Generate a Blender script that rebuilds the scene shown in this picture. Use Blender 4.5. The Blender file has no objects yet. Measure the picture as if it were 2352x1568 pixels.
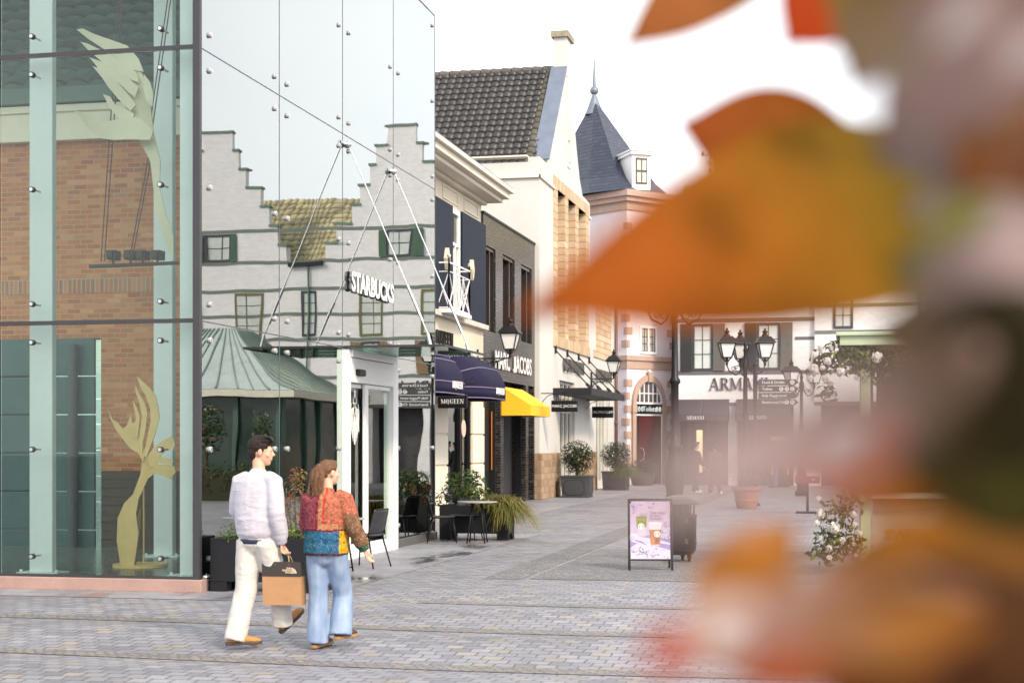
import bpy, bmesh, math, random
from mathutils import Vector as V, Matrix, noise
R = math.radians
rnd = random.Random(7)
SC = bpy.context.scene
COL = SC.collection
TH = R(12.35); CS, SN = math.cos(TH), math.sin(TH); FP = 3604.0; EYE = 1.7

def at(x, y, d):                       # a point of the place from its bearing in the survey photo and its distance
    a = (x - 1176) / FP * d
    return V((a * CS - d * SN, a * SN + d * CS, EYE + (1020 - y) / FP * d))

# ------------------------------------------------------------------ mesh builder
class MB:
    def __init__(s): s.v = []; s.f = []; s.m = []; s.c = None; s.uv = {}
    def add(s, vs, fs, mi=0):
        o = len(s.v); s.v += [V(p) for p in vs]
        for f in fs: s.f.append([i + o for i in f]); s.m.append(mi)
        return s
    def box(s, a, b, mi=0):
        x0, x1 = sorted((a[0], b[0])); y0, y1 = sorted((a[1], b[1])); z0, z1 = sorted((a[2], b[2]))
        return s.add([(x0,y0,z0),(x1,y0,z0),(x1,y1,z0),(x0,y1,z0),(x0,y0,z1),(x1,y0,z1),(x1,y1,z1),(x0,y1,z1)],
                     [(0,3,2,1),(4,5,6,7),(0,1,5,4),(1,2,6,5),(2,3,7,6),(3,0,4,7)], mi)
    def obox(s, c, size, M, mi=0):
        M = M.to_3x3(); c = V(c); x, y, z = [k / 2 for k in size]
        ps = [(-x,-y,-z),(x,-y,-z),(x,y,-z),(-x,y,-z),(-x,-y,z),(x,-y,z),(x,y,z),(-x,y,z)]
        return s.add([c + M @ V(p) for p in ps], [(0,3,2,1),(4,5,6,7),(0,1,5,4),(1,2,6,5),(2,3,7,6),(3,0,4,7)], mi)
    def bar(s, p, q, w, h=None, mi=0, up=(0,0,1)):
        p = V(p); q = V(q); h = h or w; d = q - p; L = d.length; z = d.normalized(); u = V(up)
        if abs(z.dot(u)) > .98: u = V((1,0,0))
        x = z.cross(u).normalized(); y = x.cross(z)
        M = Matrix((x, y, z)).transposed()
        return s.obox((p + q) / 2, (w, h, L), M, mi)
    def prism(s, poly, o, u, w, dep, mi=0):
        # poly in (a,b) along u,w from o, extruded along dep
        o = V(o); u = V(u); w = V(w); dep = V(dep); n = len(poly)
        a = [o + u * p[0] + w * p[1] for p in poly]
        return s.add(a + [p + dep for p in a], [tuple(range(n - 1, -1, -1)), tuple(range(n, 2 * n))] +
                     [(i, (i + 1) % n, n + (i + 1) % n, n + i) for i in range(n)], mi)
    def tube(s, pts, r, n=8, mi=0, flat=None, side=None, cap=True):
        pts = [V(p) for p in pts]; k = len(pts); rs = r if isinstance(r, (list, tuple)) else [r] * k
        o = len(s.v); prev = V(side) if side else None
        for i, p in enumerate(pts):
            t = (pts[min(i + 1, k - 1)] - pts[max(i - 1, 0)]).normalized()
            if prev is None: prev = t.orthogonal()
            x = prev - t * prev.dot(t)
            x = x.normalized() if x.length > 1e-5 else t.orthogonal().normalized()
            y = t.cross(x); prev = x; ri = rs[i]; ra, rb = ri if isinstance(ri, (list, tuple)) else (ri, ri)
            for j in range(n):
                a = 2 * math.pi * j / n; s.v.append(p + x * (ra * math.cos(a)) + y * (rb * math.sin(a)))
        for i in range(k - 1):
            for j in range(n):
                s.f.append([o + i*n + j, o + i*n + (j+1) % n, o + (i+1)*n + (j+1) % n, o + (i+1)*n + j]); s.m.append(mi)
        if cap:
            s.f.append([o + j for j in range(n - 1, -1, -1)]); s.m.append(mi)
            s.f.append([o + (k-1)*n + j for j in range(n)]); s.m.append(mi)
        return s
    def lathe(s, prof, c=(0,0,0), n=24, mi=0):
        c = V(c); o = len(s.v); k = len(prof)
        for r, z in prof:
            for j in range(n):
                a = 2 * math.pi * j / n; s.v.append(c + V((r * math.cos(a), r * math.sin(a), z)))
        for i in range(k - 1):
            for j in range(n):
                s.f.append([o + i*n + j, o + i*n + (j+1) % n, o + (i+1)*n + (j+1) % n, o + (i+1)*n + j]); s.m.append(mi)
        s.f.append([o + j for j in range(n - 1, -1, -1)]); s.m.append(mi)
        s.f.append([o + (k-1)*n + j for j in range(n)]); s.m.append(mi)
        return s
    def ell(s, c, r, M=None, n=14, k=9, mi=0):
        c = V(c); M = M.to_3x3() if M else Matrix.Identity(3); o = len(s.v)
        r = r if isinstance(r, (list, tuple)) else (r, r, r)
        s.v.append(c + M @ V((0, 0, -r[2])))
        for i in range(1, k):
            t = -math.pi / 2 + math.pi * i / k
            for j in range(n):
                a = 2 * math.pi * j / n
                s.v.append(c + M @ V((r[0]*math.cos(t)*math.cos(a), r[1]*math.cos(t)*math.sin(a), r[2]*math.sin(t))))
        s.v.append(c + M @ V((0, 0, r[2]))); e = len(s.v) - 1
        for j in range(n):
            s.f.append([o, o+1+(j+1) % n, o+1+j]); s.m.append(mi)
            s.f.append([e, e-n+j, e-n+(j+1) % n]); s.m.append(mi)
        for i in range(k - 2):
            for j in range(n):
                a = o+1+i*n; s.f.append([a+j, a+(j+1) % n, a+n+(j+1) % n, a+n+j]); s.m.append(mi)
        return s
    def grid(s, fn, nu, nv, mi=0):
        o = len(s.v)
        for i in range(nu + 1):
            for j in range(nv + 1): s.v.append(V(fn(i / nu, j / nv)))
        for i in range(nu):
            for j in range(nv):
                a = o + i*(nv+1) + j; s.f.append([a, a+nv+1, a+nv+2, a+1]); s.m.append(mi)
        return s
    def text(s, body, M, size, ext=.01, mi=0, bold=0, ax='CENTER', side=None):
        vs, fs = textmesh(body, size, ext, bold, ax)
        if side is not None:
            n0 = len(s.f); s.add([M @ V(p) for p in vs], fs, mi)
            for k, f in enumerate(fs):
                if max(vs[i].z for i in f) - min(vs[i].z for i in f) > 1e-5: s.m[n0 + k] = side
            return s
        return s.add([M @ V(p) for p in vs], fs, mi)
    def color(s, col, start=0):        # colour for vertices added since start
        if s.c is None: s.c = []
        while len(s.c) < start: s.c.append((1,1,1,1))
        while len(s.c) < len(s.v): s.c.append((col[0], col[1], col[2], 1))
        return s
    def mesh(s, name, mats, off=V((0,0,0)), smooth=False, recalc=True):
        me = bpy.data.meshes.new(name); me.from_pydata([p - off for p in s.v], [], s.f)
        mats = mats if isinstance(mats, (list, tuple)) else [mats]
        for m in mats: me.materials.append(m)
        me.polygons.foreach_set('material_index', s.m)
        if s.c is not None:
            s.color((1,1,1), len(s.c))
            at_ = me.color_attributes.new('Col', 'FLOAT_COLOR', 'POINT')
            at_.data.foreach_set('color', [k for c in s.c for k in c])
        if recalc:
            b = bmesh.new(); b.from_mesh(me); bmesh.ops.recalc_face_normals(b, faces=b.faces); b.to_mesh(me); b.free()
        if smooth: me.polygons.foreach_set('use_smooth', [True] * len(me.polygons))
        me.update(); return me
    def build(s, name, mats, parent=None, smooth=False, bevel=0, recalc=True, solid=0, edge=None):
        off = LOC.get(parent.name, V((0,0,0))) if parent else V((0,0,0))
        o = bpy.data.objects.new(name, s.mesh(name, mats, off, smooth, recalc)); COL.objects.link(o)
        if parent: o.parent = parent
        LOC[o.name] = off
        if solid:
            m = o.modifiers.new('s', 'SOLIDIFY'); m.thickness = solid; m.offset = 0
        if bevel:
            m = o.modifiers.new('b', 'BEVEL'); m.width = bevel; m.segments = 2; m.limit_method = 'ANGLE'; m.angle_limit = R(40)
        if edge:
            m = o.modifiers.new('e', 'EDGE_SPLIT'); m.split_angle = R(edge)
        return o
LOC = {}
_tx = {}
def textmesh(body, size, ext, bold, ax):
    key = (body, size, ext, bold, ax)
    if key in _tx: return _tx[key]
    cu = bpy.data.curves.new('t', 'FONT'); cu.body = body; cu.size = size; cu.extrude = ext; cu.offset = bold
    cu.align_x = ax; cu.align_y = 'CENTER'; cu.resolution_u = 3
    o = bpy.data.objects.new('t', cu); COL.objects.link(o)
    bpy.context.view_layer.update()
    me = o.evaluated_get(bpy.context.evaluated_depsgraph_get()).to_mesh()
    r = ([v.co.copy() for v in me.vertices], [tuple(p.vertices) for p in me.polygons])
    bpy.data.objects.remove(o); bpy.data.curves.remove(cu)
    _tx[key] = r; return r
def frame(o, u, w):                    # 4x4: local x -> u, y -> w, z -> u x w, origin o
    u = V(u).normalized(); w = V(w).normalized(); n = u.cross(w)
    M = Matrix((u, w, n)).transposed().to_4x4(); M.translation = V(o); return M
FX = lambda p: frame(p, (0,-1,0), (0,0,1)) # reads from the street on a wall facing +X  (local x runs towards -Y)
FXr = lambda p: frame(p, (0,1,0), (0,0,1))   # reads left-to-right going away (wall facing +X seen from the street)
FY = lambda p: frame(p, (1,0,0), (0,0,1))    # wall facing -Y (normal -Y)

def thing(name, label, cat, loc=(0,0,0), group=None):
    o = bpy.data.objects.new(name, None); COL.objects.link(o); o.location = loc; o.empty_display_size = .2
    o['label'] = label; o['category'] = cat
    if group: o['group'] = group
    LOC[o.name] = V(loc); return o
def tag(o, label, cat, group=None):
    o['label'] = label; o['category'] = cat
    if group: o['group'] = group
    return o
def struct(o, kind='structure'): o['kind'] = kind; return o
def dup(o, loc=None, rz=None, label=None, parent=None, sc=None):
    c = o.copy(); COL.objects.link(c)
    if parent is not None: c.parent = parent
    for ch in list(o.children): dup(ch, parent=c)
    if loc is not None: c.location = loc
    if rz is not None: c.rotation_euler = (0, 0, rz)
    if sc: c.scale = (sc, sc, sc)
    if label: c['label'] = label
    return c

# ------------------------------------------------------------------ materials
class NT:
    def __init__(s, name):
        s.mat = bpy.data.materials.new(name); s.mat.use_nodes = True; s.t = s.mat.node_tree
        s.t.nodes.clear(); s.out = s.n('ShaderNodeOutputMaterial')
    def n(s, typ, ins=None, **kw):
        nd = s.t.nodes.new(typ)
        for k, v in kw.items(): setattr(nd, k, v)
        for k, v in (ins or {}).items():
            if hasattr(v, 'is_output') or isinstance(v, bpy.types.NodeSocket): s.t.links.new(v, nd.inputs[k])
            else: nd.inputs[k].default_value = v
        return nd
    def math(s, op, a, b=0., c=0., clamp=False):
        nd = s.n('ShaderNodeMath', {0: a, 1: b, 2: c}, operation=op); nd.use_clamp = clamp; return nd.outputs[0]
    def mix(s, f, a, b, bt='MIX'):
        nd = s.n('ShaderNodeMix', {0: f, 6: a, 7: b}, data_type='RGBA', blend_type=bt); return nd.outputs[2]
    def ramp(s, f, stops, interp='LINEAR'):
        nd = s.n('ShaderNodeValToRGB', {0: f}); e = nd.color_ramp.elements; nd.color_ramp.interpolation = interp
        while len(e) < len(stops): e.new(.5)
        for k, (p, c) in zip(e, stops): k.position = p; k.color = rgb(c)
        return nd.outputs[0]
    def pos(s): return s.n('ShaderNodeNewGeometry').outputs['Position']
    def obj(s): return s.n('ShaderNodeTexCoord').outputs['Object']
    def noise(s, vec, sc, det=3., rough=.55):
        return s.n('ShaderNodeTexNoise', {'Vector': vec, 'Scale': sc, 'Detail': det, 'Roughness': rough}).outputs[0]
    def bump(s, h, st=.3, dist=.01):
        return s.n('ShaderNodeBump', {'Height': h, 'Strength': st, 'Distance': dist}).outputs[0]
    def pbr(s, col, rough=.6, metal=0., nrm=None, spec=.5, **kw):
        i = {'Base Color': col, 'Roughness': rough, 'Metallic': metal, 'Specular IOR Level': spec}
        if nrm is not None: i['Normal'] = nrm
        i.update(kw); return s.n('ShaderNodeBsdfPrincipled', i).outputs[0]
    def end(s, sh): s.t.links.new(sh, s.out.inputs[0]); return s.mat
def rgb(c): return (c[0], c[1], c[2], 1.) if len(c) == 3 else tuple(c)
def mul(c, k): return tuple(min(1, x * k) for x in c[:3])
_pl = {}
def P(col, rough=.6, metal=0., var=.12, sc=3., bump=0., bsc=60., spec=.5, name=None):
    key = (col, rough, metal, var, sc, bump, bsc, spec)
    if key in _pl: return _pl[key]
    t = NT(name or 'plain'); p = t.pos()
    f = t.noise(p, sc, 5.)
    f2 = t.noise(p, sc * 9, 3.)
    fm = t.math('MULTIPLY_ADD', f2, .35, t.math('MULTIPLY', f, .65))
    c = t.ramp(fm, [(.3, mul(col, 1 - var)), (.7, mul(col, 1 + var))])
    rr = t.math('MULTIPLY_ADD', f2, .16, rough - .08, clamp=True)
    nr = t.bump(t.noise(p, bsc, 4.), min(1, bump), .01) if bump else None
    _pl[key] = t.end(t.pbr(c, rr, metal, nr, spec)); return _pl[key]
def uvwall(t):                       # running length along an upright wall, and height
    s = t.n('ShaderNodeSeparateXYZ', {0: t.pos()}); u = t.math('ADD', s.outputs[0], s.outputs[1])
    return u, s.outputs[2]
def brick(name, cols, mortar, bw=.22, bh=.065, ms=.008, rough=.75, bump=.6, var=.2, spec=.4, sqz=0., off=.5):
    t = NT(name); u, z = uvwall(t)
    v = t.n('ShaderNodeCombineXYZ', {0: u, 1: z, 2: 0.}).outputs[0]
    dv = t.n('ShaderNodeVectorMath', {0: t.n('ShaderNodeTexNoise', {'Vector': t.pos(), 'Scale': 7., 'Detail': 2.}).outputs[1], 1: (.5,.5,.5)}, operation='SUBTRACT').outputs[0]
    v = t.n('ShaderNodeVectorMath', {0: dv, 1: (sqz, sqz, 0), 2: v}, operation='MULTIPLY_ADD').outputs[0]
    b = t.n('ShaderNodeTexBrick', {'Vector': v, 'Color1': (0,0,0,1), 'Color2': (1,1,1,1), 'Mortar': (.5,.5,.5,1), 'Scale': 1., 'Mortar Size': ms,
            'Mortar Smooth': .2, 'Bias': 0., 'Brick Width': bw, 'Row Height': bh}, offset=off)
    k = len(cols)
    c = t.ramp(b.outputs[0], [((i + .5) / k, q) for i, q in enumerate(cols)])
    g = t.noise(t.pos(), 2.2, 5.)
    c = t.mix(var, c, t.ramp(g, [(.3, (.25,.25,.25)), (.75, (1,1,1))]), 'MULTIPLY')
    c = t.mix(b.outputs[1], c, rgb(mortar))
    h = t.math('SUBTRACT', t.math('MULTIPLY', t.noise(t.pos(), 45., 4.), .5), b.outputs[1])
    rr = t.math('MULTIPLY_ADD', b.outputs[1], .3, rough, clamp=True)
    return t.end(t.pbr(c, rr, 0., t.bump(h, bump, .008), spec))
def glassmat(name, tint, ior, wob=.0016, wsc=.55, floor_=0., rough=0.):
    t = NT(name)
    h = t.math('ADD', t.noise(t.pos(), wsc, 1.), t.math('MULTIPLY', t.noise(t.pos(), wsc * 4, 0.), .05))
    nr = t.bump(h, 1., wob)
    fr = t.n('ShaderNodeFresnel', {'IOR': ior}).outputs[0]
    fac = t.math('ADD', fr, floor_, clamp=True)
    tr = t.n('ShaderNodeBsdfTransparent', {0: rgb(tint)}).outputs[0]
    gl = t.n('ShaderNodeBsdfGlossy', {0: (.95,1,.98,1), 'Roughness': rough, 'Normal': nr}).outputs[0]
    return t.end(t.n('ShaderNodeMixShader', {0: fac, 1: tr, 2: gl}).outputs[0])
def leafmat(name, trans=.45, rough=.45, spec=.4):
    t = NT(name)
    c = t.n('ShaderNodeVertexColor', layer_name='Col').outputs[0]
    g = t.noise(t.obj(), 30., 3.)
    c = t.mix(.35, c, t.ramp(g, [(.3, (.5,.5,.5)), (.7, (1,1,1))]), 'MULTIPLY')
    a = t.pbr(c, rough, 0., None, spec)
    b = t.n('ShaderNodeBsdfTranslucent', {0: c}).outputs[0]
    return t.end(t.n('ShaderNodeMixShader', {0: trans, 1: a, 2: b}).outputs[0])
def colmat(name, rough=.8, bump=.0, bsc=300., sheen=0., spec=.3):
    t = NT(name); c = t.n('ShaderNodeVertexColor', layer_name='Col').outputs[0]
    g = t.noise(t.obj(), 12., 4.)
    c = t.mix(.25, c, t.ramp(g, [(.3, (.7,.7,.7)), (.7, (1,1,1))]), 'MULTIPLY')
    nr = t.bump(t.noise(t.obj(), bsc, 3.), bump, .004) if bump else None
    return t.end(t.pbr(c, rough, 0., nr, spec, **({'Sheen Weight': sheen} if sheen else {})))
def emit(name, col, st):
    t = NT(name); return t.end(t.n('ShaderNodeEmission', {0: rgb(col), 1: st}).outputs[0])

BLACK = P((.011,.011,.012), .4, var=.25, spec=.25, name='black paint')
IRON = P((.012,.012,.014), .42, .1, spec=.3, var=.3, sc=9, bump=.12, name='cast iron')
CHAR = P((.018,.019,.022), .5, var=.2, bump=.1, bsc=120, spec=.25, name='charcoal metal')
WHITE = P((.8,.79,.77), .55, var=.05, sc=1.2, bump=.05, name='white paint')
WFRAME = P((.82,.82,.82), .35, var=.04, name='white frame')
STUCCO = P((.54,.527,.505), .8, var=.06, sc=.7, bump=.25, bsc=90, name='cream stucco')
CREAM = P((.62,.55,.43), .7, var=.06, sc=.8, bump=.1, name='cream paint')
CREAMW = P((.66,.61,.51), .65, var=.05, sc=.8, bump=.08, name='pale cream')
STEEL = P((.55,.56,.58), .28, .9, var=.1, name='brushed steel')
ZINC = P((.15,.18,.24), .5, .4, var=.22, sc=2, bump=.1, name='zinc flashing')
DGLASS = glassmat('shop glass', (.5,.55,.55), 1.6)
DARKIN = P((.02,.02,.022), .8, var=.4, name='dark interior')
# ================================================================== sky, sun, camera
w = bpy.data.worlds.new('World'); SC.world = w; w.use_nodes = True
wt = w.node_tree; wt.nodes.clear()
SUN_AZ, SUN_EL = R(132), R(37)          # azimuth clockwise from +Y (over the right shoulder)
sky = wt.nodes.new('ShaderNodeTexSky'); sky.sky_type = 'NISHITA'; sky.sun_disc = False
sky.sun_elevation = SUN_EL; sky.sun_rotation = SUN_AZ; sky.dust_density = 3.2; sky.air_density = 1.; sky.ozone_density = 1.5
hs = wt.nodes.new('ShaderNodeHueSaturation'); hs.inputs['Saturation'].default_value = .5
bg = wt.nodes.new('ShaderNodeBackground'); bg.inputs[1].default_value = .15
wo = wt.nodes.new('ShaderNodeOutputWorld')
wt.links.new(sky.outputs[0], hs.inputs['Color']); veil = wt.nodes.new('ShaderNodeMix'); veil.data_type = 'RGBA'; veil.inputs[7].default_value = (7.1, 6.95, 6.9, 1)   # thin high cloud
cn = wt.nodes.new('ShaderNodeTexNoise'); cn.inputs['Scale'].default_value = 2.2; cn.inputs['Detail'].default_value = 5
cm = wt.nodes.new('ShaderNodeMapRange'); cm.inputs[1].default_value = .3; cm.inputs[2].default_value = .7; cm.inputs[3].default_value = .4; cm.inputs[4].default_value = .75
tc = wt.nodes.new('ShaderNodeTexCoord'); wt.links.new(tc.outputs['Generated'], cn.inputs['Vector']); wt.links.new(cn.outputs[0], cm.inputs[0]); wt.links.new(cm.outputs[0], veil.inputs[0])
wt.links.new(hs.outputs[0], veil.inputs[6]); wt.links.new(veil.outputs[2], bg.inputs[0]); wt.links.new(bg.outputs[0], wo.inputs[0])
ld = bpy.data.lights.new('sun', 'SUN'); ld.energy = 1.6; ld.angle = R(8); ld.color = (1, .83, .6)
lo = bpy.data.objects.new('sun', ld); COL.objects.link(lo)
sd = V((math.sin(SUN_AZ) * math.cos(SUN_EL), math.cos(SUN_AZ) * math.cos(SUN_EL), math.sin(SUN_EL)))
lo.rotation_euler = sd.to_track_quat('Z', 'Y').to_euler(); lo.location = (50, -25, 60)

cd = bpy.data.cameras.new('camera'); co = bpy.data.objects.new('camera', cd); COL.objects.link(co)
co.location = (0, 0, EYE); co.rotation_euler = (R(90), 0, TH)
cd.sensor_width = 36; cd.lens = 36 * FP / 2352; cd.shift_y = 236 / 2352; cd.clip_end = 3000; cd.clip_start = .02
cd.dof.use_dof = True; cd.dof.focus_distance = 21; cd.dof.aperture_fstop = cd.lens / 13.8; cd.dof.aperture_blades = 0
SC.camera = co
SC.view_settings.view_transform = 'Standard'; SC.view_settings.look = 'None'; SC.view_settings.exposure = 1.15; SC.view_settings.gamma = 1
cy = SC.cycles; cy.use_denoising = True; cy.max_bounces = 10; cy.transparent_max_bounces = 40
cy.glossy_bounces = 6; cy.diffuse_bounces = 4; cy.transmission_bounces = 8; cy.caustics_reflective = False; cy.caustics_refractive = False
cy.sample_clamp_indirect = 6

# ================================================================== ground
def swell(x, y):                        # the square is paved in shallow waves with drains in the hollows
    k = 1 - max(0, min(1, (y - 17.2) / 1.2))
    if x < -5.4: k *= max(0, min(1, (15.9 - y) / 1.2))
    ph = (y - 14.0 - .12 * math.sin(x * .6)) / 2.35
    f = ph - math.floor(ph)
    s = f / .62 if f < .62 else (1 - f) / .38
    s = s * s * (3 - 2 * s)
    return .044 * s * k
def settmat(name, bw, bh, cols, mortar, ms, rough, wob=.03, damp=0.):
    t = NT(name); p = t.pos()
    dv = t.n('ShaderNodeVectorMath', {0: t.n('ShaderNodeTexNoise', {'Vector': p, 'Scale': 2.6, 'Detail': 3.}).outputs[1], 1: (.5,.5,.5)}, operation='SUBTRACT').outputs[0]
    v = t.n('ShaderNodeVectorMath', {0: dv, 1: (wob * 2, wob * 2, 0), 2: p}, operation='MULTIPLY_ADD').outputs[0]
    dv2 = t.n('ShaderNodeVectorMath', {0: t.n('ShaderNodeTexNoise', {'Vector': p, 'Scale': 14., 'Detail': 2.}).outputs[1], 1: (.5,.5,.5)}, operation='SUBTRACT').outputs[0]
    v = t.n('ShaderNodeVectorMath', {0: dv2, 1: (wob * .5, wob * .5, 0), 2: v}, operation='MULTIPLY_ADD').outputs[0]
    v = t.n('ShaderNodeVectorMath', {0: v, 1: (1, 1, 0)}, operation='MULTIPLY').outputs[0]
    b = t.n('ShaderNodeTexBrick', {'Vector': v, 'Color1': (0,0,0,1), 'Color2': (1,1,1,1), 'Mortar': (.5,.5,.5,1), 'Scale': 1., 'Mortar Size': ms,
            'Mortar Smooth': .35, 'Bias': 0., 'Brick Width': bw, 'Row Height': bh}, offset=.5, squash=1.)
    k = len(cols); c = t.ramp(b.outputs[0], [(i / k, q) for i, q in enumerate(cols)], 'CONSTANT')
    g = t.noise(p, .55, 6., .6); g2 = t.noise(p, 9., 4.)
    c = t.mix(.55, c, t.ramp(g, [(.3, (.5,.47,.45)), (.52, (.95,.95,.97)), (.72, (1,1,1))]), 'MULTIPLY')
    c = t.mix(.5, c, t.ramp(g2, [(.3, (.62,.6,.6)), (.7, (1,1,1))]), 'MULTIPLY')
    c = t.mix(t.math('MULTIPLY', b.outputs[1], .85), c, rgb(mortar))
    h = t.math('SUBTRACT', t.math('MULTIPLY', g2, .35), b.outputs[1])
    h = t.math('ADD', h, t.math('MULTIPLY', b.outputs[0], .25))
    rr = t.math('MULTIPLY_ADD', t.noise(p, 1.3, 4.), .5, rough - .25, clamp=True)
    if damp:
        s = t.n('ShaderNodeSeparateXYZ', {0: p})
        sx = t.n('ShaderNodeCombineXYZ', {0: t.math('MULTIPLY', s.outputs[0], 1.1), 1: t.math('MULTIPLY', s.outputs[1], .45), 2: 3.3}).outputs[0]
        m = t.ramp(t.noise(sx, 1.25, 4., .5), [(.53, (0,0,0)), (.66, (1,1,1))])
        my = t.n('ShaderNodeMapRange', {0: s.outputs[1], 1: 30., 2: 26., 3: 0., 4: 1.}).outputs[0]
        m = t.math('MULTIPLY', m, my)
        c = t.mix(t.math('MULTIPLY', m, .72), c, (.035,.035,.04,1)); rr = t.mix(m, t.n('ShaderNodeCombineColor', {0: rr, 1: rr, 2: rr}).outputs[0], (.1,.1,.1,1))
        h = t.math('MULTIPLY', h, t.math('SUBTRACT', 1., t.math('MULTIPLY', m, .8)))
    return t.end(t.pbr(c, rr, 0., t.bump(h, .8, .012), .5))
G1, G2, G3, G4, G5, BE, BE2 = (.215,.22,.255), (.25,.252,.285), (.18,.185,.215), (.285,.285,.315), (.235,.237,.27), (.3,.28,.245), (.265,.245,.215)
SETT = settmat('grey granite setts', .165, .15, [G1,G2,G3,G5,G2,G1,G5,BE2,G4,G2,G5,G1,G3,G2,BE,G1,G5,G2,G3,G4], (.075,.07,.07), .008, .55)
SLAB = settmat('pavement slabs', .62, .42, [G4,G2,(.3,.3,.33),G4], (.1,.1,.1), .005, .5, .004, damp=1.)
COBB = settmat('small rough cobbles', .1, .09, [G1,BE,G3,G5,BE2,G1,G3], (.07,.065,.06), .014, .7, .07)
b = MB()
xs = [-400,-120,-50,-30,-20] + [-16 + .6*i for i in range(44)] + [12,16,25,60,150,400]
ys = [-200,-60,-20,0,6] + [8 + .07*i for i in range(160)] + [19.6,20,21,24,28,34,40,50,60,75,100,200,500,900]
o = 0
for y in ys:
    for x in xs: b.v.append(V((x, y, swell(x, y))))
nx = len(xs)
for j in range(len(ys) - 1):
    for i in range(nx - 1):
        b.f.append([j*nx+i, j*nx+i+1, (j+1)*nx+i+1, (j+1)*nx+i]); b.m.append(0)
struct(b.build('ground', SETT, smooth=True))
def sheet(name, pts, z, m):
    b = MB(); b.add([(x, y, z) for x, y in pts], [tuple(range(len(pts)))]); return struct(b.build(name, m))
sheet('pavement', [(-24,16.02),(-5.85,16.02),(-5.8,29),(-7.6,29.6),(-7.6,64),(-9.0,66.5),(-24,66.5)], .005, SLAB)
sheet('gutter', [(-4.62,19.3),(-4.1,19.3),(-4.25,60),(-4.75,60)], .004, COBB)
sheet('cobbled_ground', [(-4.02,19.4),(2.5,19.4),(2.5,25.2),(-4.05,25.2)], .0045, COBB)
b = MB()                                # dirty stone channels lying in the hollows
def channel(y0, x0, x1, wd):
    n = 60
    for s in range(1):
        b.grid(lambda u, v: (lambda x: (x, y0 + .12*math.sin(x*.6) + (v-.5)*wd, swell(x, y0 + .12*math.sin(x*.6) + (v-.5)*wd) + .005))(x0 + (x1-x0)*u), n, 6)
channel(14.0, -13, 3, .34); channel(11.65, -13, 3, .3); channel(16.35, -4.6, 4, .26)
struct(b.build('drain_channel', settmat('dirty channel stones', .09, .07, [G3,(.2,.19,.19),BE2,(.24,.23,.23)], (.1,.09,.085), .012, .6, .08), smooth=True))
# ================================================================== glass pavilion
GX, GY, GZ = -7.37, 16.81, 9.36
W1 = 2.59; SEAMS = [.16, 3.12, 6.26, 9.36]
GL_ST = glassmat('street facade glass', (.80,.93,.87), 2.05, .008, .4, .24)
GL_FR = glassmat('front facade glass', (.93,.99,.965), 1.38, .003, .5)
GL_CAN = glassmat('canopy glass', (.6,.8,.72), 1.8, .001)
SEAL = P((.03,.03,.035), .5, name='black seal')
SEALG = P((.09,.1,.12), .9, name='grey joint seal')
FITG = P((.5,.5,.52), .4, name='pale fitting')
FROST = P((.86,.89,.87), .35, var=.06, sc=1, name='white column paint')
PAV = thing('glass_pavilion', 'tall glass walled cafe pavilion on the corner with white lettering and a sliding door', 'building', (GX, GY, 0))
b = MB(); b.box((GX-14, GY-.05, 0), (GX+.06, GY+.12, .15)); b.build('plinth', P((.34,.22,.19), .7, var=.15, bump=.3, name='pink stone'), PAV, bevel=.01)
b = MB(); b.box((GX-.12, GY+.13, 0), (GX+.055, GY+2*W1, .14)); b.box((GX-.12, GY+3*W1+.08, 0), (GX+.055, GY+4*W1, .14)); b.build('plinth', P((.09,.085,.085), .6, var=.2, bump=.2, name='dark stone'), PAV, bevel=.008)
b = MB(); b.box((GX-.05, GY-.03, .15), (GX+.035, GY+.035, GZ)); b.build('corner_post', SEAL, PAV)
def fitting(p, n, parent):
    b = MB(); p = V(p); n = V(n)
    b.tube([p - n*.2, p - n*.03], .012, 8, 0); b.tube([p - n*.03, p + n*.02], .034, 14, 1); b.tube([p + n*.0202, p + n*.028], .022, 14, 0)
    b.build('glass_fitting', [STEEL, SEAL if abs(n.y) > .5 else FITG], parent, smooth=True, edge=40)
def pane(a, c, mat, axis, fits=True):
    b = MB(); b.box(a, c); o = b.build('glass_pane', mat, PAV)
    if fits:
        n = V((1,0,0)) if axis == 'x' else V((0,-1,0))
        for z in (min(a[2], c[2]) + .2, (a[2] + c[2]) / 2, max(a[2], c[2]) - .2):
            for q in (.28, None):
                if axis == 'x':
                    y = a[1] + .28 if q else c[1] - .16; fitting((GX + .012, y, z), n, o)
                else:
                    x = c[0] - .4 if q else a[0] + .4; fitting((x, GY - .012, z), n, o)
    return o
for k in range(4):
    for r in range(3):
        if k == 2 and r == 0: continue
        y0 = GY + k*W1 + (.04 if k == 0 else .008); y1 = GY + (k+1)*W1 - .008
        pane((GX-.006, y0, SEAMS[r] + .008), (GX+.006, y1, SEAMS[r+1] - .008), GL_ST, 'x')
for k in range(3):
    for r in range(3):
        x1 = GX - .055 - k*2.45; x0 = GX - .05 - (k+1)*2.45 + .02
        pane((x0, GY-.006, SEAMS[r] + .025), (x1, GY+.006, SEAMS[r+1] - .025), GL_FR, 'y', k < 2)
b = MB(); b.box((GX-9, GY+4*W1-.006, .15), (GX-.01, GY+4*W1+.006, GZ)); b.build('glass_pane', GL_ST, PAV)
b = MB(); b.box((GX-9, GY+.02, GZ+.012), (GX+.012, GY+4*W1, GZ+.03)); b.build('glass_roof', GL_CAN, PAV)
b = MB()
for z in SEAMS[1:3]: b.box((GX-9, GY-.012, z-.024), (GX-.052, GY+.03, z+.024))
b.box((GX-9, GY-.014, .15), (GX-.052, GY+.03, .182))
b.build('transom', SEAL, PAV)
b = MB()
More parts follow.
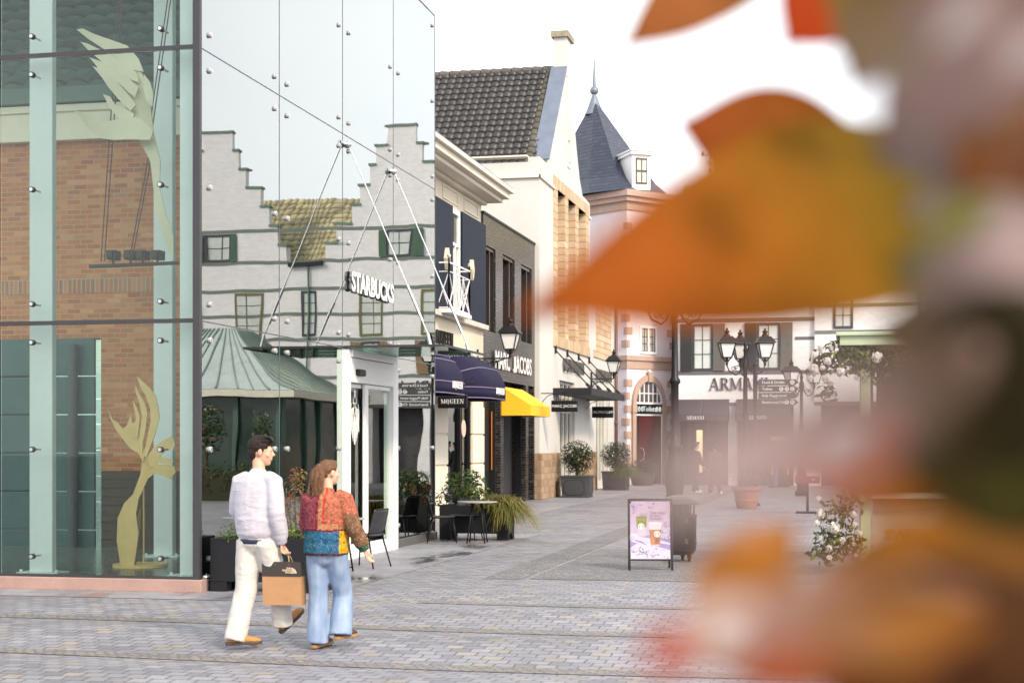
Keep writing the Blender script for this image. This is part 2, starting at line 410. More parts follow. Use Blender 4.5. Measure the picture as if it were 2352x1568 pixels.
for z in SEAMS[1:3]: b.box((GX-.01, GY+.04, z-.0075), (GX+.008, GY+4*W1, z+.0075))
for k in range(1, 4): b.box((GX-.01, GY+k*W1-.0075, SEAMS[1] if k in (2,3) else .15), (GX+.009, GY+k*W1+.0075, GZ))
b.box((GX-.02, GY+4*W1-.008, .14), (GX+.01, GY+4*W1+.02, GZ)); b.box((GX-.01, GY+.036, GZ-.004), (GX+.0095, GY+4*W1, GZ+.011))
b.build('joint_seal', SEALG, PAV)
# white columns standing behind the glass
def column(x0, x1, y0, y1, z1=GZ - .05):
    b = MB(); b.box((x0, y0, .15), (x1, y1, z1)); b.box((x0-.12, y0-.1, .15), (x1+.12, y1+.1, .18)); 
    for sx in (x0-.08, x1+.08): b.lathe([(.02,.18),(.02,.21)], (sx, y0-.05, 0), 8)
    b.build('column', FROST, PAV, bevel=.02)
column(-9.66, -9.36, GY+.3, GY+.4); column(-7.72, -7.46, GY+.28, GY+.38); column(-9.42, -9.14, 20.0, 20.12)
column(-7.72, -7.5, 21.6, 21.85); column(-7.72, -7.5, 26.4, 26.65)
b = MB()
for y in (21.9, 25.6, 27.0): b.box((-14, y, GZ-.4), (-7.5, y+.12, GZ-.12))
b.box((-7.62, 17.2, GZ-.36), (-7.5, 27, GZ-.14)); b.build('roof_beam', WHITE, PAV)
# sliding door
dy0, dy1 = GY + 2*W1 + .02, GY + 3*W1 - .02
b = MB(); fx0, fx1 = GX - .14, GX + .10
b.box((fx0, dy0, 0), (fx1, dy0+.09, 3.1)); b.box((fx0, dy1-.27, 0), (fx1, dy1, 3.1)); b.box((fx0-.002, dy0+.09, 2.62), (fx1+.004, dy1-.27, 2.98)); b.box((fx0, dy0+.09, 2.99), (fx1+.03, dy1-.27, 3.1)); b.box((fx0, dy0+.09, 0), (fx1-.02, dy1-.27, .05))
b.build('door_frame', WFRAME, PAV, bevel=.006)
ym = dy0 + .09 + (dy1 - .27 - dy0 - .09) * .47
for q, (ya, yb, xx) in enumerate(((dy0+.10, ym+.04, GX-.03), (ym-.1, dy1-.28, GX+.035))):
    b = MB(); b.box((xx-.025, ya, .06), (xx+.025, ya+.05, 2.61)); wd = .13 if q == 0 else .05
    b.box((xx-.025, yb-.06, .06), (xx+.025, yb, 2.61)) if q == 0 else b.box((xx-.025, ya-.1, .06), (xx+.026, ya, 2.61))
    b.box((xx-.024, ya+.05, .06), (xx+.024, yb-.06, .2)); b.box((xx-.024, ya+.05, 2.55), (xx+.024, yb-.06, 2.61))
    dr = b.build('sliding_door', WFRAME, PAV, bevel=.004)
    b = MB(); b.box((xx-.006, ya+.05, .2), (xx+.006, yb-.06, 2.55)); b.build('pane', glassmat('door glass', (.9,.93,.9), 1.75, .001), dr)
    if q == 0:                          # oval white emblem of a crowned figure with long wavy hair
        EMW = P((.82,.85,.83), .5, name='white vinyl'); b = MB(); yc, zc = (ya+yb)/2, 2.12
        u, n_ = V((0,1,0)), V((1,0,0)); M = lambda a, c_: V((xx+.012, yc + a*.62, zc + c_))
        def ribbon(pts, w_):
            b.tube([M(*p) for p in pts], [(w_*k_, .002) for k_ in ([.5]+[1]*(len(pts)-2)+[.3])], 6, 0, side=(0,1,0))
        for s in (-1, 1):
            for i in range(4):
                a = .10 + .055*i
                ribbon([(s*.07, .14), (s*(a+.0), .10), (s*(a+.03), -.02), (s*(a-.01), -.12), (s*(a+.02), -.22 - .05*(3-i)), (s*(a-.05), -.36 + .05*i)], .012)
            ribbon([(s*.27, .20), (s*.33, .05), (s*.30, -.12), (s*.34, -.24)], .02)
            ribbon([(s*.12, .27), (s*.12, .2), (s*.05, .2)], .016)
        b.prism([(.0,.46),(.03,.39),(.1,.39),(.045,.345),(.065,.27),(0,.31),(-.065,.27),(-.045,.345),(-.1,.39),(-.03,.39)], (xx+.012, yc, zc), (0,.62,0), (0,0,1), (.003,0,0))
        b.tube([M(.075*math.cos(t_*.628), .105 + .1*math.sin(t_*.628)) for t_ in range(11)], [(.008,.002)]*11, 5, side=(0,1,0))
        for s in (-1,1): ribbon([(s*.015,.13),(s*.04,.14),(s*.055,.13)], .006)
        ribbon([(-.02,.05),(0,.042),(.02,.05)], .006)
        for i in range(5): ribbon([(-.05+.025*i, .0), (-.055+.027*i, -.2), (-.03+.015*i, -.42)], .008)
        b.build('emblem', EMW, dr)
b = MB(); b.box((fx1, dy0+.3, 2.72), (fx1+.07, dy0+.62, 2.82)); b.build('door_sensor', BLACK, PAV, bevel=.02)
b = MB(); b.text('STARBUCKS', FXr((GX+.045, GY+2.52*W1, 4.11)) , .40, .018, 0, .014, side=1)
b.build('lettering', [WFRAME, P((.2,.2,.21), .6, name='letter side')], PAV, recalc=False)
# glass canopy with tie rods
CAN = thing('entrance_canopy', 'flat glass canopy hung on steel rods above the sliding glass door', 'canopy', (GX, 22.0, 3.13))
b = MB(); b.box((GX+.03, 22.0, 3.12), (-5.82, 24.55, 3.145)); b.build('glass_sheet', GL_CAN, CAN)
b = MB(); b.box((GX+.02, 21.985, 3.115), (-5.81, 21.998, 3.15)); b.box((-5.818, 22.0, 3.115), (-5.806, 24.56, 3.15)); b.build('edge_trim', SEAL, CAN)
for y in (22.1, 24.45):
    p0, p1 = V((GX+.06, y, 6.12)), V((-6.05, y, 3.2))
    d_ = (p1 - p0)
    b = MB(); b.tube([p0, p1], .011, 8); b.tube([p0 + d_*.72, p0 + d_*.9], .022, 10); b.tube([p1 - d_*.04, p1 + V((0,0,-.09))], .028, 10); b.ell(p0, .05)
    b.box((GX+.012, y-.2, 6.1), (GX+.05, y+.2, 6.15)); b.build('tie_rod', STEEL, CAN, smooth=True, edge=40)

# ------------------------------------------------------------------ brick house inside the pavilion
HY, HX = 21.8, -9.5
OBR = brick('orange brick', [(.52,.15,.05),(.62,.2,.07),(.44,.12,.04),(.66,.25,.095),(.56,.17,.055),(.7,.29,.12)], (.46,.3,.18), .22, .075, .009, .8, .6, .25)
H = thing('brick_house', 'old orange brick house with cream cornice and tiled roof enclosed behind the front glass', 'building', (HX, HY, 0))
b = MB(); b.box((-24, HY, 3.3), (HX, HY+.35, 6.3)); b.box((-11.12, HY, 1.3), (HX, HY+.35, 3.3)); b.build('brick_wall', OBR, H)
b = MB()
for i in range(14):                     # soldier course arch over the opening
    b.box((-24+.0, HY-.012, 3.98), (HX+.01, HY+.01, 4.2)) if i == 0 else None
b.build('soldier_course', brick('soldier bricks', [(.5,.17,.07),(.4,.13,.055),(.56,.22,.1)], (.4,.35,.28), .075, .3, .011, off=0.), H)
b = MB(); b.box((-11.12, HY+.004, 0.12), (HX, HY+.33, 1.295))
for i in range(9): b.box((-11.1, HY-.014, .14+.13*i), (HX+.01, HY+.003, .255+.13*i))
b.build('wood_panelling', P((.06,.034,.018), .5, var=.3, sc=6, bump=.15, name='dark oak'), H)
b = MB()
for i in range(5): b.box((-24, HY-.06, .42+.58*i), (-11.2, HY-.002, .98+.58*i))
b.box((-24, HY-.05, .1), (-11.2, HY+.0, .4)); b.build('lower_panelling', P((.03,.085,.085), .4, var=.18, sc=4, bump=.3, name='teal boards'), H, bevel=.008)
b = MB(); b.box((-24, HY-.16, 6.28), (HX+.1, HY+.3, 6.78)); b.box((-24, HY-.22, 6.7), (HX+.14, HY-.16, 6.8)); b.build('cornice', P((.8,.72,.55), .6, var=.05, name='cream cornice'), H)
b = MB(); b.box((-24, HY-.3, 6.82), (HX+.12, HY+.1, 7.05)); b.build('rain_gutter', P((.1,.15,.12), .5, name='green gutter'), H)
b = MB(); b.box((HX-.3, HY+.36, 3.05), (HX, 33, 6.3)); b.prism([(HY+.2,6.3),(33,6.3),(27.4,11.6)], (HX-.3,0,0), (0,1,0), (0,0,1), (.3,0,0)); b.build('end_wall', P((.72,.72,.74), .8, var=.05, bump=.1, name='pale plaster'), H)
b = MB(); b.tube([(-11.5, HY-.16, .1), (-11.5, HY-.16, 3.2)], .075, 12); b.tube([(-11.5, HY-.16, 1.95), (-11.5, HY-.16, 2.05)], .09, 12); b.tube([(-11.5, HY-.16, .9), (-11.5, HY-.16, 1.7)], .088, 12)
b.build('drainpipe', P((.04,.05,.055), .4, name='dark pipe'), H, smooth=True, edge=40)
def pantiles(b, o, u, v, n, nu, nv, tw, tl, amp=.035, seg=6, mi=0):
    o, u, v, n = V(o), V(u).normalized(), V(v).normalized(), V(n).normalized()
    q0 = o - n*.09; st0 = len(b.v); b.add([q0, q0 + u*nu*tw, q0 + u*nu*tw + v*nv*tl, q0 + v*nv*tl], [(0,1,2,3)], mi); b.color((.3,.3,.3), st0)
    for r in range(nv):
        for c in range(nu):
            ju = rnd.uniform(-.006, .006); jn = rnd.uniform(-.004, .006)
            st = len(b.v); cv = rnd.uniform(.7, 1.15)
            for k in range(seg + 1):
                f = k / seg; a = (c + f * 1.07) * tw + ju
                hgt = amp * (math.sin(2*math.pi*f - .6) * .7 + .35 * math.sin(4*math.pi*f)) + jn
                lo_ = o + u*a + v*(r*tl - .03) + n*(hgt + .045); hi = o + u*a + v*((r+1)*tl + .02) + n*(hgt + .0)
                b.v += [lo_, hi, lo_ - n*.035]
            for k in range(seg):
                a = st + 3*k
                b.f += [[a, a+3, a+4, a+1], [a+2, a+5, a+3, a]]; b.m += [mi, mi]
            b.color((cv, cv, cv), st)
def tilemat(name, col, moss=0., rough=.45):
    t = NT(name); c = t.n('ShaderNodeVertexColor', layer_name='Col').outputs[0]
    c = t.mix(1., rgb(col), c, 'MULTIPLY'); g = t.noise(t.pos(), 3., 5.)
    c = t.mix(.4, c, t.ramp(g, [(.3, (.45,.45,.45)), (.7, (1.0,1.0,1.0))]), 'MULTIPLY')
    if moss: c = t.mix(t.math('MULTIPLY', t.ramp(t.noise(t.pos(), 1.7, 6., .7), [(.5, (0,0,0)), (.68, (1,1,1))]), moss), c, (.1,.1,.035,1))
    return t.end(t.pbr(c, rough, 0., t.bump(t.noise(t.pos(), 40.), .2, .01), .5))
b = MB(); pantiles(b, (-15, HY-.1, 7.0), (1,0,0), (0,.78,.62), (0,-.62,.78), 16, 10, .36, .42, .055)
b.build('roof', tilemat('grey green tiles', (.11,.12,.1)), H, smooth=True, recalc=False)
# cafe interior glimpsed behind the street side
b = MB(); b.add([(-24, GY+.1, .152), (GX-.02, GY+.1, .152), (GX-.02, GY+4*W1, .152), (-24, GY+4*W1, .152)], [(0,1,2,3)])
struct(b.build('floor', P((.17,.18,.165), .25, var=.2, bump=.03, name='polished floor')))
WOOD = P((.23,.13,.06), .45, var=.3, sc=8, name='walnut')
C = thing('cafe_counter', 'dark wooden cafe counter with shelves standing behind the street side glass', 'counter', (-8.9, 24, .15))
b = MB(); b.box((-9.4, 22.3, .15), (-8.9, 26.6, 1.2)); b.box((-9.45, 22.25, 1.2), (-8.8, 26.65, 1.26)); b.build('body', WOOD, C, bevel=.01)
b = MB()
for i in range(7): b.box((-9.45, 22.3, 1.5+.22*i), (-9.25, 26.6, 1.53+.22*i))
b.box((-9.49, 22.2, 1.26), (-9.46, 26.7, 3.0)); b.build('shelf', P((.3,.2,.1), .5, name='oak shelf'), C)
b = MB()
for i in range(6):
    for k in range(22):
        if rnd.random() < .75:
            z = 1.53 + .22*i; y = 22.4 + k*.19; h_ = rnd.uniform(.08, .17)
            st = len(b.v); b.box((-9.42, y, z), (-9.3, y+rnd.uniform(.06,.13), z+h_)); b.color(rnd.choice([(.6,.42,.2),(.5,.5,.48),(.15,.1,.06),(.55,.3,.1),(.1,.25,.15)]), st)
b.build('packaging', colmat('packets'), C); C.children[-1]['kind'] = 'stuff'
MBD = thing('menu_board', 'black menu board with food pictures, put behind the street side glass to imitate a reflection', 'board', (-7.7, 20.5, .15))  # added board standing in for a menu stand mirrored in the glass
b = MB(); b.box((-7.9, 20.3, .15), (-7.86, 21.0, 2.0)); b.box((-8.0, 20.3, .15), (-7.7, 21.0, .19)); b.build('panel', BLACK, MBD, bevel=.01)
b = MB()
for i in range(3):
    for k in range(2):
        st = len(b.v); b.box((-7.858, 20.36+.38*k, 1.0+.24*i), (-7.852, 20.7+.23*k, 1.2+.24*i)); b.color(rnd.choice([(.35,.33,.34),(.4,.28,.18),(.28,.3,.36)]), st)
b.build('picture', colmat('food pictures'), MBD)
b = MB(); b.text('menu', FXr((-7.85, 20.65, 1.8)), .14, .002); b.build('lettering', WFRAME, MBD)
# plywood plants
PLY = P((.85,.58,.25), .6, var=.1, sc=5, name='plywood')
def cutout(b, pts, d, th=.03):
    f = [at(x, y, d) for x, y in pts]; n = V((-SN, CS, 0)) * th
    b.add(f + [p + n for p in f], [tuple(range(len(f)))] + [tuple(range(2*len(f)-1, len(f)-1, -1))] + [(i, (i+1) % len(f), len(f)+(i+1) % len(f), len(f)+i) for i in range(len(f))])
S = thing('plywood_sculpture', 'cut plywood seaweed sculpture on a round base by the corner glass', 'sculpture', at(320, 1322, 19.9))
b = MB()
for k_, ps in enumerate((
 [(283,1325),(275,1290),(268,1240),(270,1190),(285,1155),(305,1135),(322,1090),(328,1050),(345,1050),(350,1060),(346,1085),(332,1115),(318,1145),(312,1180),(318,1225),(312,1270),(303,1326)],
 [(248,940),(258,962),(270,970),(282,985),(292,975),(300,950),(304,972),(314,966),(322,985),(330,1010),(333,1040),(328,1062),(318,1040),(300,1030),(285,1012),(265,985),(254,962)],
 [(314,864),(328,876),(345,892),(357,908),(362,930),(366,958),(355,1000),(343,1030),(336,1052),(330,1045),(338,1005),(346,965),(344,935),(335,910),(322,888)],
 [(310,885),(320,905),(332,925),(338,950),(334,985),(328,1015),(326,1040),(319,1020),(322,985),(326,955),(320,925),(312,902)],
 [(304,918),(314,935),(321,958),(318,985),(314,1008),(308,990),(312,960),(308,938)],
 [(338,1050),(352,1028),(372,1012),(396,1000),(402,1018),(398,1032),(380,1034),(366,1050),(398,1056),(396,1066),(362,1062),(345,1075)],
 [(340,1082),(356,1066),(376,1066),(400,1070),(404,1084),(390,1100),(374,1092),(356,1086),(340,1098)])):
    cutout(b, ps, 19.6 - .03*k_)
b.build('leaf_cutout', PLY, S)
b = MB(); c_ = at(322, 1322, 19.9); b.lathe([(.34, .15), (.34, .19)], (c_.x, c_.y, 0), 28); q = at(330, 1300, 19.85); b.tube([(q.x, q.y, .19), (q.x, q.y, 1.2)], .012, 8); b.build('base', PLY, S)
b = MB(); cutout(b, [(300,1322),(311,1270),(318,1225),(312,1190),(325,1160),(322,1210),(316,1260),(308,1322)], 19.75); b.build('brace', P((.36,.25,.12), .6, name='dark plywood'), S)
S = thing('hanging_sculpture', 'pale plywood frond sculpture hanging high behind the front glass', 'sculpture', at(300, 250, 19.6))
b = MB()
for k_, ps in enumerate((
 [(300,150),(322,160),(335,190),(345,240),(352,300),(368,370),(366,430),(380,490),(398,540),(398,600),(380,560),(358,490),(352,430),(345,370),(320,322),(290,322),(262,305),(250,285),(280,275),(290,240),(285,200)],
 [(176,68),(190,66),(215,78),(255,92),(292,105),(318,135),(330,165),(300,160),(262,128),(225,104),(200,88)],
 [(184,96),(200,100),(225,112),(258,126),(285,146),(312,165),(320,190),(290,180),(262,158),(232,140),(205,118)],
 [(205,132),(228,140),(262,150),(290,175),(318,200),(310,225),(282,200),(256,178),(232,165)],
 [(212,152),(240,162),(262,182),(285,206),(312,240),(300,255),(272,228),(250,202),(232,176)],
 [(236,216),(252,222),(264,240),(285,248),(308,262),(300,285),(270,270),(252,248)],
 [(168,250),(190,262),(218,268),(240,280),(262,276),(290,268),(322,270),(352,300),(345,322),(300,320),(262,322),(232,318),(205,298)],
 [(330,170),(345,190),(352,215),(350,245),(336,232),(330,205)])):
    cutout(b, ps, 19.6 - .035*k_)
b.build('frond', P((.85,.76,.56), .6, var=.08, name='pale plywood'), S)
b = MB()
for (x0, y0, x1, y1) in ((273,0,232,600), (281,0,240,600), (349,320,298,592), (356,320,304,592), (392,0,345,330), (385,0,338,330)):
    b.tube([at(x0, y0, 19.9), at(x1, y1, 19.9)], .008, 6)
b.build('suspension_cable', P((.12,.03,.03), .5, name='red cable'), S)
TR = thing('spotlight_rail', 'thin rail of four black spotlights across the orange brick wall', 'light rail', at(300, 607, 20.6))
b = MB(); b.tube([at(205, 612, 20.6), at(450, 602, 20.6)], .025, 8); b.build('rail', P((.1,.05,.04), .5, name='brown rail'), TR)
for x in (260, 300, 328, 362):
    b = MB(); p = at(x, 588, 20.6); b.box(p + V((-.06,-.08,-.05)), p + V((.06,.1,.07))); b.box(p + V((-.04,-.12,-.03)), p + V((.04,-.08,.05))); b.tube([p + V((0,0,-.05)), p + V((0,0,-.11))], .015, 6); b.build('spotlight', P((.05,.03,.03), .5, name='spot body'), TR)
# ================================================================== cream shop with balcony and hooded awnings
def serif(b, word, M, h, dep=.02, mi=0):
    k = [0]
    def poly(ps, x0):
        k[0] += 1
        b.prism([((x0 + p[0]) * h, p[1] * h) for p in ps], M.translation + M.to_3x3() @ V((0,0,.0006*k[0])), M.to_3x3() @ V((1,0,0)), M.to_3x3() @ V((0,1,0)), M.to_3x3() @ V((0,0,dep)), mi)
    def q(x0, a, c, w): poly([(a[0]-w/2, a[1]), (a[0]+w/2, a[1]), (c[0]+w/2, c[1]), (c[0]-w/2, c[1])], x0)
    def hl(x0, xa, xb, y, w=.045): poly([(xa, y), (xb, y), (xb, y+w), (xa, y+w)], x0)
    def ring(x0, cx, cy_, rx, ry, a0=0, a1=360, tk=.15, tn=.05):
        n = 18; pa = []; pb = []
        for i in range(n + 1):
            a = R(a0 + (a1-a0)*i/n); t = tn + (tk-tn)*abs(math.cos(a))
            pa.append((cx + rx*math.cos(a), cy_ + ry*math.sin(a))); pb.append((cx + (rx-t)*math.cos(a), cy_ + (ry-tn)*math.sin(a)))
        for i in range(n): poly([pa[i], pa[i+1], pb[i+1], pb[i]], x0); k[0] -= 1
    T = .145; W_ = {'A':.86,'R':.84,'M':1.08,'N':.9,'I':.4,'Q':.98,'U':.86,'E':.72,'C':.45}
    tot = sum(W_[c] for c in word); x = -tot / 2
    for c in word:
        if c == 'A': q(x,(.08,0),(.40,1),.05); q(x,(.72,0),(.42,1),T); hl(x,.2,.6,.3); hl(x,-.02,.2,0); hl(x,.58,.86,0)
        elif c == 'R': q(x,(.2,0),(.2,1),T); ring(x,.38,.74,.29,.26,-90,90); hl(x,.2,.4,.955); hl(x,.2,.4,.48); q(x,(.74,0),(.42,.48),T); hl(x,.06,.36,0); hl(x,.06,.2,.955); hl(x,.64,.86,0)
        elif c == 'M': q(x,(.15,0),(.15,1),.05); q(x,(.52,.05),(.17,1),T); q(x,(.52,.05),(.87,1),.05); q(x,(.9,0),(.9,1),T); hl(x,.04,.27,0); hl(x,.78,1.03,0); hl(x,.04,.2,.955); hl(x,.85,1.03,.955)
        elif c == 'N': q(x,(.15,0),(.15,1),.05); q(x,(.7,.0),(.18,1),T); q(x,(.73,0),(.73,1),.05); hl(x,.04,.27,0); hl(x,.62,.86,.955); hl(x,.02,.2,.955)
        elif c == 'I': q(x,(.2,0),(.2,1),T); hl(x,.06,.34,0); hl(x,.06,.34,.955)
        elif c == 'E': q(x,(.2,0),(.2,1),T); hl(x,.06,.62,0); hl(x,.06,.6,.955); hl(x,.2,.5,.49); q(x,(.61,0),(.63,.2),.035); q(x,(.59,.8),(.6,1),.035); q(x,(.5,.4),(.5,.6),.035)
        elif c == 'U': q(x,(.18,.25),(.18,1),T); q(x,(.68,.3),(.68,1),.05); ring(x,.4,.3,.295,.3,180,360,.15,.05); hl(x,.04,.32,.955); hl(x,.58,.8,.955)
        elif c == 'Q': ring(x,.46,.5,.4,.5); ring(x,.46,.52,.2,.24,40,320,.06,.05); q(x,(.78,-.22),(.45,.06),.09)
        elif c == 'C': ring(x,.2,.35,.2,.3,40,320,.06,.05)
        x += W_[c]
    return tot * h
A1 = thing('cream_shop', 'cream fronted shop with navy shutters, white balcony and heavy overhanging cornice', 'building', (-9.6, 36, 0))
NAVY = P((.012,.018,.034), .6, var=.15, sc=5, spec=.15, bump=.2, bsc=150, name='navy board')
b = MB(); b.box((-14, 29.0, 2.95), (-9.6, 40.3, 4.74)); b.box((-14, 29.0, 4.74), (-9.66, 40.3, 8.08))
for ya, yb in ((33.2, 34.2), (35.3, 36.5), (39.1, 40.3)): b.box((-10.6, ya, 0), (-9.6, yb, 2.95))
b.build('wall', CREAM, A1)
b = MB()
for ya, yb in ((35.27, 36.53), (39.07, 40.297)):
    for z in (.0, .45, 1.2, 1.95): b.box((-10, ya, z+.02), (-9.565, yb, z + (.4 if z == 0 else .72)))
b.build('pier', CREAMW, A1, bevel=.015)
b = MB(); b.box((-9.9, 29.0, 4.70), (-9.45, 40.32, 4.83)); b.build('ledge', P((.5,.47,.42), .8, var=.15, name='stone ledge'), A1, bevel=.01)
b = MB(); b.box((-14.5, 29, 8.09), (-9.14, 40.6, 8.2)); b.box((-14.5, 29, 8.2), (-8.98, 40.75, 8.36)); b.box((-14.5, 29, 8.36), (-8.88, 40.85, 8.47)); b.box((-9.66, 29, 8.0), (-9.5, 40.35, 8.09)); b.build('cornice', CREAMW, A1, bevel=.015)
b = MB(); b.box((-14.4, 29.1, 8.47), (-8.9, 40.8, 8.5)); b.build('roof', ZINC, A1)
b = MB()
for y0 in (36.3, 38.4):
    for (a, c, z0, z1) in ((y0, y0+1.5, 7.6, 7.64), (y0, y0+1.5, 7.9, 7.94), (y0, y0+.05, 7.64, 7.9), (y0+1.45, y0+1.5, 7.64, 7.9)): b.box((-9.68, a, z0), (-9.63, c, z1))
b.build('frieze_moulding', CREAMW, A1)
for ya, yb in ((34.3, 36.82), (37.75, 40.28)):
    b = MB(); b.box((-9.66, ya, 4.84), (-9.52, yb, 7.47)); sh = b.build('shutter', NAVY, A1, bevel=.01)
    yc = ya + 1.75 if ya < 36 else ya + .75
    b = MB(); dm = lambda s_: [(-.12*s_,0),(0,-.26*s_),(.12*s_,0),(0,.26*s_)]
    b.prism(dm(1), (-9.52, yc, 6.1), (0,1,0), (0,0,1), (.1,0,0)); b.build('diamond_ornament', CREAMW, sh)
    b = MB(); b.prism(dm(.55), (-9.42, yc, 6.1), (0,1,0), (0,0,1), (.006,0,0)); b.build('diamond_inlay', P((.6,.36,.16), .6, name='orange inlay'), sh)
b = MB()
for (a, c, z0, z1) in ((36.85, 36.95, 4.84, 7.45), (37.62, 37.72, 4.84, 7.45), (36.95, 37.62, 7.33, 7.45), (36.95, 37.62, 4.84, 5.0), (36.95, 37.62, 6.55, 6.62), (37.26, 37.31, 5.0, 6.55)): b.box((-9.68, a, z0), (-9.57, c, z1))
wn = b.build('french_window', WFRAME, A1); b = MB(); b.box((-9.655, 36.95, 5.0), (-9.64, 37.62, 7.33)); b.build('pane', DGLASS, wn)
# shop window with poster
b = MB(); b.box((-10.9, 36.5, .1), (-10.8, 39.1, 2.95)); b.box((-10.8, 36.5, .02), (-9.8, 39.1, .1)); b.build('display_backing', P((.42,.33,.24), .8, var=.3, name='beige display'), A1)
b = MB()
for y in (36.56, 38.05, 39.04): b.box((-9.78, y-.06, 0), (-9.64, y+.06, 2.94))
b.box((-9.78, 36.62, .0), (-9.66, 38.98, .22)); fr = b.build('shop_window', BLACK, A1)
b = MB(); b.box((-9.73, 36.62, .22), (-9.715, 38.98, 2.94)); b.build('pane', DGLASS, fr)
b = MB(); b.tube([(-9.7, 38.55, 2.1), (-9.69, 38.55, 2.1)], .22, 20); b.build('round_sticker', P((.75,.45,.38), .6, name='pink sticker'), fr)
b = MB(); b.box((-10.1, 37.0, .3), (-10.05, 38.3, 2.6)); po = b.build('poster', P((.62,.58,.52), .7, name='poster paper'), A1)
b = MB()
for i in range(7): b.prism([(-.22+.02*i, -.035), (.2-.03*i, .03), (.2-.03*i, .07), (-.22+.02*i, .01)], (-10.048, 37.65, 1.0+.1*i), (0,1,0), (0,0,1), (.003,0,0))
b.build('striped_print', P((.03,.03,.03), .7, name='print black'), po)
b = MB(); serif(b, 'MCQUEEN'.replace('C',''), FXr((-9.6, 36.1, 4.06)), .33, .04); b.build('lettering', BLACK, A1)
b = MB(); b.box((-14, 32.0, 8.5), (-10.55, 36.55, 10.6)); b.build('attic_wall', CREAM, A1)
b = MB(); b.box((-14, 31.6, 10.6), (-10.35, 36.75, 10.75)); b.box((-14, 31.5, 10.75), (-10.2, 36.9, 10.95)); b.build('attic_cornice', CREAMW, A1)
b = MB(); b.box((-10.6, 35.4, 8.9), (-10.5, 35.5, 10.4)); b.box((-10.6, 36.3, 8.5), (-10.5, 36.5, 10.59)); b.box((-10.56,35.5,10.3),(-10.51,36.3,10.4)); b.build('attic_moulding', CREAMW, A1)
BAL = MB()                                # balcony
yA, yB, xo, xi, z0, z1 = 35.5, 37.5, -9.28, -9.62, 4.9, 5.95
BAL.box((xi, yA-.05, z0-.12), (xo+.04, yB+.05, z0-.03))
def balpanel(p, q):
    p = V(p); q = V(q); up = V((0,0,1)); H_ = z1 - z0; w_ = .024
    BAL.bar(p, q, w_); BAL.bar(p + up*H_, q + up*H_, w_*1.4); BAL.bar(p + up*H_*.8, q + up*H_*.8, w_*.8)
    m = (p + q) / 2
    for e in (p, q): BAL.bar(e, e + up*(H_+.1), w_*1.4); BAL.ell(e + up*(H_+.15), .05, n=10, k=6)
    n = max(1, round((q-p).length / .7)); 
    for i in range(n):
        a, c = p.lerp(q, i/n), p.lerp(q, (i+1)/n)
        if n > 2 and i == n // 2:
            mm = (a+c)/2 + up*H_*.4; BAL.tube([mm + (q-p).normalized()*(.17*math.cos(t*.5236)) + up*.3*math.sin(t*.5236) for t in range(13)], .014, 6); BAL.bar(mm - up*.4, mm + up*.4, .02)
        else:
            BAL.bar(a, c + up*H_*.8, w_*.8); BAL.bar(c, a + up*H_*.8, w_*.8)
        BAL.bar(c, c + up*H_*.8, w_*.8)
balpanel((xi+.05, yA, z0), (xo, yA, z0)); balpanel((xo, yA, z0), (xo, yB, z0)); balpanel((xo, yB, z0), (xi+.05, yB, z0))
BAL.build('balcony', WFRAME, A1)
# hooded awnings
PURP = P((.013,.011,.036), .75, var=.15, sc=4, spec=.15, bump=.2, bsc=200, name='violet canvas')
PIPE = P((.16,.13,.2), .7, name='piping')
def hood(yc, wd, label):
    T_ = thing('hooded_awning', label, 'awning', (-9.58, yc, 3.0), 'violet hooded awnings')
    px_, hz, z = 1.5, .92, 2.98
    def pt(u, a, k=1.0):
        s = max(-1, min(1, u)); t = s * math.pi / 2
        yy = math.copysign(abs(math.sin(t)) ** .45, t) * wd / 2; xx = abs(math.cos(t)) ** .45 * px_
        return V((-9.58 + xx*math.cos(a)*k, yc + yy*k, z + xx/px_*hz*math.sin(a)*k))
    b = MB(); b.grid(lambda u, v: pt(u*2-1, v*R(88)), 36, 14)
    b.build('canvas', PURP, T_, smooth=True)
    b = MB(); b.grid(lambda u, v: pt(u*2-1, 0) + V((0,0,-.24*v)), 36, 1); b.build('valance', PURP, T_, smooth=True, solid=.01)
    b = MB()
    for a in (0, 30, 58): b.tube([pt(i/18-1, R(a), 1.004) for i in range(37)], .014, 5)
    b.tube([pt(i/18-1, 0, 1.004) + V((0,0,-.235)) for i in range(37)], .014, 5); b.build('piping', PIPE, T_, smooth=True)
    b = MB(); serif(b, 'MQUEEN', FXr((-8.062, yc + .1, z-.125)), .15, .01); b.build('lettering', WFRAME, T_)
hood(31.4, 3.0, 'violet hooded awning half hidden behind the glass pavilion edge')
hood(35.4, 3.1, 'violet hooded awning beside the yellow awning, fully clear of the glass')
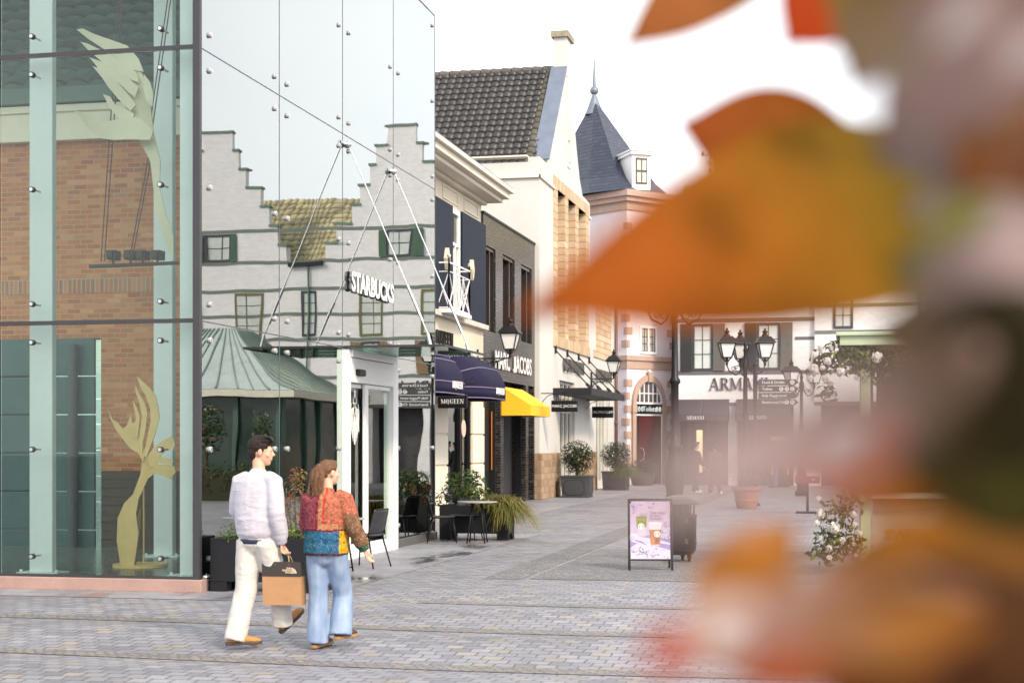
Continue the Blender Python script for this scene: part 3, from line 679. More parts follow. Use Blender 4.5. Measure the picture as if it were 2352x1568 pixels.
# hanging signs
def hang_sign(p, wd, hg, txt, label, bracket=True, size=.15, ser=False):
    p = V(p); T_ = thing('hanging_sign', label, 'sign', p, None)
    b = MB(); b.box(p + V((-wd/2,-.025,-hg/2)), p + V((wd/2,.025,hg/2))); b.build('board', BLACK, T_, bevel=.03)
    b = MB()
    if ser: serif(b, txt, frame(p + V((0,-.026,-size/2)), (1,0,0), (0,0,1)), size, .004)
    else: b.text(txt, FY(p + V((0,-.028,0))), size, .003)
    b.build('lettering', WFRAME, T_)
    xw = -9.5; b = MB(); zt = p.z + hg/2 + .22
    b.tube([(xw, p.y, zt), (p.x + wd/2 + .12, p.y, zt)], .016, 6); b.tube([(p.x + wd/2 + .12 + .07*math.sin(t*.5), p.y, zt + .07 - .07*math.cos(t*.5)) for t in range(10)], .011, 6)
    for sx in (-.3, .3): b.tube([(p.x + wd*sx, p.y, p.z + hg/2), (p.x + wd*sx, p.y, zt)], .009, 6)
    b.tube([(xw, p.y, zt-.5), (xw+.05, p.y, zt-.3), (xw+.25, p.y, zt-.08), (xw+.5, p.y, zt)], .012, 6); b.box((xw-.08, p.y-.03, zt-.55), (xw, p.y+.03, zt+.3))
    c_ = V((p.x, p.y, zt+.12)); b.tube([c_ + V((.09*math.cos(t*.628), 0, .1*math.sin(t*.628))) for t in range(11)], .01, 6); b.tube([c_, c_ + V((0,0,.22))], .01, 6)
    b.build('bracket', IRON, T_)
hang_sign((-8.62, 33.3, 2.64), .68, .3, 'MQUEEN', 'black hanging sign with white serif letters below the violet awnings', size=.1, ser=True)
hang_sign((-8.72, 47.35, 2.87), .82, .35, 'MARC JACOBS', 'black hanging sign with white capitals right of the yellow awning', size=.12)
hang_sign((-8.85, 55.6, 2.85), .78, .4, 'CALVIN KLEIN', 'black hanging sign with thin white capitals beside the toilets tower', size=.13)

# ================================================================== glossy black tiled shop
A2 = thing('black_tiled_shop', 'narrow shop faced in glossy black tiles with tall dark windows and white letters', 'building', (-9.6, 43.7, 0))
BT = brick('glossy black tiles', [(.012,.011,.011),(.02,.018,.017),(.03,.026,.025),(.016,.015,.015),(.06,.052,.05)], (.022,.02,.02), .23, .075, .007, .2, .8, .2, spec=.8)
b = MB(); Y0, Y1, zt = 40.3, 47.1, 7.8; wins = [(40.45, 41.75), (42.65, 44.2), (45.1, 46.65)]
b.box((-10, Y0, 3.46), (-9.6, Y1, 4.73)); b.box((-10, Y0, 7.0), (-9.6, Y1, zt))
ys_ = [Y0] + [k for w_ in wins for k in w_] + [Y1]
for i in range(0, len(ys_), 2): b.box((-10, ys_[i], 4.73), (-9.6, ys_[i+1], 7.0))
for ya, yb in ((Y0, Y0+.12), (42.35, 42.75), (45.75, 46.15), (46.98, Y1)): b.box((-10, ya, 0), (-9.6, yb, 3.46))
b.build('wall', BT, A2)
b = MB(); b.box((-16, Y0+.01, 0), (-10.01, Y1-.01, 7.7)); b.build('core', DARKIN, A2)
b = MB(); b.box((-16, Y0-.02, zt), (-9.57, Y1, zt+.06)); b.build('coping', CHAR, A2)
for ya, yb in wins:
    b = MB(); b.box((-9.98, ya+.02, 4.75), (-9.9, yb-.02, 6.98)); b.box((-9.9, yb-.5, 4.75), (-9.66, yb-.42, 6.98)); b.box((-9.9, ya+.02, 4.75), (-9.64, ya+.07, 6.98)); b.box((-9.9, yb-.07, 4.75), (-9.64, yb-.02, 6.98)); b.box((-9.9,ya+.07,6.9),(-9.64,yb-.07,6.98)); b.build('window', P((.03,.025,.022), .25, name='bronze black'), A2)
b = MB(); b.box((-9.95, Y0+.12, 0), (-9.85, 42.35, 3.45)); b.box((-9.9, 42.1, 0), (-9.7, 42.18, 3.4)); b.box((-9.9, 46.15, 0), (-9.72, 46.22, 3.4)); b.box((-9.9, 45.62, 0), (-9.72, 45.7, 3.4)); b.build('shop_front', BLACK, A2)
b = MB(); b.box((-9.79, 42.05, 1.0), (-9.77, 42.075, 2.6)); b.build('light_strip', emit('warm strip', (1,.3,.06), .4), A2)
b = MB(); b.text('MARC', FXr((-9.55, 42.35, 3.98)), .68, .02, 0, .012, side=1); b.text('ACOBS', FXr((-9.55, 45.2, 3.98)), .68, .02, 0, .012, side=1); yj = 44.02; b.box((-9.57, yj-.04, 3.86), (-9.53, yj+.05, 4.215)); b.prism([(yj+.05,3.86)]+[(yj-.09+.14*math.cos(R(a)), 3.86-.115*math.sin(R(a))) for a in range(10,171,20)]+[(yj-.14,3.85)]+[(yj-.09+.05*math.cos(R(a)), 3.86-.03*math.sin(R(a))) for a in range(170,9,-20)]+[(yj-.04,3.86)], (-9.57,0,0), (0,1,0), (0,0,1), (.04,0,0)); b.build('lettering', [WFRAME, P((.15,.14,.16), .6, name='letter side')], A2, recalc=False)
YA = thing('yellow_awning', 'bright yellow canvas awning over the black shop door', 'awning', (-9.6, 44, 2.5))
YEL = P((.85,.46,.012), .7, var=.06, sc=2, bump=.15, bsc=150, name='yellow canvas')
b = MB(); ya, yb = 42.5, 45.3; b.add([(-9.6,ya,3.3),(-9.6,yb,3.3),(-8.78,yb,2.78),(-8.78,ya,2.78)], [(0,1,2,3)])
b.add([(-9.6,ya,3.3),(-8.78,ya,2.78),(-8.78,ya,2.5),(-9.6,ya,2.5)], [(0,1,2,3)]); b.add([(-9.6,yb,3.3),(-8.78,yb,2.78),(-8.78,yb,2.5),(-9.6,yb,2.5)], [(0,1,2,3)])
b.add([(-8.78,ya,2.78),(-8.78,yb,2.78),(-8.78,yb,2.5),(-8.78,ya,2.5)], [(0,1,2,3)]); b.build('canvas', YEL, YA, solid=.012)
b = MB(); b.tube([(-9.58,ya+.02,2.52),(-8.8,ya+.02,2.52),(-8.8,yb-.02,2.52),(-9.58,yb-.02,2.52)], .012, 6); b.build('awning_frame', STEEL, YA)

# ================================================================== white gabled shop with tiled roof
A3 = thing('white_gabled_shop', 'tall white gabled shop with chimney, dark tiled roof and stone framed window', 'building', (-9.45, 51.8, 0))
xf = -9.45
SAND = brick("sandstone blocks", [(.36,.22,.13),(.46,.32,.2),(.3,.18,.1),(.5,.36,.25),(.4,.26,.16)], (.3,.22,.15), .34, .2, .02, .85, 1., .35, sqz=.05)
SANDC = brick('sandstone courses', [(.58,.42,.27),(.62,.48,.32),(.53,.37,.23),(.66,.52,.37)], (.3,.2,.12), .8, .235, .014, .85, .9, .3, sqz=.03)
b = MB(); b.box((-20, 47.1, 0), (xf-.62, 56.4, 10.35))
b.box((xf-.62, 47.1, 0), (xf, 50.4, 5.2)); b.box((xf-.62, 53.25, 0), (xf, 56.4, 5.2)); b.box((xf-.62, 50.4, 3.8), (xf, 53.25, 5.2))
b.box((xf-.62, 47.1, 5.2), (xf, 49.5, 10.35)); b.box((xf-.62, 55.9, 5.2), (xf, 56.4, 10.35)); b.box((xf-.62, 49.5, 9.95), (xf, 55.9, 10.35))
b.prism([(47.1,10.35),(56.4,10.35),(56.3,10.45),(54.85,10.5),(54.25,11.0),(53.65,11.9),(53.1,12.9),(52.75,13.6),(52.55,14.1),(51.6,14.1),(48.55,10.5),(47.1,10.5)], (xf-.36,0,0), (0,1,0), (0,0,1), (.36,0,0))
b.build('wall', STUCCO, A3)
b = MB(); b.box((xf-.42, 51.6, 14.0), (xf+.02, 52.55, 15.3)); b.box((xf-.015, 51.75, 11.0), (xf+.02, 52.35, 14.0)); ch = b.build('chimney', STUCCO, A3)
b = MB(); b.box((xf-.5, 51.5, 15.3), (xf+.09, 52.65, 15.5)); b.build('chimney_cap', P((.27,.24,.17), .85, var=.35, sc=6, name='mossy stone'), ch)
b = MB()
for z0_, z1_, y in ((11.95, 12.75, 52.2), (11.9, 12.5, 51.95), (11.2, 12.3, 52.1)): b.box((xf, y-.06, z0_), (xf+.08, y+.06, z1_))
b.build('wall_anchor', CREAMW, A3)
b = MB(); b.box((-20, 47.02, 9.86), (xf+.05, 47.1, 9.95)); b.box((xf, 47.02, 9.86), (xf+.06, 49.4, 9.95)); b.box((xf, 55.95, 9.86), (xf+.06, 56.42, 9.95)); b.box((-20, 46.98, 10.5), (xf-.37, 47.3, 10.55)); b.build('string_course', CREAMW, A3)
d_ = V((0, 51.6-48.5, 14.16-10.5)); L_ = d_.length; v_ = d_.normalized(); nn = V((0,-v_.z, v_.y))
b = MB(); b.add([V((xf-.5,48.45,10.66)), V((xf+.04,48.45,10.66)), V((xf+.04,51.6,14.3)), V((xf-.5,51.6,14.3))] , [(0,1,2,3)]); b.build('parapet_flashing', ZINC, A3, solid=.05)
b = MB(); pantiles(b, (xf-.42-25*.26, 48.15, 10.42), (1,0,0), (0,.696,.718), (0,-.718,.696), 25, 17, .26, .325, .04); 
b.build('roof', tilemat('dark pantiles', (.034,.031,.032), .0, .4), A3, smooth=True, recalc=False)
b = MB(); pantiles(b, (xf-.42-.3, 48.15, 10.455), (1,0,0), (0,.696,.718), (0,-.718,.696), 1, 17, .26, .325, .04); b.build('mossy_tiles', tilemat('mossy pantiles', (.08,.075,.06), .9, .7), A3, smooth=True, recalc=False)
b = MB()
for i in range(18): b.tube([(xf-.5-.36*i, 51.98, 14.3), (xf-.5-.36*(i+1)+.03, 51.98, 14.32)], [.14, .155], 10)
b.tube([(xf-.5, 51.98, 14.52), (xf-7, 51.98, 14.55)], .008, 5); b.build('ridge_tiles', P((.075,.065,.06), .5, var=.3, name='ridge tile'), A3, smooth=True, edge=40)
# stone framed tall window
b = MB(); b.box((xf-.61, 49.5, 5.2), (xf-.56, 55.9, 9.95)); b.build('window_recess', P((.3,.24,.18), .6, var=.2, name='recess'), A3)
b = MB()
for ya, yb, xx in ((49.35, 49.95, .035), (51.35, 51.95, .02), (53.35, 53.95, .02), (55.4, 56.0, .035)): b.box((xf-.55, ya, 5.2), (xf+xx, yb, 9.95))
for ya, yb in ((49.95, 51.35), (51.95, 53.35), (53.95, 55.4)): b.box((xf-.56, ya+.5, 5.2), (xf-.5, ya+.58, 9.95)); b.box((xf-.56, ya, 7.4), (xf-.5, yb, 7.48))
b.build('stone_pier', SANDC, A3, bevel=.012)
b = MB(); b.box((xf-.5, 49.3, 9.95), (xf+.03, 56.05, 10.32)); b.box((xf-.3, 49.3, 4.85), (xf+.06, 56.05, 5.2)); b.build('stone_lintel', brick('lintel stones', [(.58,.42,.27),(.5,.36,.22),(.64,.5,.35)], (.3,.2,.12), .22, .9, .016, .85, .8, .3, sqz=.04, off=0.), A3)
b = MB(); b.box((xf-.2, 47.08, 0), (xf+.07, 50.3, 1.43)); b.box((xf-.2, 53.35, 0), (xf+.07, 56.41, 1.43)); b.box((xf-1, 47.06, 0), (xf-.2, 47.1, 1.43)); b.build('stone_plinth', SAND, A3, bevel=.02)
def shopfront(T_, x, ya, yb, zt, nm='shop_front'):
    b = MB(); b.box((x-.32, ya, 0), (x-.22, yb, .12))
    n = 4; w_ = (yb-ya)/n
    for i in range(n+1): b.box((x-.26, ya+w_*i-.05*(i>0), 0), (x-.12, ya+w_*i+.05*(i<n), zt))
    for i in range(n):
        for za, zb in ((zt-.1, zt), (2.75, 2.87), (.0, .3)): b.box((x-.25, ya+w_*i+.05, za), (x-.13, ya+w_*(i+1)-.05, zb))
    fr = b.build(nm, P((.62,.6,.55), .5, name='stone grey frame'), T_)
    b = MB(); b.box((x-.2, ya, .3), (x-.19, yb, zt)); b.build('pane', DGLASS, fr)
    b = MB(); b.box((x-.34, ya, .12), (x-.325, yb, zt)); b.build('interior', P((.16,.13,.1), .8, var=.6, sc=1.5, name='shop interior'), fr)
    b = MB(); b.box((x-.31, ya+w_*1.2, .3), (x-.3, ya+w_*1.9, 2.6)); b.build('doorway', DARKIN, fr)
shopfront(A3, xf, 50.4, 53.25, 3.8)
b = MB(); b.text('CALVIN KLEIN', FXr((xf+.06, 52.8, 4.32)), .6, .035); b.build('lettering', P((.1,.095,.09), .5, name='grey letters'), A3)
A4 = thing('white_shop_wing', 'low white wing with a second grey lettered sign next to the toilets tower', 'building', (-9.5, 59.6, 0))
b = MB(); x4 = -9.52; b.box((-14, 56.42, 0), (x4-.35, 62.9, 7.3)); b.box((x4-.35, 56.42, 3.8), (x4, 62.9, 7.3)); b.box((x4-.35, 56.42, 0), (x4, 58.2, 3.8)); b.box((x4-.35, 61.2, 0), (x4, 62.9, 3.8)); b.build('wall', STUCCO, A4)
b = MB(); b.box((-14, 56.45, 7.3), (x4+.1, 62.95, 7.45)); b.build('coping', CREAMW, A4)
b = MB(); b.box((x4-.2, 57.6, 4.95), (x4+.04, 62.3, 5.25)); b.box((x4-.2, 58.2, 5.25), (x4+.03, 61.8, 7.0)); b.build('stone_panel', SANDC, A4, bevel=.01)
b = MB(); b.box((x4-.2, 56.44, 0), (x4+.07, 58.1, 1.43)); b.build('stone_plinth', SAND, A4)
shopfront(A4, x4, 58.2, 61.2, 3.8)
b = MB(); b.text('CALVIN KLEIN', FXr((x4+.06, 59.8, 4.32)), .56, .035); b.build('lettering', P((.1,.095,.09), .5, name='grey letters'), A4)
b = MB(); b.tube([(-9.43, 62.75, 0), (-9.43, 62.75, 7.3)], .06, 10); b.tube([(-9.43,62.75,2.5),(-9.43,62.75,2.6)], .075, 10); b.build('downpipe', P((.12,.06,.045), .5, name='copper pipe'), A4, smooth=True)
CC = thing('steel_canopy', 'flat dark steel canopy held by four rods over the white gabled shop door', 'canopy', (xf, 53, 3.4))
b = MB(); b.box((xf, 49.3, 3.3), (-8.28, 56.6, 3.36)); b.box((xf, 49.27, 3.27), (-8.2, 49.34, 3.5)); b.box((-8.28, 49.35, 3.27), (-8.2, 56.6, 3.5)); b.build('canopy_plate', CHAR, CC, bevel=.008)
for y in (49.6, 51.7, 53.9, 56.1):
    b = MB(); b.tube([(xf, y, 4.75), (-8.3, y, 3.52)], .022, 8); b.box((xf, y-.05, 4.62), (xf+.06, y+.05, 4.9)); b.tube([(-8.42, y, 3.64), (-8.28, y, 3.5)], .05, 8); b.build('tie_rod', CHAR, CC)

# ================================================================== turret with toilets
t0, t1, t2 = at(1318,1020,68.6), at(1440,1020,66.2), at(1543,1020,68.0); t3, t4 = at(1560,1020,72.5), at(1320,1020,73.5)
for k in (t0,t1,t2,t3,t4): k.z = 0
PINK = P((.66,.58,.60), .8, var=.06, sc=1, bump=.15, bsc=120, name='pale pink render')
TAUPE = P((.40,.28,.23), .75, var=.1, sc=3, bump=.2, name='taupe stone')
TU = thing('corner_turret', 'pale pink turret with taupe quoins, arched toilets door and pointed slate roof', 'building', t1)
ring_ = [t0, t1, t2, t3, t4]; cen = sum(ring_, V()) / 5
def poly_prism(b, pts, z0, z1, grow=0):
    ps = [p + (p - cen).normalized() * grow for p in pts]; n = len(ps)
    b.add([V((p.x,p.y,z0)) for p in ps] + [V((p.x,p.y,z1)) for p in ps], [tuple(range(n-1,-1,-1)), tuple(range(n,2*n))] + [(i,(i+1) % n,n+(i+1) % n,n+i) for i in range(n)])
uB = (t2 - t1).normalized(); LB = (t2 - t1).length; nB = V((uB.y, -uB.x, 0))
if nB.y > 0: nB = -nB
uA = (t1 - t0).normalized(); LA = (t1 - t0).length; nA = V((uA.y, -uA.x, 0))
if nA.y > 0: nA = -nA
def fb(a, z, o=0.): return t1 + uB * a + nB * o + V((0,0,z))
def pa(px_): return (px_ - 1440) / 103 * LB
def pz(y): return 1.7 + (1020 - y) * 67 / FP
b = MB(); poly_prism(b, ring_, 0, 12.0); b.build('wall', PINK, TU)
b = MB(); poly_prism(b, ring_, 4.9, 5.25, .06); poly_prism(b, ring_, 5.25, 5.45, .14); poly_prism(b, ring_, 11.6, 11.95, .1); poly_prism(b, ring_, 11.95, 12.15, .3); poly_prism(b, ring_, 12.15, 12.4, .45); b.build('cornice', TAUPE, TU)
b = MB()
for i in range(22):
    z = .3 + .55*i
    if z > 11.2 or 4.4 < z < 5.6: continue
    l_ = .42 if i % 2 else .24
    for (p, q) in ((fb(-.0, z, .03), fb(.24+.0*l_, z, .03)),):
        b.prism([(0,0),(.3 if i % 2 else .16,0),(.3 if i % 2 else .16,.3),(0,.3)], fb(0,z), uB, (0,0,1), nB*.035)
        b.prism([(0,0),(-(.16 if i % 2 else .3),0),(-(.16 if i % 2 else .3),.3),(0,.3)], fb(0,z), uA, (0,0,1), nA*.035)
        b.prism([(0,0),(-(.3 if i % 2 else .16),0),(-(.3 if i % 2 else .16),.3),(0,.3)], fb(LB,z), uB, (0,0,1), nB*.035)
b.build('quoin', TAUPE, TU)
ac = (pa(1457) + pa(1518)) / 2; aw = (pa(1518) - pa(1457)) / 2
b = MB(); zs = 3.35
def archband(b, ri, ro, zc, dep, o):
    n = 20; ky = 1.28
    for i in range(n):
        a0, a1 = math.pi*i/n, math.pi*(i+1)/n
        b.prism([(ac+ri*math.cos(a0), zc+ri*ky*math.sin(a0)), (ac+ro*math.cos(a0), zc+ro*ky*math.sin(a0)), (ac+ro*math.cos(a1), zc+ro*ky*math.sin(a1)), (ac+ri*math.cos(a1), zc+ri*ky*math.sin(a1))], t1 + nB*o, uB, (0,0,1), nB*dep)
archband(b, aw, aw+.2, zs, .12, 0)
for s in (-1, 1):
    x0_ = ac + s*aw; x1_ = ac + s*(aw+.2)
    b.prism([(min(x0_,x1_),0),(max(x0_,x1_),0),(max(x0_,x1_),zs-.3),(min(x0_,x1_),zs-.3)], t1, uB, (0,0,1), nB*.12); b.prism([(min(x0_,x1_)-.03,zs-.3),(max(x0_,x1_)+.03,zs-.3),(max(x0_,x1_)+.03,zs),(min(x0_,x1_)-.03,zs)], t1, uB, (0,0,1), nB*.15)
b.prism([(ac-.09,zs+aw*1.28-.05),(ac+.09,zs+aw*1.28-.05),(ac+.14,zs+(aw+.28)*1.28),(ac-.14,zs+(aw+.28)*1.28)], t1, uB, (0,0,1), nB*.17); b.build('door_surround', TAUPE, TU)
b = MB(); b.prism([(ac-aw,0),(ac+aw,0),(ac+aw,2.92),(ac-aw,2.92)], t1, uB, (0,0,1), nB*.02); b.build('door_recess', DARKIN, TU)
b = MB(); b.prism([(ac-aw+.2,0.02),(ac+aw-.06,0.02),(ac+aw-.06,2.9),(ac-aw+.2,2.9)], t1+nB*.021, uB, (0,0,1), nB*.035); dr = b.build('door', P((.07,.008,.009), .45, var=.25, sc=5, name='dark red door'), TU)
b = MB(); b.tube([fb(ac-aw+.3, 1.0, .06), fb(ac-aw+.42, 1.05, .12), fb(ac-aw+.46, 1.3, .14), fb(ac-aw+.42, 1.5, .12), fb(ac-aw+.3, 1.56, .06)], .02, 6); b.build('handle', STEEL, dr)
b = MB()
for s in (-1, 1):
    x0_ = ac+s*aw; x1_ = ac+s*(aw-.05); b.prism([(min(x0_,x1_),0),(max(x0_,x1_),0),(max(x0_,x1_),3.35),(min(x0_,x1_),3.35)], t1+nB*.0, uB, (0,0,1), nB*.065)
b.prism([(ac-aw+.05,2.92),(ac+aw-.05,2.92),(ac+aw-.05,3.0),(ac-aw+.05,3.0)], t1, uB, (0,0,1), nB*.064); archband(b, aw-.06, aw, zs+.08, .07, 0)
for i in range(-2, 3):
    x_ = ac + i*aw*.33; h_ = math.sqrt(max(0, 1-(i*.33)**2))*aw*1.28*.98; b.prism([(x_-.022,zs+.08),(x_+.022,zs+.08),(x_+.022,zs+.05+h_),(x_-.022,zs+.05+h_)], t1, uB, (0,0,1), nB*.05)
b.prism([(ac-aw+.06,zs+.06),(ac+aw-.06,zs+.06),(ac+aw-.06,zs+.14),(ac-aw+.06,zs+.14)], t1, uB, (0,0,1), nB*.055); b.prism([(ac-aw*.8,zs+.5),(ac+aw*.8,zs+.5),(ac+aw*.8,zs+.54),(ac-aw*.8,zs+.54)], t1, uB, (0,0,1), nB*.048); b.build('fanlight_frame', WFRAME, TU)
b = MB(); n = 16; b.prism([(ac-aw+.05,zs+.07)]+[(ac-(aw-.05)*math.cos(math.pi*i/n), zs+.08+(aw-.05)*1.28*math.sin(math.pi*i/n)) for i in range(n+1)]+[(ac+aw-.05,zs+.07)], t1, uB, (0,0,1), nB*.02); b.build('fanlight', P((.1,.09,.1), .15, name='dim glass'), TU)
b = MB(); b.prism([(ac-aw+.05,3.0),(ac+aw-.05,3.0),(ac+aw-.05,3.4),(ac-aw+.05,3.4)], t1, uB, (0,0,1), nB*.1); sg = b.build('toilets_sign', BLACK, TU)
b = MB(); M_ = frame(fb(ac, 3.2, .105), uB, (0,0,1)); 
if M_.to_3x3() @ V((0,0,1)) @ nB < 0: M_ = frame(fb(ac, 3.2, .105), uB, (0,0,1)) @ Matrix.Scale(-1, 4, (0,0,1))
LIT = emit('lit white', (.95,1,.9), .45)
b.text('Toilets', M_, .3, .003, 0, .002)
for s in (-.63, -.45, .45, .63): b.tube([fb(ac+s, 3.09, .104), fb(ac+s, 3.31, .104)], [(.001,.001),(.001,.001)], 4); b.prism([(.075*math.cos(t*.5236), .11*math.sin(t*.5236)) for t in range(12)], fb(ac+s,3.2,.101), uB, (0,0,1), nB*.004)
b.build('lettering', LIT, sg)
b = MB()
for s in (-.63, -.45, .45, .63):
    b.prism([(.016*math.cos(t), .02*math.sin(t)+.045) for t in [k*.785 for k in range(8)]], fb(ac+s,3.2,.106), uB, (0,0,1), nB*.002); b.prism([(-.025,-.07),(.025,-.07),(.02,.018),(-.02,.018)], fb(ac+s,3.2,.106), uB, (0,0,1), nB*.002)
b.build('pictogram', BLACK, sg)
b = MB(); xa, xb = pa(1468), pa(1506); za, zb = 5.55, 6.75
for (p0,p1,q0,q1) in ((xa,xb,za,za+.1),(xa,xb,zb-.1,zb),(xa,xa+.09,za+.1,zb-.1),(xb-.09,xb,za+.1,zb-.1),((xa+xb)/2-.05,(xa+xb)/2+.05,za+.1,zb-.1)): b.prism([(p0,q0),(p1,q0),(p1,q1),(p0,q1)], t1, uB, (0,0,1), nB*.06)
wf = b.build('window', WFRAME, TU)
b = MB()
for k in (0, 1):
    p0 = xa+.09 if k == 0 else (xa+xb)/2+.05; p1 = (xa+xb)/2-.05 if k == 0 else xb-.09
    for q in (p0, p1-.03, (p0+p1)/2-.012): b.prism([(q,za+.1),(q+.03,za+.1),(q+.03,zb-.1),(q,zb-.1)], t1, uB, (0,0,1), nB*.045)
    for q in (za+.1, za+.42, za+.72, zb-.13): b.prism([(p0,q),(p1,q),(p1,q+.028),(p0,q+.028)], t1, uB, (0,0,1), nB*.043)
b.build('sash', P((.06,.055,.04), .5, name='dark sash'), wf)
b = MB(); b.prism([(xa+.09,za+.1),(xb-.09,za+.1),(xb-.09,zb-.1),(xa+.09,zb-.1)], t1, uB, (0,0,1), nB*.02); b.build('pane', P((.4,.4,.38), .2, var=.4, name='reflecting pane'), wf)
b = MB(); p = fb(pa(1487), 4.82, .1); b.tube([p - nB*.1, p], .05, 8); b.ell(p, .06, n=10, k=6); b.build('camera_dome', WFRAME, TU, smooth=True)
# slate roof
apex = at(1365, 1020, 70.4); apex.z = 17.2; apex0 = apex.copy()
eave = [at(1218,1020,70.0), at(1352,1020,66.9), at(1437,1020,65.8), at(1546,1020,68.6), at(1560,1020,73), at(1250,1020,74.5)]
t = NT('blue slate'); uv = t.n('ShaderNodeTexCoord').outputs['UV']
bt = t.n('ShaderNodeTexBrick', {'Vector': uv, 'Color1': (0,0,0,1), 'Color2': (1,1,1,1), 'Mortar': (0,0,0,1), 'Scale': 1., 'Mortar Size': .012, 'Mortar Smooth': .1, 'Brick Width': .32, 'Row Height': .2}, offset=.5)
c_ = t.ramp(bt.outputs[0], [(0, (.014,.021,.045)), (.5, (.021,.03,.058)), (1, (.032,.04,.066))]); c_ = t.mix(bt.outputs[1], c_, (.015,.018,.025,1))
sv = t.n('ShaderNodeSeparateXYZ', {0: uv}).outputs[1]; fr_ = t.math('FRACT', t.math('DIVIDE', sv, .2))
h_ = t.math('ADD', t.math('MULTIPLY', t.math('SUBTRACT', 1., fr_), .8), t.math('MULTIPLY', bt.outputs[0], .5)); h_ = t.math('SUBTRACT', h_, bt.outputs[1])
SLATE = t.end(t.pbr(c_, .42, 0., t.bump(h_, .8, .03), .4))
me = bpy.data.meshes.new('slate_roof'); vs = []; fs = []; uvs = []
def slate_face(a, c, top, z0):
    a = V((a.x,a.y,z0)); c = V((c.x,c.y,z0)); u = (c-a).normalized(); mid = (a+c)/2; vv = (top-mid); vv = (vv - u*vv.dot(u)); L = vv.length
    o = len(vs); bl = .72; out = [a, c]
    a2, c2 = a.lerp(top, .22), c.lerp(top, .22); dn = V((0,0,-.32)); a2 = a2 + dn; c2 = c2 + dn
    vs.extend([a, c, c2, a2, top]); fs.extend([(o,o+1,o+2,o+3),(o+3,o+2,o+4)])
    f = lambda p: ((p-a).dot(u), (p-a).dot(vv.normalized()))
    uvs.extend([f(a), f(c), f(c2), f(a2), f(a2), f(c2), f(top)])
for i in range(6): slate_face(eave[i], eave[(i+1) % 6], apex, 12.4)
me.from_pydata(vs, [], fs); ul = me.uv_layers.new(name='UVMap')
for i, q in enumerate(uvs): ul.data[i].uv = q
me.materials.append(SLATE); ro = bpy.data.objects.new('slate_roof', me); COL.objects.link(ro); ro.parent = TU
for v in me.vertices: v.co -= LOC[TU.name]
b = MB(); b.lathe([(.46,16.45),(.3,16.8),(.12,17.3),(.05,17.45)], (apex.x, apex.y, 0), 8); b.ell((apex.x,apex.y,17.55), .2); b.tube([(apex.x,apex.y,17.7),(apex.x,apex.y,18.95)], [.085,.025], 8); b.build('spire', P((.16,.19,.23), .45, .3, name='lead spire'), TU, smooth=True, edge=50)
# dormer on the turret roof
dl = at(1430,1020,67.0); dq = at(1487,1020,66.6); dl.z = dq.z = 0; du = (dq-dl).normalized(); dn_ = V((du.y,-du.x,0)); dn_ = dn_ if dn_.y < 0 else -dn_
dc = at(1470, 1020, 66.9); dc.z = 12.55; b = MB(); hw = .42
fu = V((.86,.5,0)).normalized(); fn = V((.5,-.86,0)).normalized(); dc = at(1473,1020,66.7); dc.z = 12.5
M3 = Matrix((fu, -fn, V((0,0,1)))).transposed()
b.obox(dc + V((0,0,.75)) - fn*.8, (.84, 1.6, 1.5), M3); 
DW = b.build('dormer', WFRAME, TU)
b = MB(); b.obox(dc + V((0,0,1.56)) - fn*.75, (1.02, 1.8, .14), M3); b.obox(dc + V((0,0,1.66)) - fn*.75, (1.12, 1.9, .06), M3); b.build('dormer_cornice', WHITE, DW)
b = MB(); b.obox(dc + V((0,0,.8)) + fn*.015, (.52, .05, 1.1), M3); b.build('dormer_window', P((.05,.04,.035), .4, name='dormer sash'), DW)
b = MB()
for sx in (-.12,.12):
    for sz in (.53, 1.05): b.obox(dc + fu*sx + V((0,0,sz)) + fn*.035, (.18, .02, .42), M3)
b.build('pane', P((.5,.48,.42), .15, name='bright pane'), DW)
# ================================================================== white brick house with stepped gables at the end of the street
WB = brick('white painted brick', [(.72,.71,.73),(.76,.75,.76),(.69,.68,.71)], (.66,.65,.68), .24, .08, .007, .7, .45, .12)
BAND = P((.1,.1,.11), .6, var=.2, sc=3, bump=.1, name='dark band')
A5 = thing('stepped_gable_house', 'long white brick house closing the street with dark bands, shuttered windows and serif sign', 'building', (-2, 66, 0))
yl, yr, xs_ = 66.0, 65.82, -1.65
b = MB()
b.box((-7.5, yl, 3.45), (xs_, 74, 9.7)); b.box((xs_, yr, 3.45), (17, 74, 9.7))
for xa, xb in ((-7.5,-7.3),(-5.2,-4.85),(-2.5,-1.4)): b.box((xa, yl+.0 if xb < -1.6 else yr, 0), (xb, 74, 3.45))
b.box((-7.5, yl+1.2, 0), (17, 74, 3.45))
for xa, xb in ((1.0,1.4),(3.4,3.8),(6.0,6.4),(9,10),(12.5,17)): b.box((xa, yr, 0), (xb, 67.3, 3.45))
def gable(cx):
    pts = [(cx-3.4, 9.7)]
    x, z = cx - 3.3, 9.7; up = []
    for i in range(7):
        up.append((x, z + .86)); z += .86; x2 = x + (.44 if i < 6 else 0); up.append((x2, z)); x = x2
    prof = [(cx-3.3, 9.7)]; z = 9.7; x = cx - 3.3
    for i in range(7): prof.append((x, z+.84)); z += .84; x += (.43 if i != 3 else .5); prof.append((x, z))
    right = [(2*cx - p[0], p[1]) for p in reversed(prof)]
    b.prism(prof + right, (0, yr-.0, 0), (1,0,0), (0,0,1), (0,.4,0))
    return prof
caps = []
for cx in (4.6, 13.2): caps += [(cx, gable(cx))]
b.build('wall', WB, A5)
b = MB(); b2 = MB()
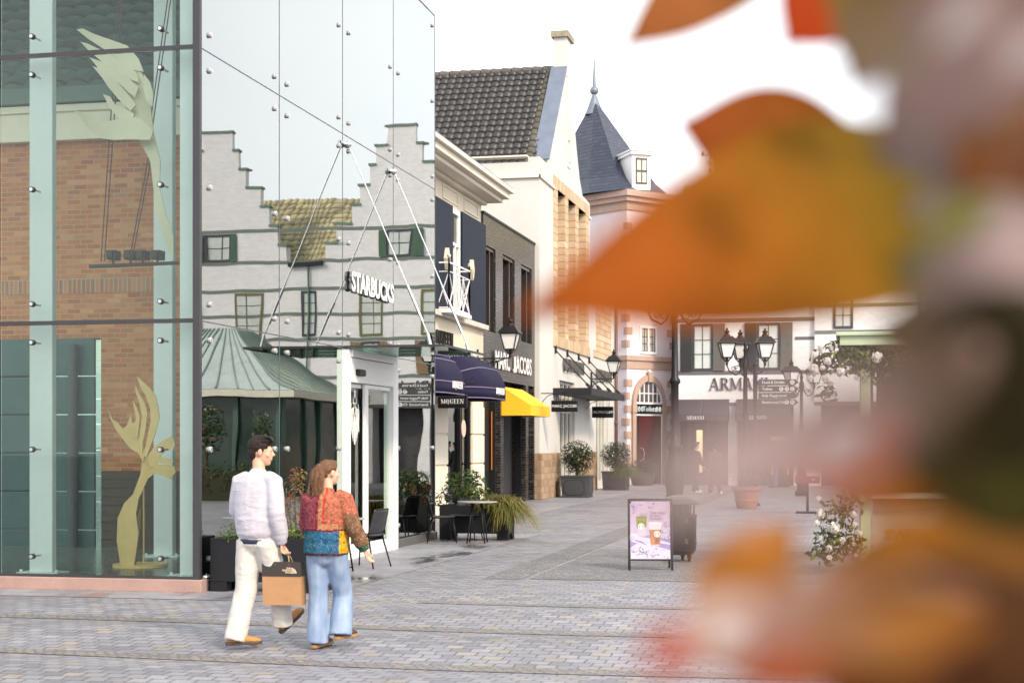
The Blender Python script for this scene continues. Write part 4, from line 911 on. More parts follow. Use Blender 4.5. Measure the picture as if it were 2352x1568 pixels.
for cx, pr in caps:
    for i in range(1, len(pr), 2):
        x0_, z_ = pr[i][0], pr[i][1]; x1_ = pr[i+1][0] if i + 2 < len(pr) else cx - .02
        for s in (1, -1):
            a_, c_ = (x0_ - .08, x1_ + .02) if s > 0 else (2*cx - x1_ - .02, 2*cx - x0_ + .08)
            b2.box((a_, yr-.06, z_), (c_, yr+.46, z_+.09))
for z_ in (6.82, 4.62): b.box((-7.5, yl-.03, z_), (xs_, yl+.01, z_+.15))
for xa, xb in ((-2.45, xs_), (-5.3,-4.52)): b.box((xa, yl-.025, 6.03), (xb, yl+.01, 6.15))
for z_ in (3.3,): b.box((-7.5, yl-.028, z_), (xs_-.01, yl+.01, z_+.14)); b.box((xs_, yr-.028, z_), (17, yr+.01, z_+.14))
b2.build('gable_coping', P((.13,.2,.15), .6, var=.15, name='green coping'), A5)
b.build('dark_band', BAND, A5)
b = MB()
for z_ in (11.15, 9.75, 8.5, 7.35, 6.25, 4.62): b.box((xs_, yr-.03, z_), (17, yr+.01, z_+.13))
b.build('band', P((.13,.165,.14), .6, var=.15, name='grey green band'), A5)
OUTR, INNR = P((.1,.095,.085), .6, var=.15, name='grey shutter'), P((.018,.018,.018), .6, name='black shutter')  # left leaves get the near-black: their shade is put into the colour
FRM = P((.03,.035,.045), .45, name='dark frame')
BLIND = P((.5,.53,.52), .25, var=.15, sc=1.5, name='blind behind glass')
OLV = P((.13,.115,.04), .5, name='olive frame')
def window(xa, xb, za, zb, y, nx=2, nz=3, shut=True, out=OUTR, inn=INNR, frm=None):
    b = MB(); f = .1
    b.box((xa, y-.05, za), (xa+f, y+.02, zb)); b.box((xb-f, y-.05, za), (xb, y+.02, zb)); b.box((xa+f, y-.05, zb-f), (xb-f, y+.02, zb)); b.box((xa+f, y-.05, za), (xb-f, y+.02, za+f))
    for i in range(1, nx): x = xa+f + (xb-xa-2*f)*i/nx; b.box((x-.014, y-.035, za+f), (x+.014, y-.005, zb-f))
    for i in range(1, nz): z = za+f + (zb-za-2*f)*i/nz; b.box((xa+f, y-.032, z-.014), (xb-f, y-.006, z+.014))
    w_ = b.build('window', frm or FRM, A5); b = MB(); b.box((xa+f, y-.012, za+f), (xb-f, y-.003, zb-f)); b.build('pane', BLIND, w_)
    if shut:
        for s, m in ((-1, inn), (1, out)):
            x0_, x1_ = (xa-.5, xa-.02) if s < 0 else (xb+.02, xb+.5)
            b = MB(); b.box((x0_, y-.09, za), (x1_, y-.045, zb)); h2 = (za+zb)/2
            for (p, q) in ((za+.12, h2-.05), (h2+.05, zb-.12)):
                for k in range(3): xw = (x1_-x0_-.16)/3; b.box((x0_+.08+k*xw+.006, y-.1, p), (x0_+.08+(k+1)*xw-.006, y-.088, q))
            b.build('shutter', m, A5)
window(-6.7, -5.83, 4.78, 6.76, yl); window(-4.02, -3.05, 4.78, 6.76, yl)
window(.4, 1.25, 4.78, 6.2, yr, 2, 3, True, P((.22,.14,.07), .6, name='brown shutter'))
BRS = P((.2,.13,.07), .6, var=.2, name='brown shutter'); GRS = P((.045,.1,.06), .6, var=.2, name='green shutter')
for cx in (4.6, 13.2):
    window(cx-2.1, cx-.9, 6.45, 8.45, yr, 2, 4, False, frm=OLV); window(cx+.8, cx+2.0, 6.45, 8.45, yr, 2, 4, False, frm=OLV)
    window(cx-.5, cx+.5, 9.9, 11.1, yr, 2, 2, True, GRS, GRS)
    window(cx-2.0, cx-1.1, 4.78, 6.2, yr, 2, 2, True, BRS, BRS); window(cx+1.0, cx+1.9, 4.78, 6.2, yr, 2, 2, True, BRS, BRS)
window(-.9, -.1, 6.45, 8.45, yr, 2, 4, False); window(8.4, 9.3, 6.45, 8.45, yr, 2, 4, False)
b = MB(); TW = lambda x0,x1: pantiles(b, (x0, 66.25, 9.7), (1,0,0), (0,.76,.65), (0,-.65,.76), int((x1-x0)/.3), 13, .3, .42, .045)
TW(-7.5, 17)
b.build('roof', tilemat('yellow grey pantiles', (.46,.4,.24), .2, .5), A5, smooth=True, recalc=False)
b = MB(); b.box((-7.6, yl-.25, 9.6), (1.2, yl+.2, 9.78)); b.box((8.0, yr-.2, 9.6), (9.8, yr+.2, 9.78)); b.build('rain_gutter', CHAR, A5)
b = MB(); b.tube([(8.9, yr-.12, .2), (8.9, yr-.12, 9.6)], .06, 8); b.build('downpipe', P((.06,.12,.08), .5, name='green pipe'), A5, smooth=True)
for cx, y in ((-4.75, yl), (4.3, yr)):
    b = MB(); serif(b, 'ARMANI', FY((cx, y-.012, 3.97)), .5, .05); b.build('lettering', P((.03,.03,.035), .35, name='dark letters'), A5)
# ground floor fronts
b = MB(); b.box((-7.5, yl+.9, .0), (xs_, yl+.94, 3.3)); b.box((xs_, yl+.9, 0), (17, yl+.93, 3.3)); b.build('shop_interior', P((.05,.045,.05), .7, var=.8, sc=1.2, name='dim shop'), A5)
b = MB(); b.box((-3.45, yl+.84, .45), (-2.75, yl+.89, 2.0)); b.box((-6.6, yl+.84, .5), (-6.35, yl+.89, 2.3)); b.build('lit_window', emit('warm shop light', (1,.72,.38), .9), A5)
b = MB()
for x in (-6.9,-6.1,-5.4,-4.7,-3.8,-2.6): b.box((x-.04, yl+.5, 0), (x+.04, yl+.58, 3.3))
b.box((-7.3, yl+.49, 0), (-1.7, yl+.6, .35)); b.build('shop_front', P((.05,.045,.04), .4, name='shop frame'), A5)
def box_awning(xa, xb, y, label, txt=True):
    T_ = thing('black_awning', label, 'awning', ((xa+xb)/2, y, 2.7), 'black awnings of the white brick house')
    b = MB(); b.prism([(0,3.58),(-.95,2.95),(-.95,2.66),(-.9,2.66),(-.9,2.92),(0,3.5)], (xa, y-.035, 0), (0,1,0), (0,0,1), (xb-xa,0,0)); 
    for x in (xa, xb-.012): b.prism([(-.01,3.49),(-.89,2.91),(-.89,2.66),(-.01,2.66)], (x, y-.035, 0), (0,1,0), (0,0,1), (.012,0,0))
    b.build('canvas', P((.025,.022,.03), .75, var=.2, bump=.1, name='black canvas'), T_)
    b = MB(); serif(b, 'ARMANI', FY(((xa+xb)/2-.2, y-.99, 2.72)), .15, .005); b.build('lettering', WFRAME, T_)
    b = MB(); b.tube([((xa+xb)/2, y-.02, 3.6), ((xa+xb)/2, y-.99, 2.97)], .012, 5); b.build('seam', P((.09,.085,.1), .7, name='awning seam'), T_)
box_awning(-7.4, -5.15, yl, 'black awning with small white serif letters, left of the two under the dark serif sign')
box_awning(-4.85, -2.6, yl, 'black awning behind the signpost, right of the two under the dark serif sign')
# roof lantern with weather vane
WV = thing('weather_vane', 'iron weather vane with a horse above the roof behind the orange leaf', 'weather vane', at(1630, 420, 75))
b = MB(); p = at(1632, 410, 75); b.tube([p, p + V((0,0,1.3))], .03, 8); b.ell(p + V((0,0,.35)), .09); 
for s in (-.16, .16): b.tube([p + V((s,0,.62)), p + V((s*.4,0,.78)), p + V((0,0,.6))], .018, 6); b.tube([p + V((s,0,.85)), p + V((s*.3,0,.7))], .016, 6)
b.bar(p + V((-.42,0,1.12)), p + V((.42,0,1.12)), .035)
b.build('staff', P((.12,.08,.06), .5, name='rusty iron'), WV)
b = MB(); hp = [(-.05,.02),(-.04,.12),(.02,.15),(.2,.15),(.28,.17),(.36,.26),(.42,.2),(.38,.15),(.36,.1),(.34,.0),(.3,0),(.28,.08),(.05,.08),(.0,.0)]
b.prism(hp, p + V((0,0,1.14)), (1,0,0), (0,0,1), (0,.03,0)); b.prism([(-.42,0),(-.3,0),(-.33,.12),(-.36,.22),(-.4,.12)], p + V((0,0,1.14)), (1,0,0), (0,0,1), (0,.03,0)); b.build('horse', P((.12,.08,.06), .5, name='rusty iron'), WV)
b = MB(); q = at(1634, 425, 75); b.lathe([(1.3,-1.7),(1.05,-.9),(.5,-.3),(.35,-.1),(.3,.02),(.06,.12)], q, 8); b.lathe([(.9,-5),(.9,-1.6)], q, 8); b.build('cupola', ZINC, WV)

# ================================================================== round-roofed pavilion across the street (seen mostly in the glass)
PV = thing('seamed_roof_pavilion', 'dark glazed pavilion with curved standing seam roof in front of the stepped gables', 'building', (6.5, 50, 0))
b = MB(); X0, X1, Ya, Yb = 2.7, 10.5, 47, 55
b.box((X0+.5, Ya+.5, 0), (X1-.5, Yb-.5, 3.2)); b.build('wall', P((.03,.055,.045), .2, var=.5, sc=.8, name='dark green glazing'), PV)
b = MB(); 
for x in (X0+.5, X0+2.2, X0+3.9, X0+5.6, X1-.5): b.box((x-.06, Ya+.4, 0), (x+.06, Ya+.5, 3.2)); 
for y in (Ya+.5, Ya+2.3, Ya+4.1, Ya+6): b.box((X0+.4, y-.06, 0), (X0+.5, y+.06, 3.2))
b.build('post', P((.06,.12,.09), .5, name='green post'), PV)
b = MB(); b.box((X0, Ya, 3.2), (X1, Yb, 3.42)); b.build('gutter', P((.62,.6,.5), .5, name='cream gutter'), PV)
def roofpt(u, v):                    # hipped bell shaped roof
    xa, xb, ya, yb = X0, X1, Ya, Yb; k = v; prof = 2.2 * (k ** 1.5 * .75 + .25 * k); ins = k * 3.2
    q = u * 4; i = int(min(3, q)); f = q - i
    c = [(xa+ins, ya+ins), (xb-ins, ya+ins), (xb-ins, yb-ins), (xa+ins, yb-ins)]
    p, r_ = c[i], c[(i+1) % 4]; return (p[0] + (r_[0]-p[0])*f, p[1] + (r_[1]-p[1])*f, 3.43 + prof)
b = MB(); b.grid(roofpt, 48, 8); b.build('roof', P((.46,.52,.5), .25, .45, var=.15, name='zinc roof'), PV, smooth=True, edge=35)
b = MB()
for i in range(48): b.tube([V(roofpt(i/48, j/8)) + V((0,0,.03)) for j in range(9)], .024, 4)
b.build('standing_seam', P((.2,.27,.22), .4, .2, name='seam'), PV)

# ================================================================== pale green kiosk
KG = P((.42,.5,.33), .55, var=.08, sc=2, name='pale green paint')
KI = thing('sweets_kiosk', 'pale green market kiosk with perforated counter and white flower garlands', 'kiosk', (1.4, 21.5, 0))
b = MB()
for x, y in ((.06, 21.0), (3.2, 21.0), (.06, 23.8), (3.2, 23.8)): b.box((x, y, 0), (x+.13, y+.13, 3.0))
b.build('post', KG, KI, bevel=.008)
b = MB(); b.box((-.2, 20.75, 2.98), (3.5, 24.1, 3.1)); b.build('fascia', KG, KI, bevel=.006)
b = MB(); b.box((-.25, 20.7, 3.1), (3.55, 24.15, 3.15)); b.build('roof', KG, KI, bevel=.01)
t = NT('perforated panel'); p = t.pos(); vv = t.n('ShaderNodeTexVoronoi', {'Vector': p, 'Scale': 60., 'Randomness': 0.}).outputs[0]
PERF = t.end(t.pbr(t.mix(t.ramp(vv, [(.25,(1,1,1)),(.35,(0,0,0))]), rgb((.45,.42,.36)), rgb((.2,.18,.15))), .6))
b = MB(); b.box((.22, 21.05, .05), (3.18, 21.09, 1.0)); pn = b.build('counter_panel', PERF, KI)
b = MB(); b.box((.2, 20.85, 1.0), (3.2, 21.5, 1.06)); b.build('counter_top', P((.6,.57,.5), .4, name='counter top'), KI)
b = MB(); b.text('SWEETS', FY((.72, 21.04, .52)), .19, .004, 0, .006); b.build('lettering', P((.5,.22,.08), .6, name='orange letters'), pn)
b = MB(); b.box((.3, 23.6, 1.0), (3.1, 23.75, 2.9)); b.box((.19, 21.5, 1.06), (.23, 23.6, 2.98)) ; b.build('back_panel', P((.12,.09,.06), .7, var=.4, name='kiosk interior'), KI)
# ================================================================== plants
LEAF = leafmat('leaf', .35, .4); GRASS = leafmat('grass blade', .4, .5); PETAL = leafmat('petal', .35, .6)
def leaf_clump(b, cen, rad, n, size, cols, shell=.55, asp=.55):
    cen = V(cen)
    for i in range(n):
        d = V((rnd.gauss(0,1), rnd.gauss(0,1), rnd.gauss(0,1))).normalized(); r = shell + (1-shell) * rnd.random() ** .6
        lump = 1 + .12 * noise.noise(d * 2.3 + cen)
        p = cen + V((d.x*rad[0], d.y*rad[1], d.z*rad[2])) * r * lump
        n_ = (d + V((rnd.gauss(0,.5), rnd.gauss(0,.5), rnd.gauss(.2,.5)))).normalized(); u = n_.orthogonal().normalized()
        u = Matrix.Rotation(rnd.uniform(0, 6.28), 3, n_) @ u; w_ = n_.cross(u); s = size * rnd.uniform(.6, 1.3)
        st = len(b.v); up = n_ * s * .12
        b.add([p - u*s*.5, p - w_*s*asp*.35 + up - u*s*.1, p + u*s*.5, p + w_*s*asp*.35 + up - u*s*.1], [(0,1,2,3)])
        c = rnd.choice(cols); k = rnd.uniform(.75, 1.25); b.color(mul(c, k), st)
def grass_tuft(b, cen, n, L, cols, spread=.2, droop=1.0, lean=(0,0)):
    cen = V(cen)
    for i in range(n):
        a = rnd.uniform(0, 6.28); d = V((math.cos(a)+lean[0], math.sin(a)+lean[1], 0)); l = L * rnd.uniform(.6, 1.15); rr = rnd.random()
        p0 = cen + V((rnd.gauss(0, spread*.4), rnd.gauss(0, spread*.4), 0)); w_ = V((-d.y, d.x, 0)).normalized() * .007
        st = len(b.v); k = 6; pts = []
        for j in range(k + 1):
            t = j / k; h = l * (t*(1.05 - .35*rr) - t*t*droop*(.55 + .4*rr)); pts.append(p0 + d * (l * (t*.35 + t*t*.45) * (.4+rr*.8)) + V((0,0,h)))
        for j, q in enumerate(pts): f = 1 - (j/k)**2*.85; b.v += [q - w_*f, q + w_*f]
        for j in range(k): b.f.append([st+2*j, st+2*j+1, st+2*j+3, st+2*j+2]); b.m.append(0)
        b.color(mul(rnd.choice(cols), rnd.uniform(.7, 1.3)), st)
def flower(b, c, r, col, n=40):
    c = V(c)
    for i in range(n):
        d = V((rnd.gauss(0,1), rnd.gauss(-.5,1), rnd.gauss(.15,1))).normalized(); rr = r * rnd.uniform(.55, 1.0); p = c + d * rr * .72
        u = d.orthogonal().normalized(); u = Matrix.Rotation(rnd.uniform(0,6.28), 3, d) @ u; w_ = d.cross(u); s = r * rnd.uniform(.35, .6)
        st = len(b.v); b.add([p - w_*s*.5, p + u*s*.5 + d*s*.25, p + w_*s*.5 + d*s*.4, p - u*s*.5 + d*s*.25], [(0,1,2,3)])
        b.color(mul(col, rnd.uniform(.85, 1.1)), st)
DG = [(.02,.045,.012),(.035,.07,.018),(.05,.09,.022),(.03,.05,.02)]
MG = [(.06,.12,.02),(.09,.16,.03),(.05,.09,.02)]
YG = [(.2,.28,.03),(.14,.22,.03),(.3,.33,.04)]
STRAW = [(.22,.2,.04),(.3,.24,.06),(.16,.18,.035),(.12,.15,.03),(.34,.25,.09)]
PL1 = P((.012,.013,.016), .6, var=.15, spec=.2, sc=4, bump=.15, bsc=120, name='anthracite planter')
LEADP = P((.045,.048,.055), .6, .0, var=.2, spec=.3, sc=4, bump=.15, name='lead grey planter')
SOIL = P((.03,.022,.016), .95, bump=.6, bsc=40, name='soil')
def trough(x0, x1, y0, y1, label):
    T_ = thing('planter_box', label, 'planter', ((x0+x1)/2, (y0+y1)/2, 0), 'long anthracite planter boxes on the cafe terrace')
    b = MB(); h = .62; b.box((x0, y0, .12), (x1, y0+.04, h)); b.box((x0, y1-.04, .12), (x1, y1, h)); b.box((x0, y0+.04, .12), (x0+.04, y1-.04, h)); b.box((x1-.04, y0+.04, .12), (x1, y1-.04, h)); b.box((x0+.04, y0+.04, .12), (x1-.04, y1-.04, .16))
    b.build('trough', PL1, T_, bevel=.006)
    for xa in (x0, x1-.2):
        b = MB(); b.box((xa+.001, y0+.002, 0), (xa+.199, y0+.16, .119)); b.box((xa+.001, y1-.16, 0), (xa+.199, y1-.002, .119)); b.build('foot', PL1, T_)
    b = MB(); b.box((x0+.041, y0+.041, .5), (x1-.041, y1-.041, h-.05)); b.build('soil', SOIL, T_)
    return T_
def plant(name, label, cat, loc, fn, mat=None, stem=None):
    T_ = thing(name, label, cat, loc); b = MB(); fn(b); b.build('foliage', mat or LEAF, T_, recalc=False)
    if stem: b = MB(); stem(b); b.build('stem', P((.08,.05,.03), .8, name='bark'), T_)
    return T_
trough(-7.28, -5.98, 16.95, 17.5, 'long anthracite planter box behind the walking man, by the glass corner')
trough(-7.25, -6.0, 27.05, 27.6, 'long anthracite planter box with grass, beyond the round cafe table')
plant('creeping_plant', 'small leaved green plant spilling over the corner planter edge', 'plant', (-7.1, 17.2, .6), lambda b: (leaf_clump(b, (-7.05,17.1,.66), (.24,.2,.14), 420, .035, MG+YG[:2], .2), leaf_clump(b, (-6.75,17.15,.72), (.22,.18,.2), 300, .05, MG, .2)))
def nandina(b):
    for (x, z, r) in ((-6.35,1.15,.2),(-6.3,.95,.24),(-6.5,.85,.2),(-6.15,.8,.2),(-6.3,1.32,.12)): leaf_clump(b, (x,17.2,z), (r,r*.8,r), 110, .055, [(.25,.06,.04),(.32,.13,.06),(.12,.14,.03),(.36,.2,.1),(.2,.2,.05)], .25, .5)
plant('red_leaved_shrub', 'red and green leaved shrub in the corner planter between the couple', 'shrub', (-6.3, 17.2, .6), nandina, None, lambda b: [b.tube([(-6.3+dx*.3,17.2,.55),(-6.3+dx,17.2,1.3-abs(dx))], .008, 5) for dx in (-.15,-.05,.06,.16)])
plant('pansies', 'green pansies with pale yellow and purple flowers in the corner planter', 'flowers', (-6.2, 17.05, .6), lambda b: (leaf_clump(b, (-6.25,17.05,.68), (.35,.1,.1), 160, .06, YG+MG, .2), [flower(b, (x,16.98,z), .045, c, 8) for x,z,c in ((-6.12,.66,(.75,.7,.4)),(-6.42,.7,(.1,.03,.2)),(-6.5,.68,(.7,.7,.5)),(-6.0,.66,(.12,.04,.25)))]), PETAL)
plant('laurel_shrub', 'glossy green laurel shrub in the far planter behind the wicker chair', 'shrub', (-6.9, 27.3, .6), lambda b: (leaf_clump(b, (-6.85,27.3,.95), (.42,.25,.32), 330, .12, DG+MG, .3, .5), leaf_clump(b, (-6.6,27.25,.8), (.25,.2,.22), 110, .1, MG+YG, .3, .5), leaf_clump(b, (-7.2,27.3,.7), (.2,.2,.25), 90, .1, DG, .3, .5)), None, lambda b: [b.tube([(-6.85+dx*.3,27.3,.55),(-6.85+dx,27.3,1.0)], .012, 5) for dx in (-.2,0,.2)])
plant('yellow_pansies', 'yellow and violet pansies in the far planter next to the grass', 'flowers', (-6.5, 27.1, .6), lambda b: (leaf_clump(b, (-6.5,27.1,.64), (.25,.08,.08), 90, .05, MG, .2), [flower(b, (-6.7+.07*i,27.03,.66+.03*(i%2)), .045, [(.8,.55,.03),(.12,.06,.3),(.8,.75,.3)][i%3], 9) for i in range(7)]), PETAL)
plant('ornamental_grass', 'straw green ornamental grass arching out of the far planter', 'grass plant', (-6.2, 27.25, .6), lambda b: (grass_tuft(b, (-6.25,27.25,.58), 1300, .5, STRAW, .3, 1.0), grass_tuft(b, (-6.05,27.2,.6), 1200, .55, STRAW, .22, 1.6, (.5,-.3))), GRASS)
def tub(x, y, s, label, plantlabel, grass=False):
    T_ = thing('lead_planter', label, 'planter', (x, y, 0), 'square lead grey planters')
    w0, w1, h = s*.46, s*.5, .76*s/1.0
    b = MB(); b.add([(x-w0,y-w0,.02),(x+w0,y-w0,.02),(x+w0,y+w0,.02),(x-w0,y+w0,.02),(x-w1,y-w1,h),(x+w1,y-w1,h),(x+w1,y+w1,h),(x-w1,y+w1,h)], [(0,3,2,1),(4,5,6,7),(0,1,5,4),(1,2,6,5),(2,3,7,6),(3,0,4,7)]); b.box((x-w1-.025,y-w1-.025,h-.05),(x+w1+.025,y+w1+.025,h+.005)); b.box((x-w0-.02,y-w0-.02,0),(x+w0+.02,y+w0+.02,.06)); b.build('tub', LEADP, T_, bevel=.01)
    b = MB()
    for face in (0, 1):
        c = [(-.34,.12),(-.26,.12),(-.26,.16),(.26,.16),(.26,.12),(.34,.12)]
        q = [(-.36,.2),(-.28,.2),(-.28,.12),(.28,.12),(.28,.2),(.36,.2),(.36,.55),(.28,.55),(.28,.63),(-.28,.63),(-.28,.55),(-.36,.55),(-.36,.2)]
        pts = [V((x + a*s, y-w1-.002 if face == 0 else 0, b_*s)) if face == 0 else V((x+w1+.002, y + a*s, b_*s)) for a, b_ in q]; b.tube(pts, .012, 5)
    b.build('raised_panel', LEADP, T_)
    B = thing('clipped_bush', plantlabel, 'bush', (x, y, h)); b = MB(); cz = h + .62*s
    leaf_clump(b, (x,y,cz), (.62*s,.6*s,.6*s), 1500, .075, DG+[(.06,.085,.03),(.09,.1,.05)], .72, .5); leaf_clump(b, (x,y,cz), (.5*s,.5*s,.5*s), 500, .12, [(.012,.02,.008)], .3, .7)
    for i in range(14): d = V((rnd.gauss(0,1),rnd.gauss(0,1),abs(rnd.gauss(0,1)))).normalized(); leaf_clump(b, V((x,y,cz))+d*.62*s, (.06,.06,.1), 10, .06, DG, .2)
    b.build('foliage', LEAF, B, recalc=False); b = MB(); b.tube([(x,y,h-.1),(x,y,cz-.2)], .04, 8)
    for a in range(5): b.tube([(x,y,cz-.35),(x+.3*math.cos(a*1.257),y+.3*math.sin(a*1.257),cz+.1)], .015, 5)
    b.build('stem', P((.08,.05,.03), .8, name='bark'), B)
    if grass: plant('ornamental_grass', 'green grass plant hanging over the side of the planter near the toilets tower', 'grass plant', (x+.3, y-.3, h), lambda b: grass_tuft(b, (x+.34*s,y-.25,h-.02), 900, .9, STRAW[2:4]+MG+[(.2,.25,.06)], .25, 1.25, (.35,-.3)), GRASS)
    else: plant('violet_pansies', 'tiny violet pansies at the foot of the bush nearest the black shop', 'flowers', (x+.4,y-.4,h), lambda b: (leaf_clump(b, (x+.25,y-.36,h+.02), (.25,.08,.07), 60, .06, MG, .2), [flower(b, (x+.3+.06*i,y-.42,h+.03*(i%3)), .04, (.1,.06,.3), 8) for i in range(4)]), PETAL)
tub(-8.72, 49.6, .92, 'lead grey square planter nearest the black tiled shop', 'round clipped evergreen bush nearest the black tiled shop')
tub(-8.72, 57.9, .92, 'lead grey square planter beside the toilets tower with grass over its side', 'round clipped evergreen bush beside the toilets tower', True)
T_ = thing('round_planter', 'dark round planter in front of the red toilets door', 'planter', at(1476,1020,64.5)*1); T_.location.z = 0; LOC[T_.name].z = 0
q = T_.location.copy(); b = MB(); b.lathe([(.4,0),(.5,.3),(.55,.52),(.58,.55),(.5,.55)], q, 20); b.build('pot', P((.05,.04,.04), .6, name='dark pot'), T_, smooth=True, edge=40)
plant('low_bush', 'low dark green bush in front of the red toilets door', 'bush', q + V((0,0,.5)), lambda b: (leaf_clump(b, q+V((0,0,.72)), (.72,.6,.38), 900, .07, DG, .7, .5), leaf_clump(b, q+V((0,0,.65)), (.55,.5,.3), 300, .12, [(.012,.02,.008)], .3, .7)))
# terracotta pot
q = V((-2.83, 42.05, 0)); T_ = thing('terracotta_pot', 'large ribbed terracotta pot in the middle of the street', 'pot', q)
b = MB(); b.lathe([(.24,0),(.27,.06),(.29,.2),(.31,.2),(.31,.24),(.3,.26),(.33,.42),(.35,.42),(.35,.46),(.38,.48),(.4,.5),(.4,.58),(.34,.58),(.33,.5)], q, 28); b.build('pot', P((.32,.12,.075), .8, var=.2, sc=5, bump=.2, name='terracotta'), T_, smooth=True, edge=35)
plant('pot_flowers', 'bushy orange flowering plant in the terracotta pot', 'flowers', q + V((0,0,.55)), lambda b: (leaf_clump(b, q+V((0,0,.75)), (.42,.38,.26), 420, .06, MG+DG, .3, .5), [flower(b, q+V((rnd.uniform(-.38,.38), -.25+rnd.uniform(-.1,.2), .7+rnd.uniform(-.1,.25))), .035, rnd.choice([(.7,.25,.03),(.75,.5,.1)]), 7) for _ in range(26)]), PETAL)
# planting round the seamed roof pavilion (shows in the glass)
HG = thing('clipped_hedge', 'olive green clipped hedge along the front of the seamed roof pavilion', 'hedge', (6.5, 45.6, 0))
b = MB()
for i in range(16): leaf_clump(b, (2.9+.5*i, 45.6, .62), (.36,.32,.6), 150, .13, [(.09,.11,.02),(.13,.14,.03),(.06,.08,.015)], .6)
b.build('foliage', LEAF, HG, recalc=False); b = MB(); b.box((2.7,45.4,0),(10.7,45.8,.9)); b.build('branches', P((.03,.03,.015), .9, name='hedge core'), HG)
for x, hh, lb in ((3.3, 1.9, 'slim flowering shrub at the left end of the pavilion hedge'), (5.1, 2.2, 'tall leafy shrub with pink blossom in the middle of the pavilion hedge'), (7.2, 1.8, 'leafy shrub with pale blossom at the right of the pavilion hedge')):
    plant('flowering_shrub', lb, 'shrub', (x, 46.1, 0), lambda b: (leaf_clump(b, (x,46.1,hh), (.5,.35,.9), 420, .15, DG+MG, .2), [flower(b, (x+rnd.uniform(-.45,.45),45.8,hh+rnd.uniform(-.7,.8)), .07, rnd.choice([(.7,.3,.3),(.8,.7,.6),(.6,.15,.2)]), 8) for _ in range(16)]), None, lambda b: b.tube([(x,46.1,0),(x,46.1,hh)], .05, 6))
# garlands of white flowers on the kiosk
def garland(label, spots, leaves):
    T_ = thing('flower_garland', label, 'flowers', spots[0][:3], 'white flower garlands on the kiosk')
    b = MB()
    for x, y, z, r, n in leaves: leaf_clump(b, (x,y,z), (r,r*.7,r), n, .1, MG+DG+YG[:1], .15, .62)
    b.build('foliage', LEAF, T_, recalc=False)
    b = MB()
    for x, y, z, r in spots: flower(b, (x,y,z), r, (.85,.8,.76), 60)
    b.build('blossom', PETAL, T_, recalc=False)
def kp(x, y, d=20.3): return tuple(at(x, y, d))
garland('garland of white flowers and leaves along the kiosk roof edge', [kp(1870,850)+(.1,), kp(1895,868,20.2)+(.06,), kp(1932,855,20.1)+(.075,), kp(1868,815)+(.06,), kp(1885,800)+(.06,), kp(1900,830)+(.07,), kp(1890,845)+(.05,), kp(1905,880)+(.05,), kp(1968,868)+(.05,), kp(2015,820,20.1)+(.09,), kp(1860,870)+(.07,), kp(1910,800)+(.04,)],
        [kp(1930,815,20.4)+(.24,150), kp(1970,825,20.4)+(.26,170), kp(2010,840,20.5)+(.28,170), kp(1890,830,20.5)+(.2,90), kp(2060,830,20.5)+(.28,150), kp(1900,900,20.4)+(.15,60)])
garland('small garland of white flowers half way up the kiosk post', [kp(1985,950)+(.06,), kp(1970,960)+(.05,), kp(1995,975)+(.05,), kp(1978,1000)+(.08,), kp(1945,1005)+(.06,), kp(1960,1030)+(.06,)], [kp(1980,985,20.4)+(.16,90), kp(1950,1015,20.4)+(.14,70)])
garland('thick garland of white flowers and green leaves at the kiosk foot', [kp(1916,1212,20.2)+(.105,), kp(1885,1180)+(.08,), kp(1880,1145)+(.05,), kp(1960,1180)+(.06,), kp(1962,1205)+(.06,), kp(1935,1240)+(.06,), kp(1905,1258)+(.06,), kp(1885,1235)+(.05,), kp(1960,1250)+(.05,), kp(1905,1280)+(.05,), kp(1975,1225)+(.05,), kp(1875,1200)+(.06,), kp(1965,1275)+(.04,)],
        [kp(1920,1190,20.4)+(.3,150), kp(1915,1245,20.4)+(.26,150), kp(1900,1275,20.4)+(.15,70), kp(1960,1250,20.4)+(.2,80), kp(1950,1150,20.5)+(.25,110), kp(1870,1270,20.3)+(.1,22)])

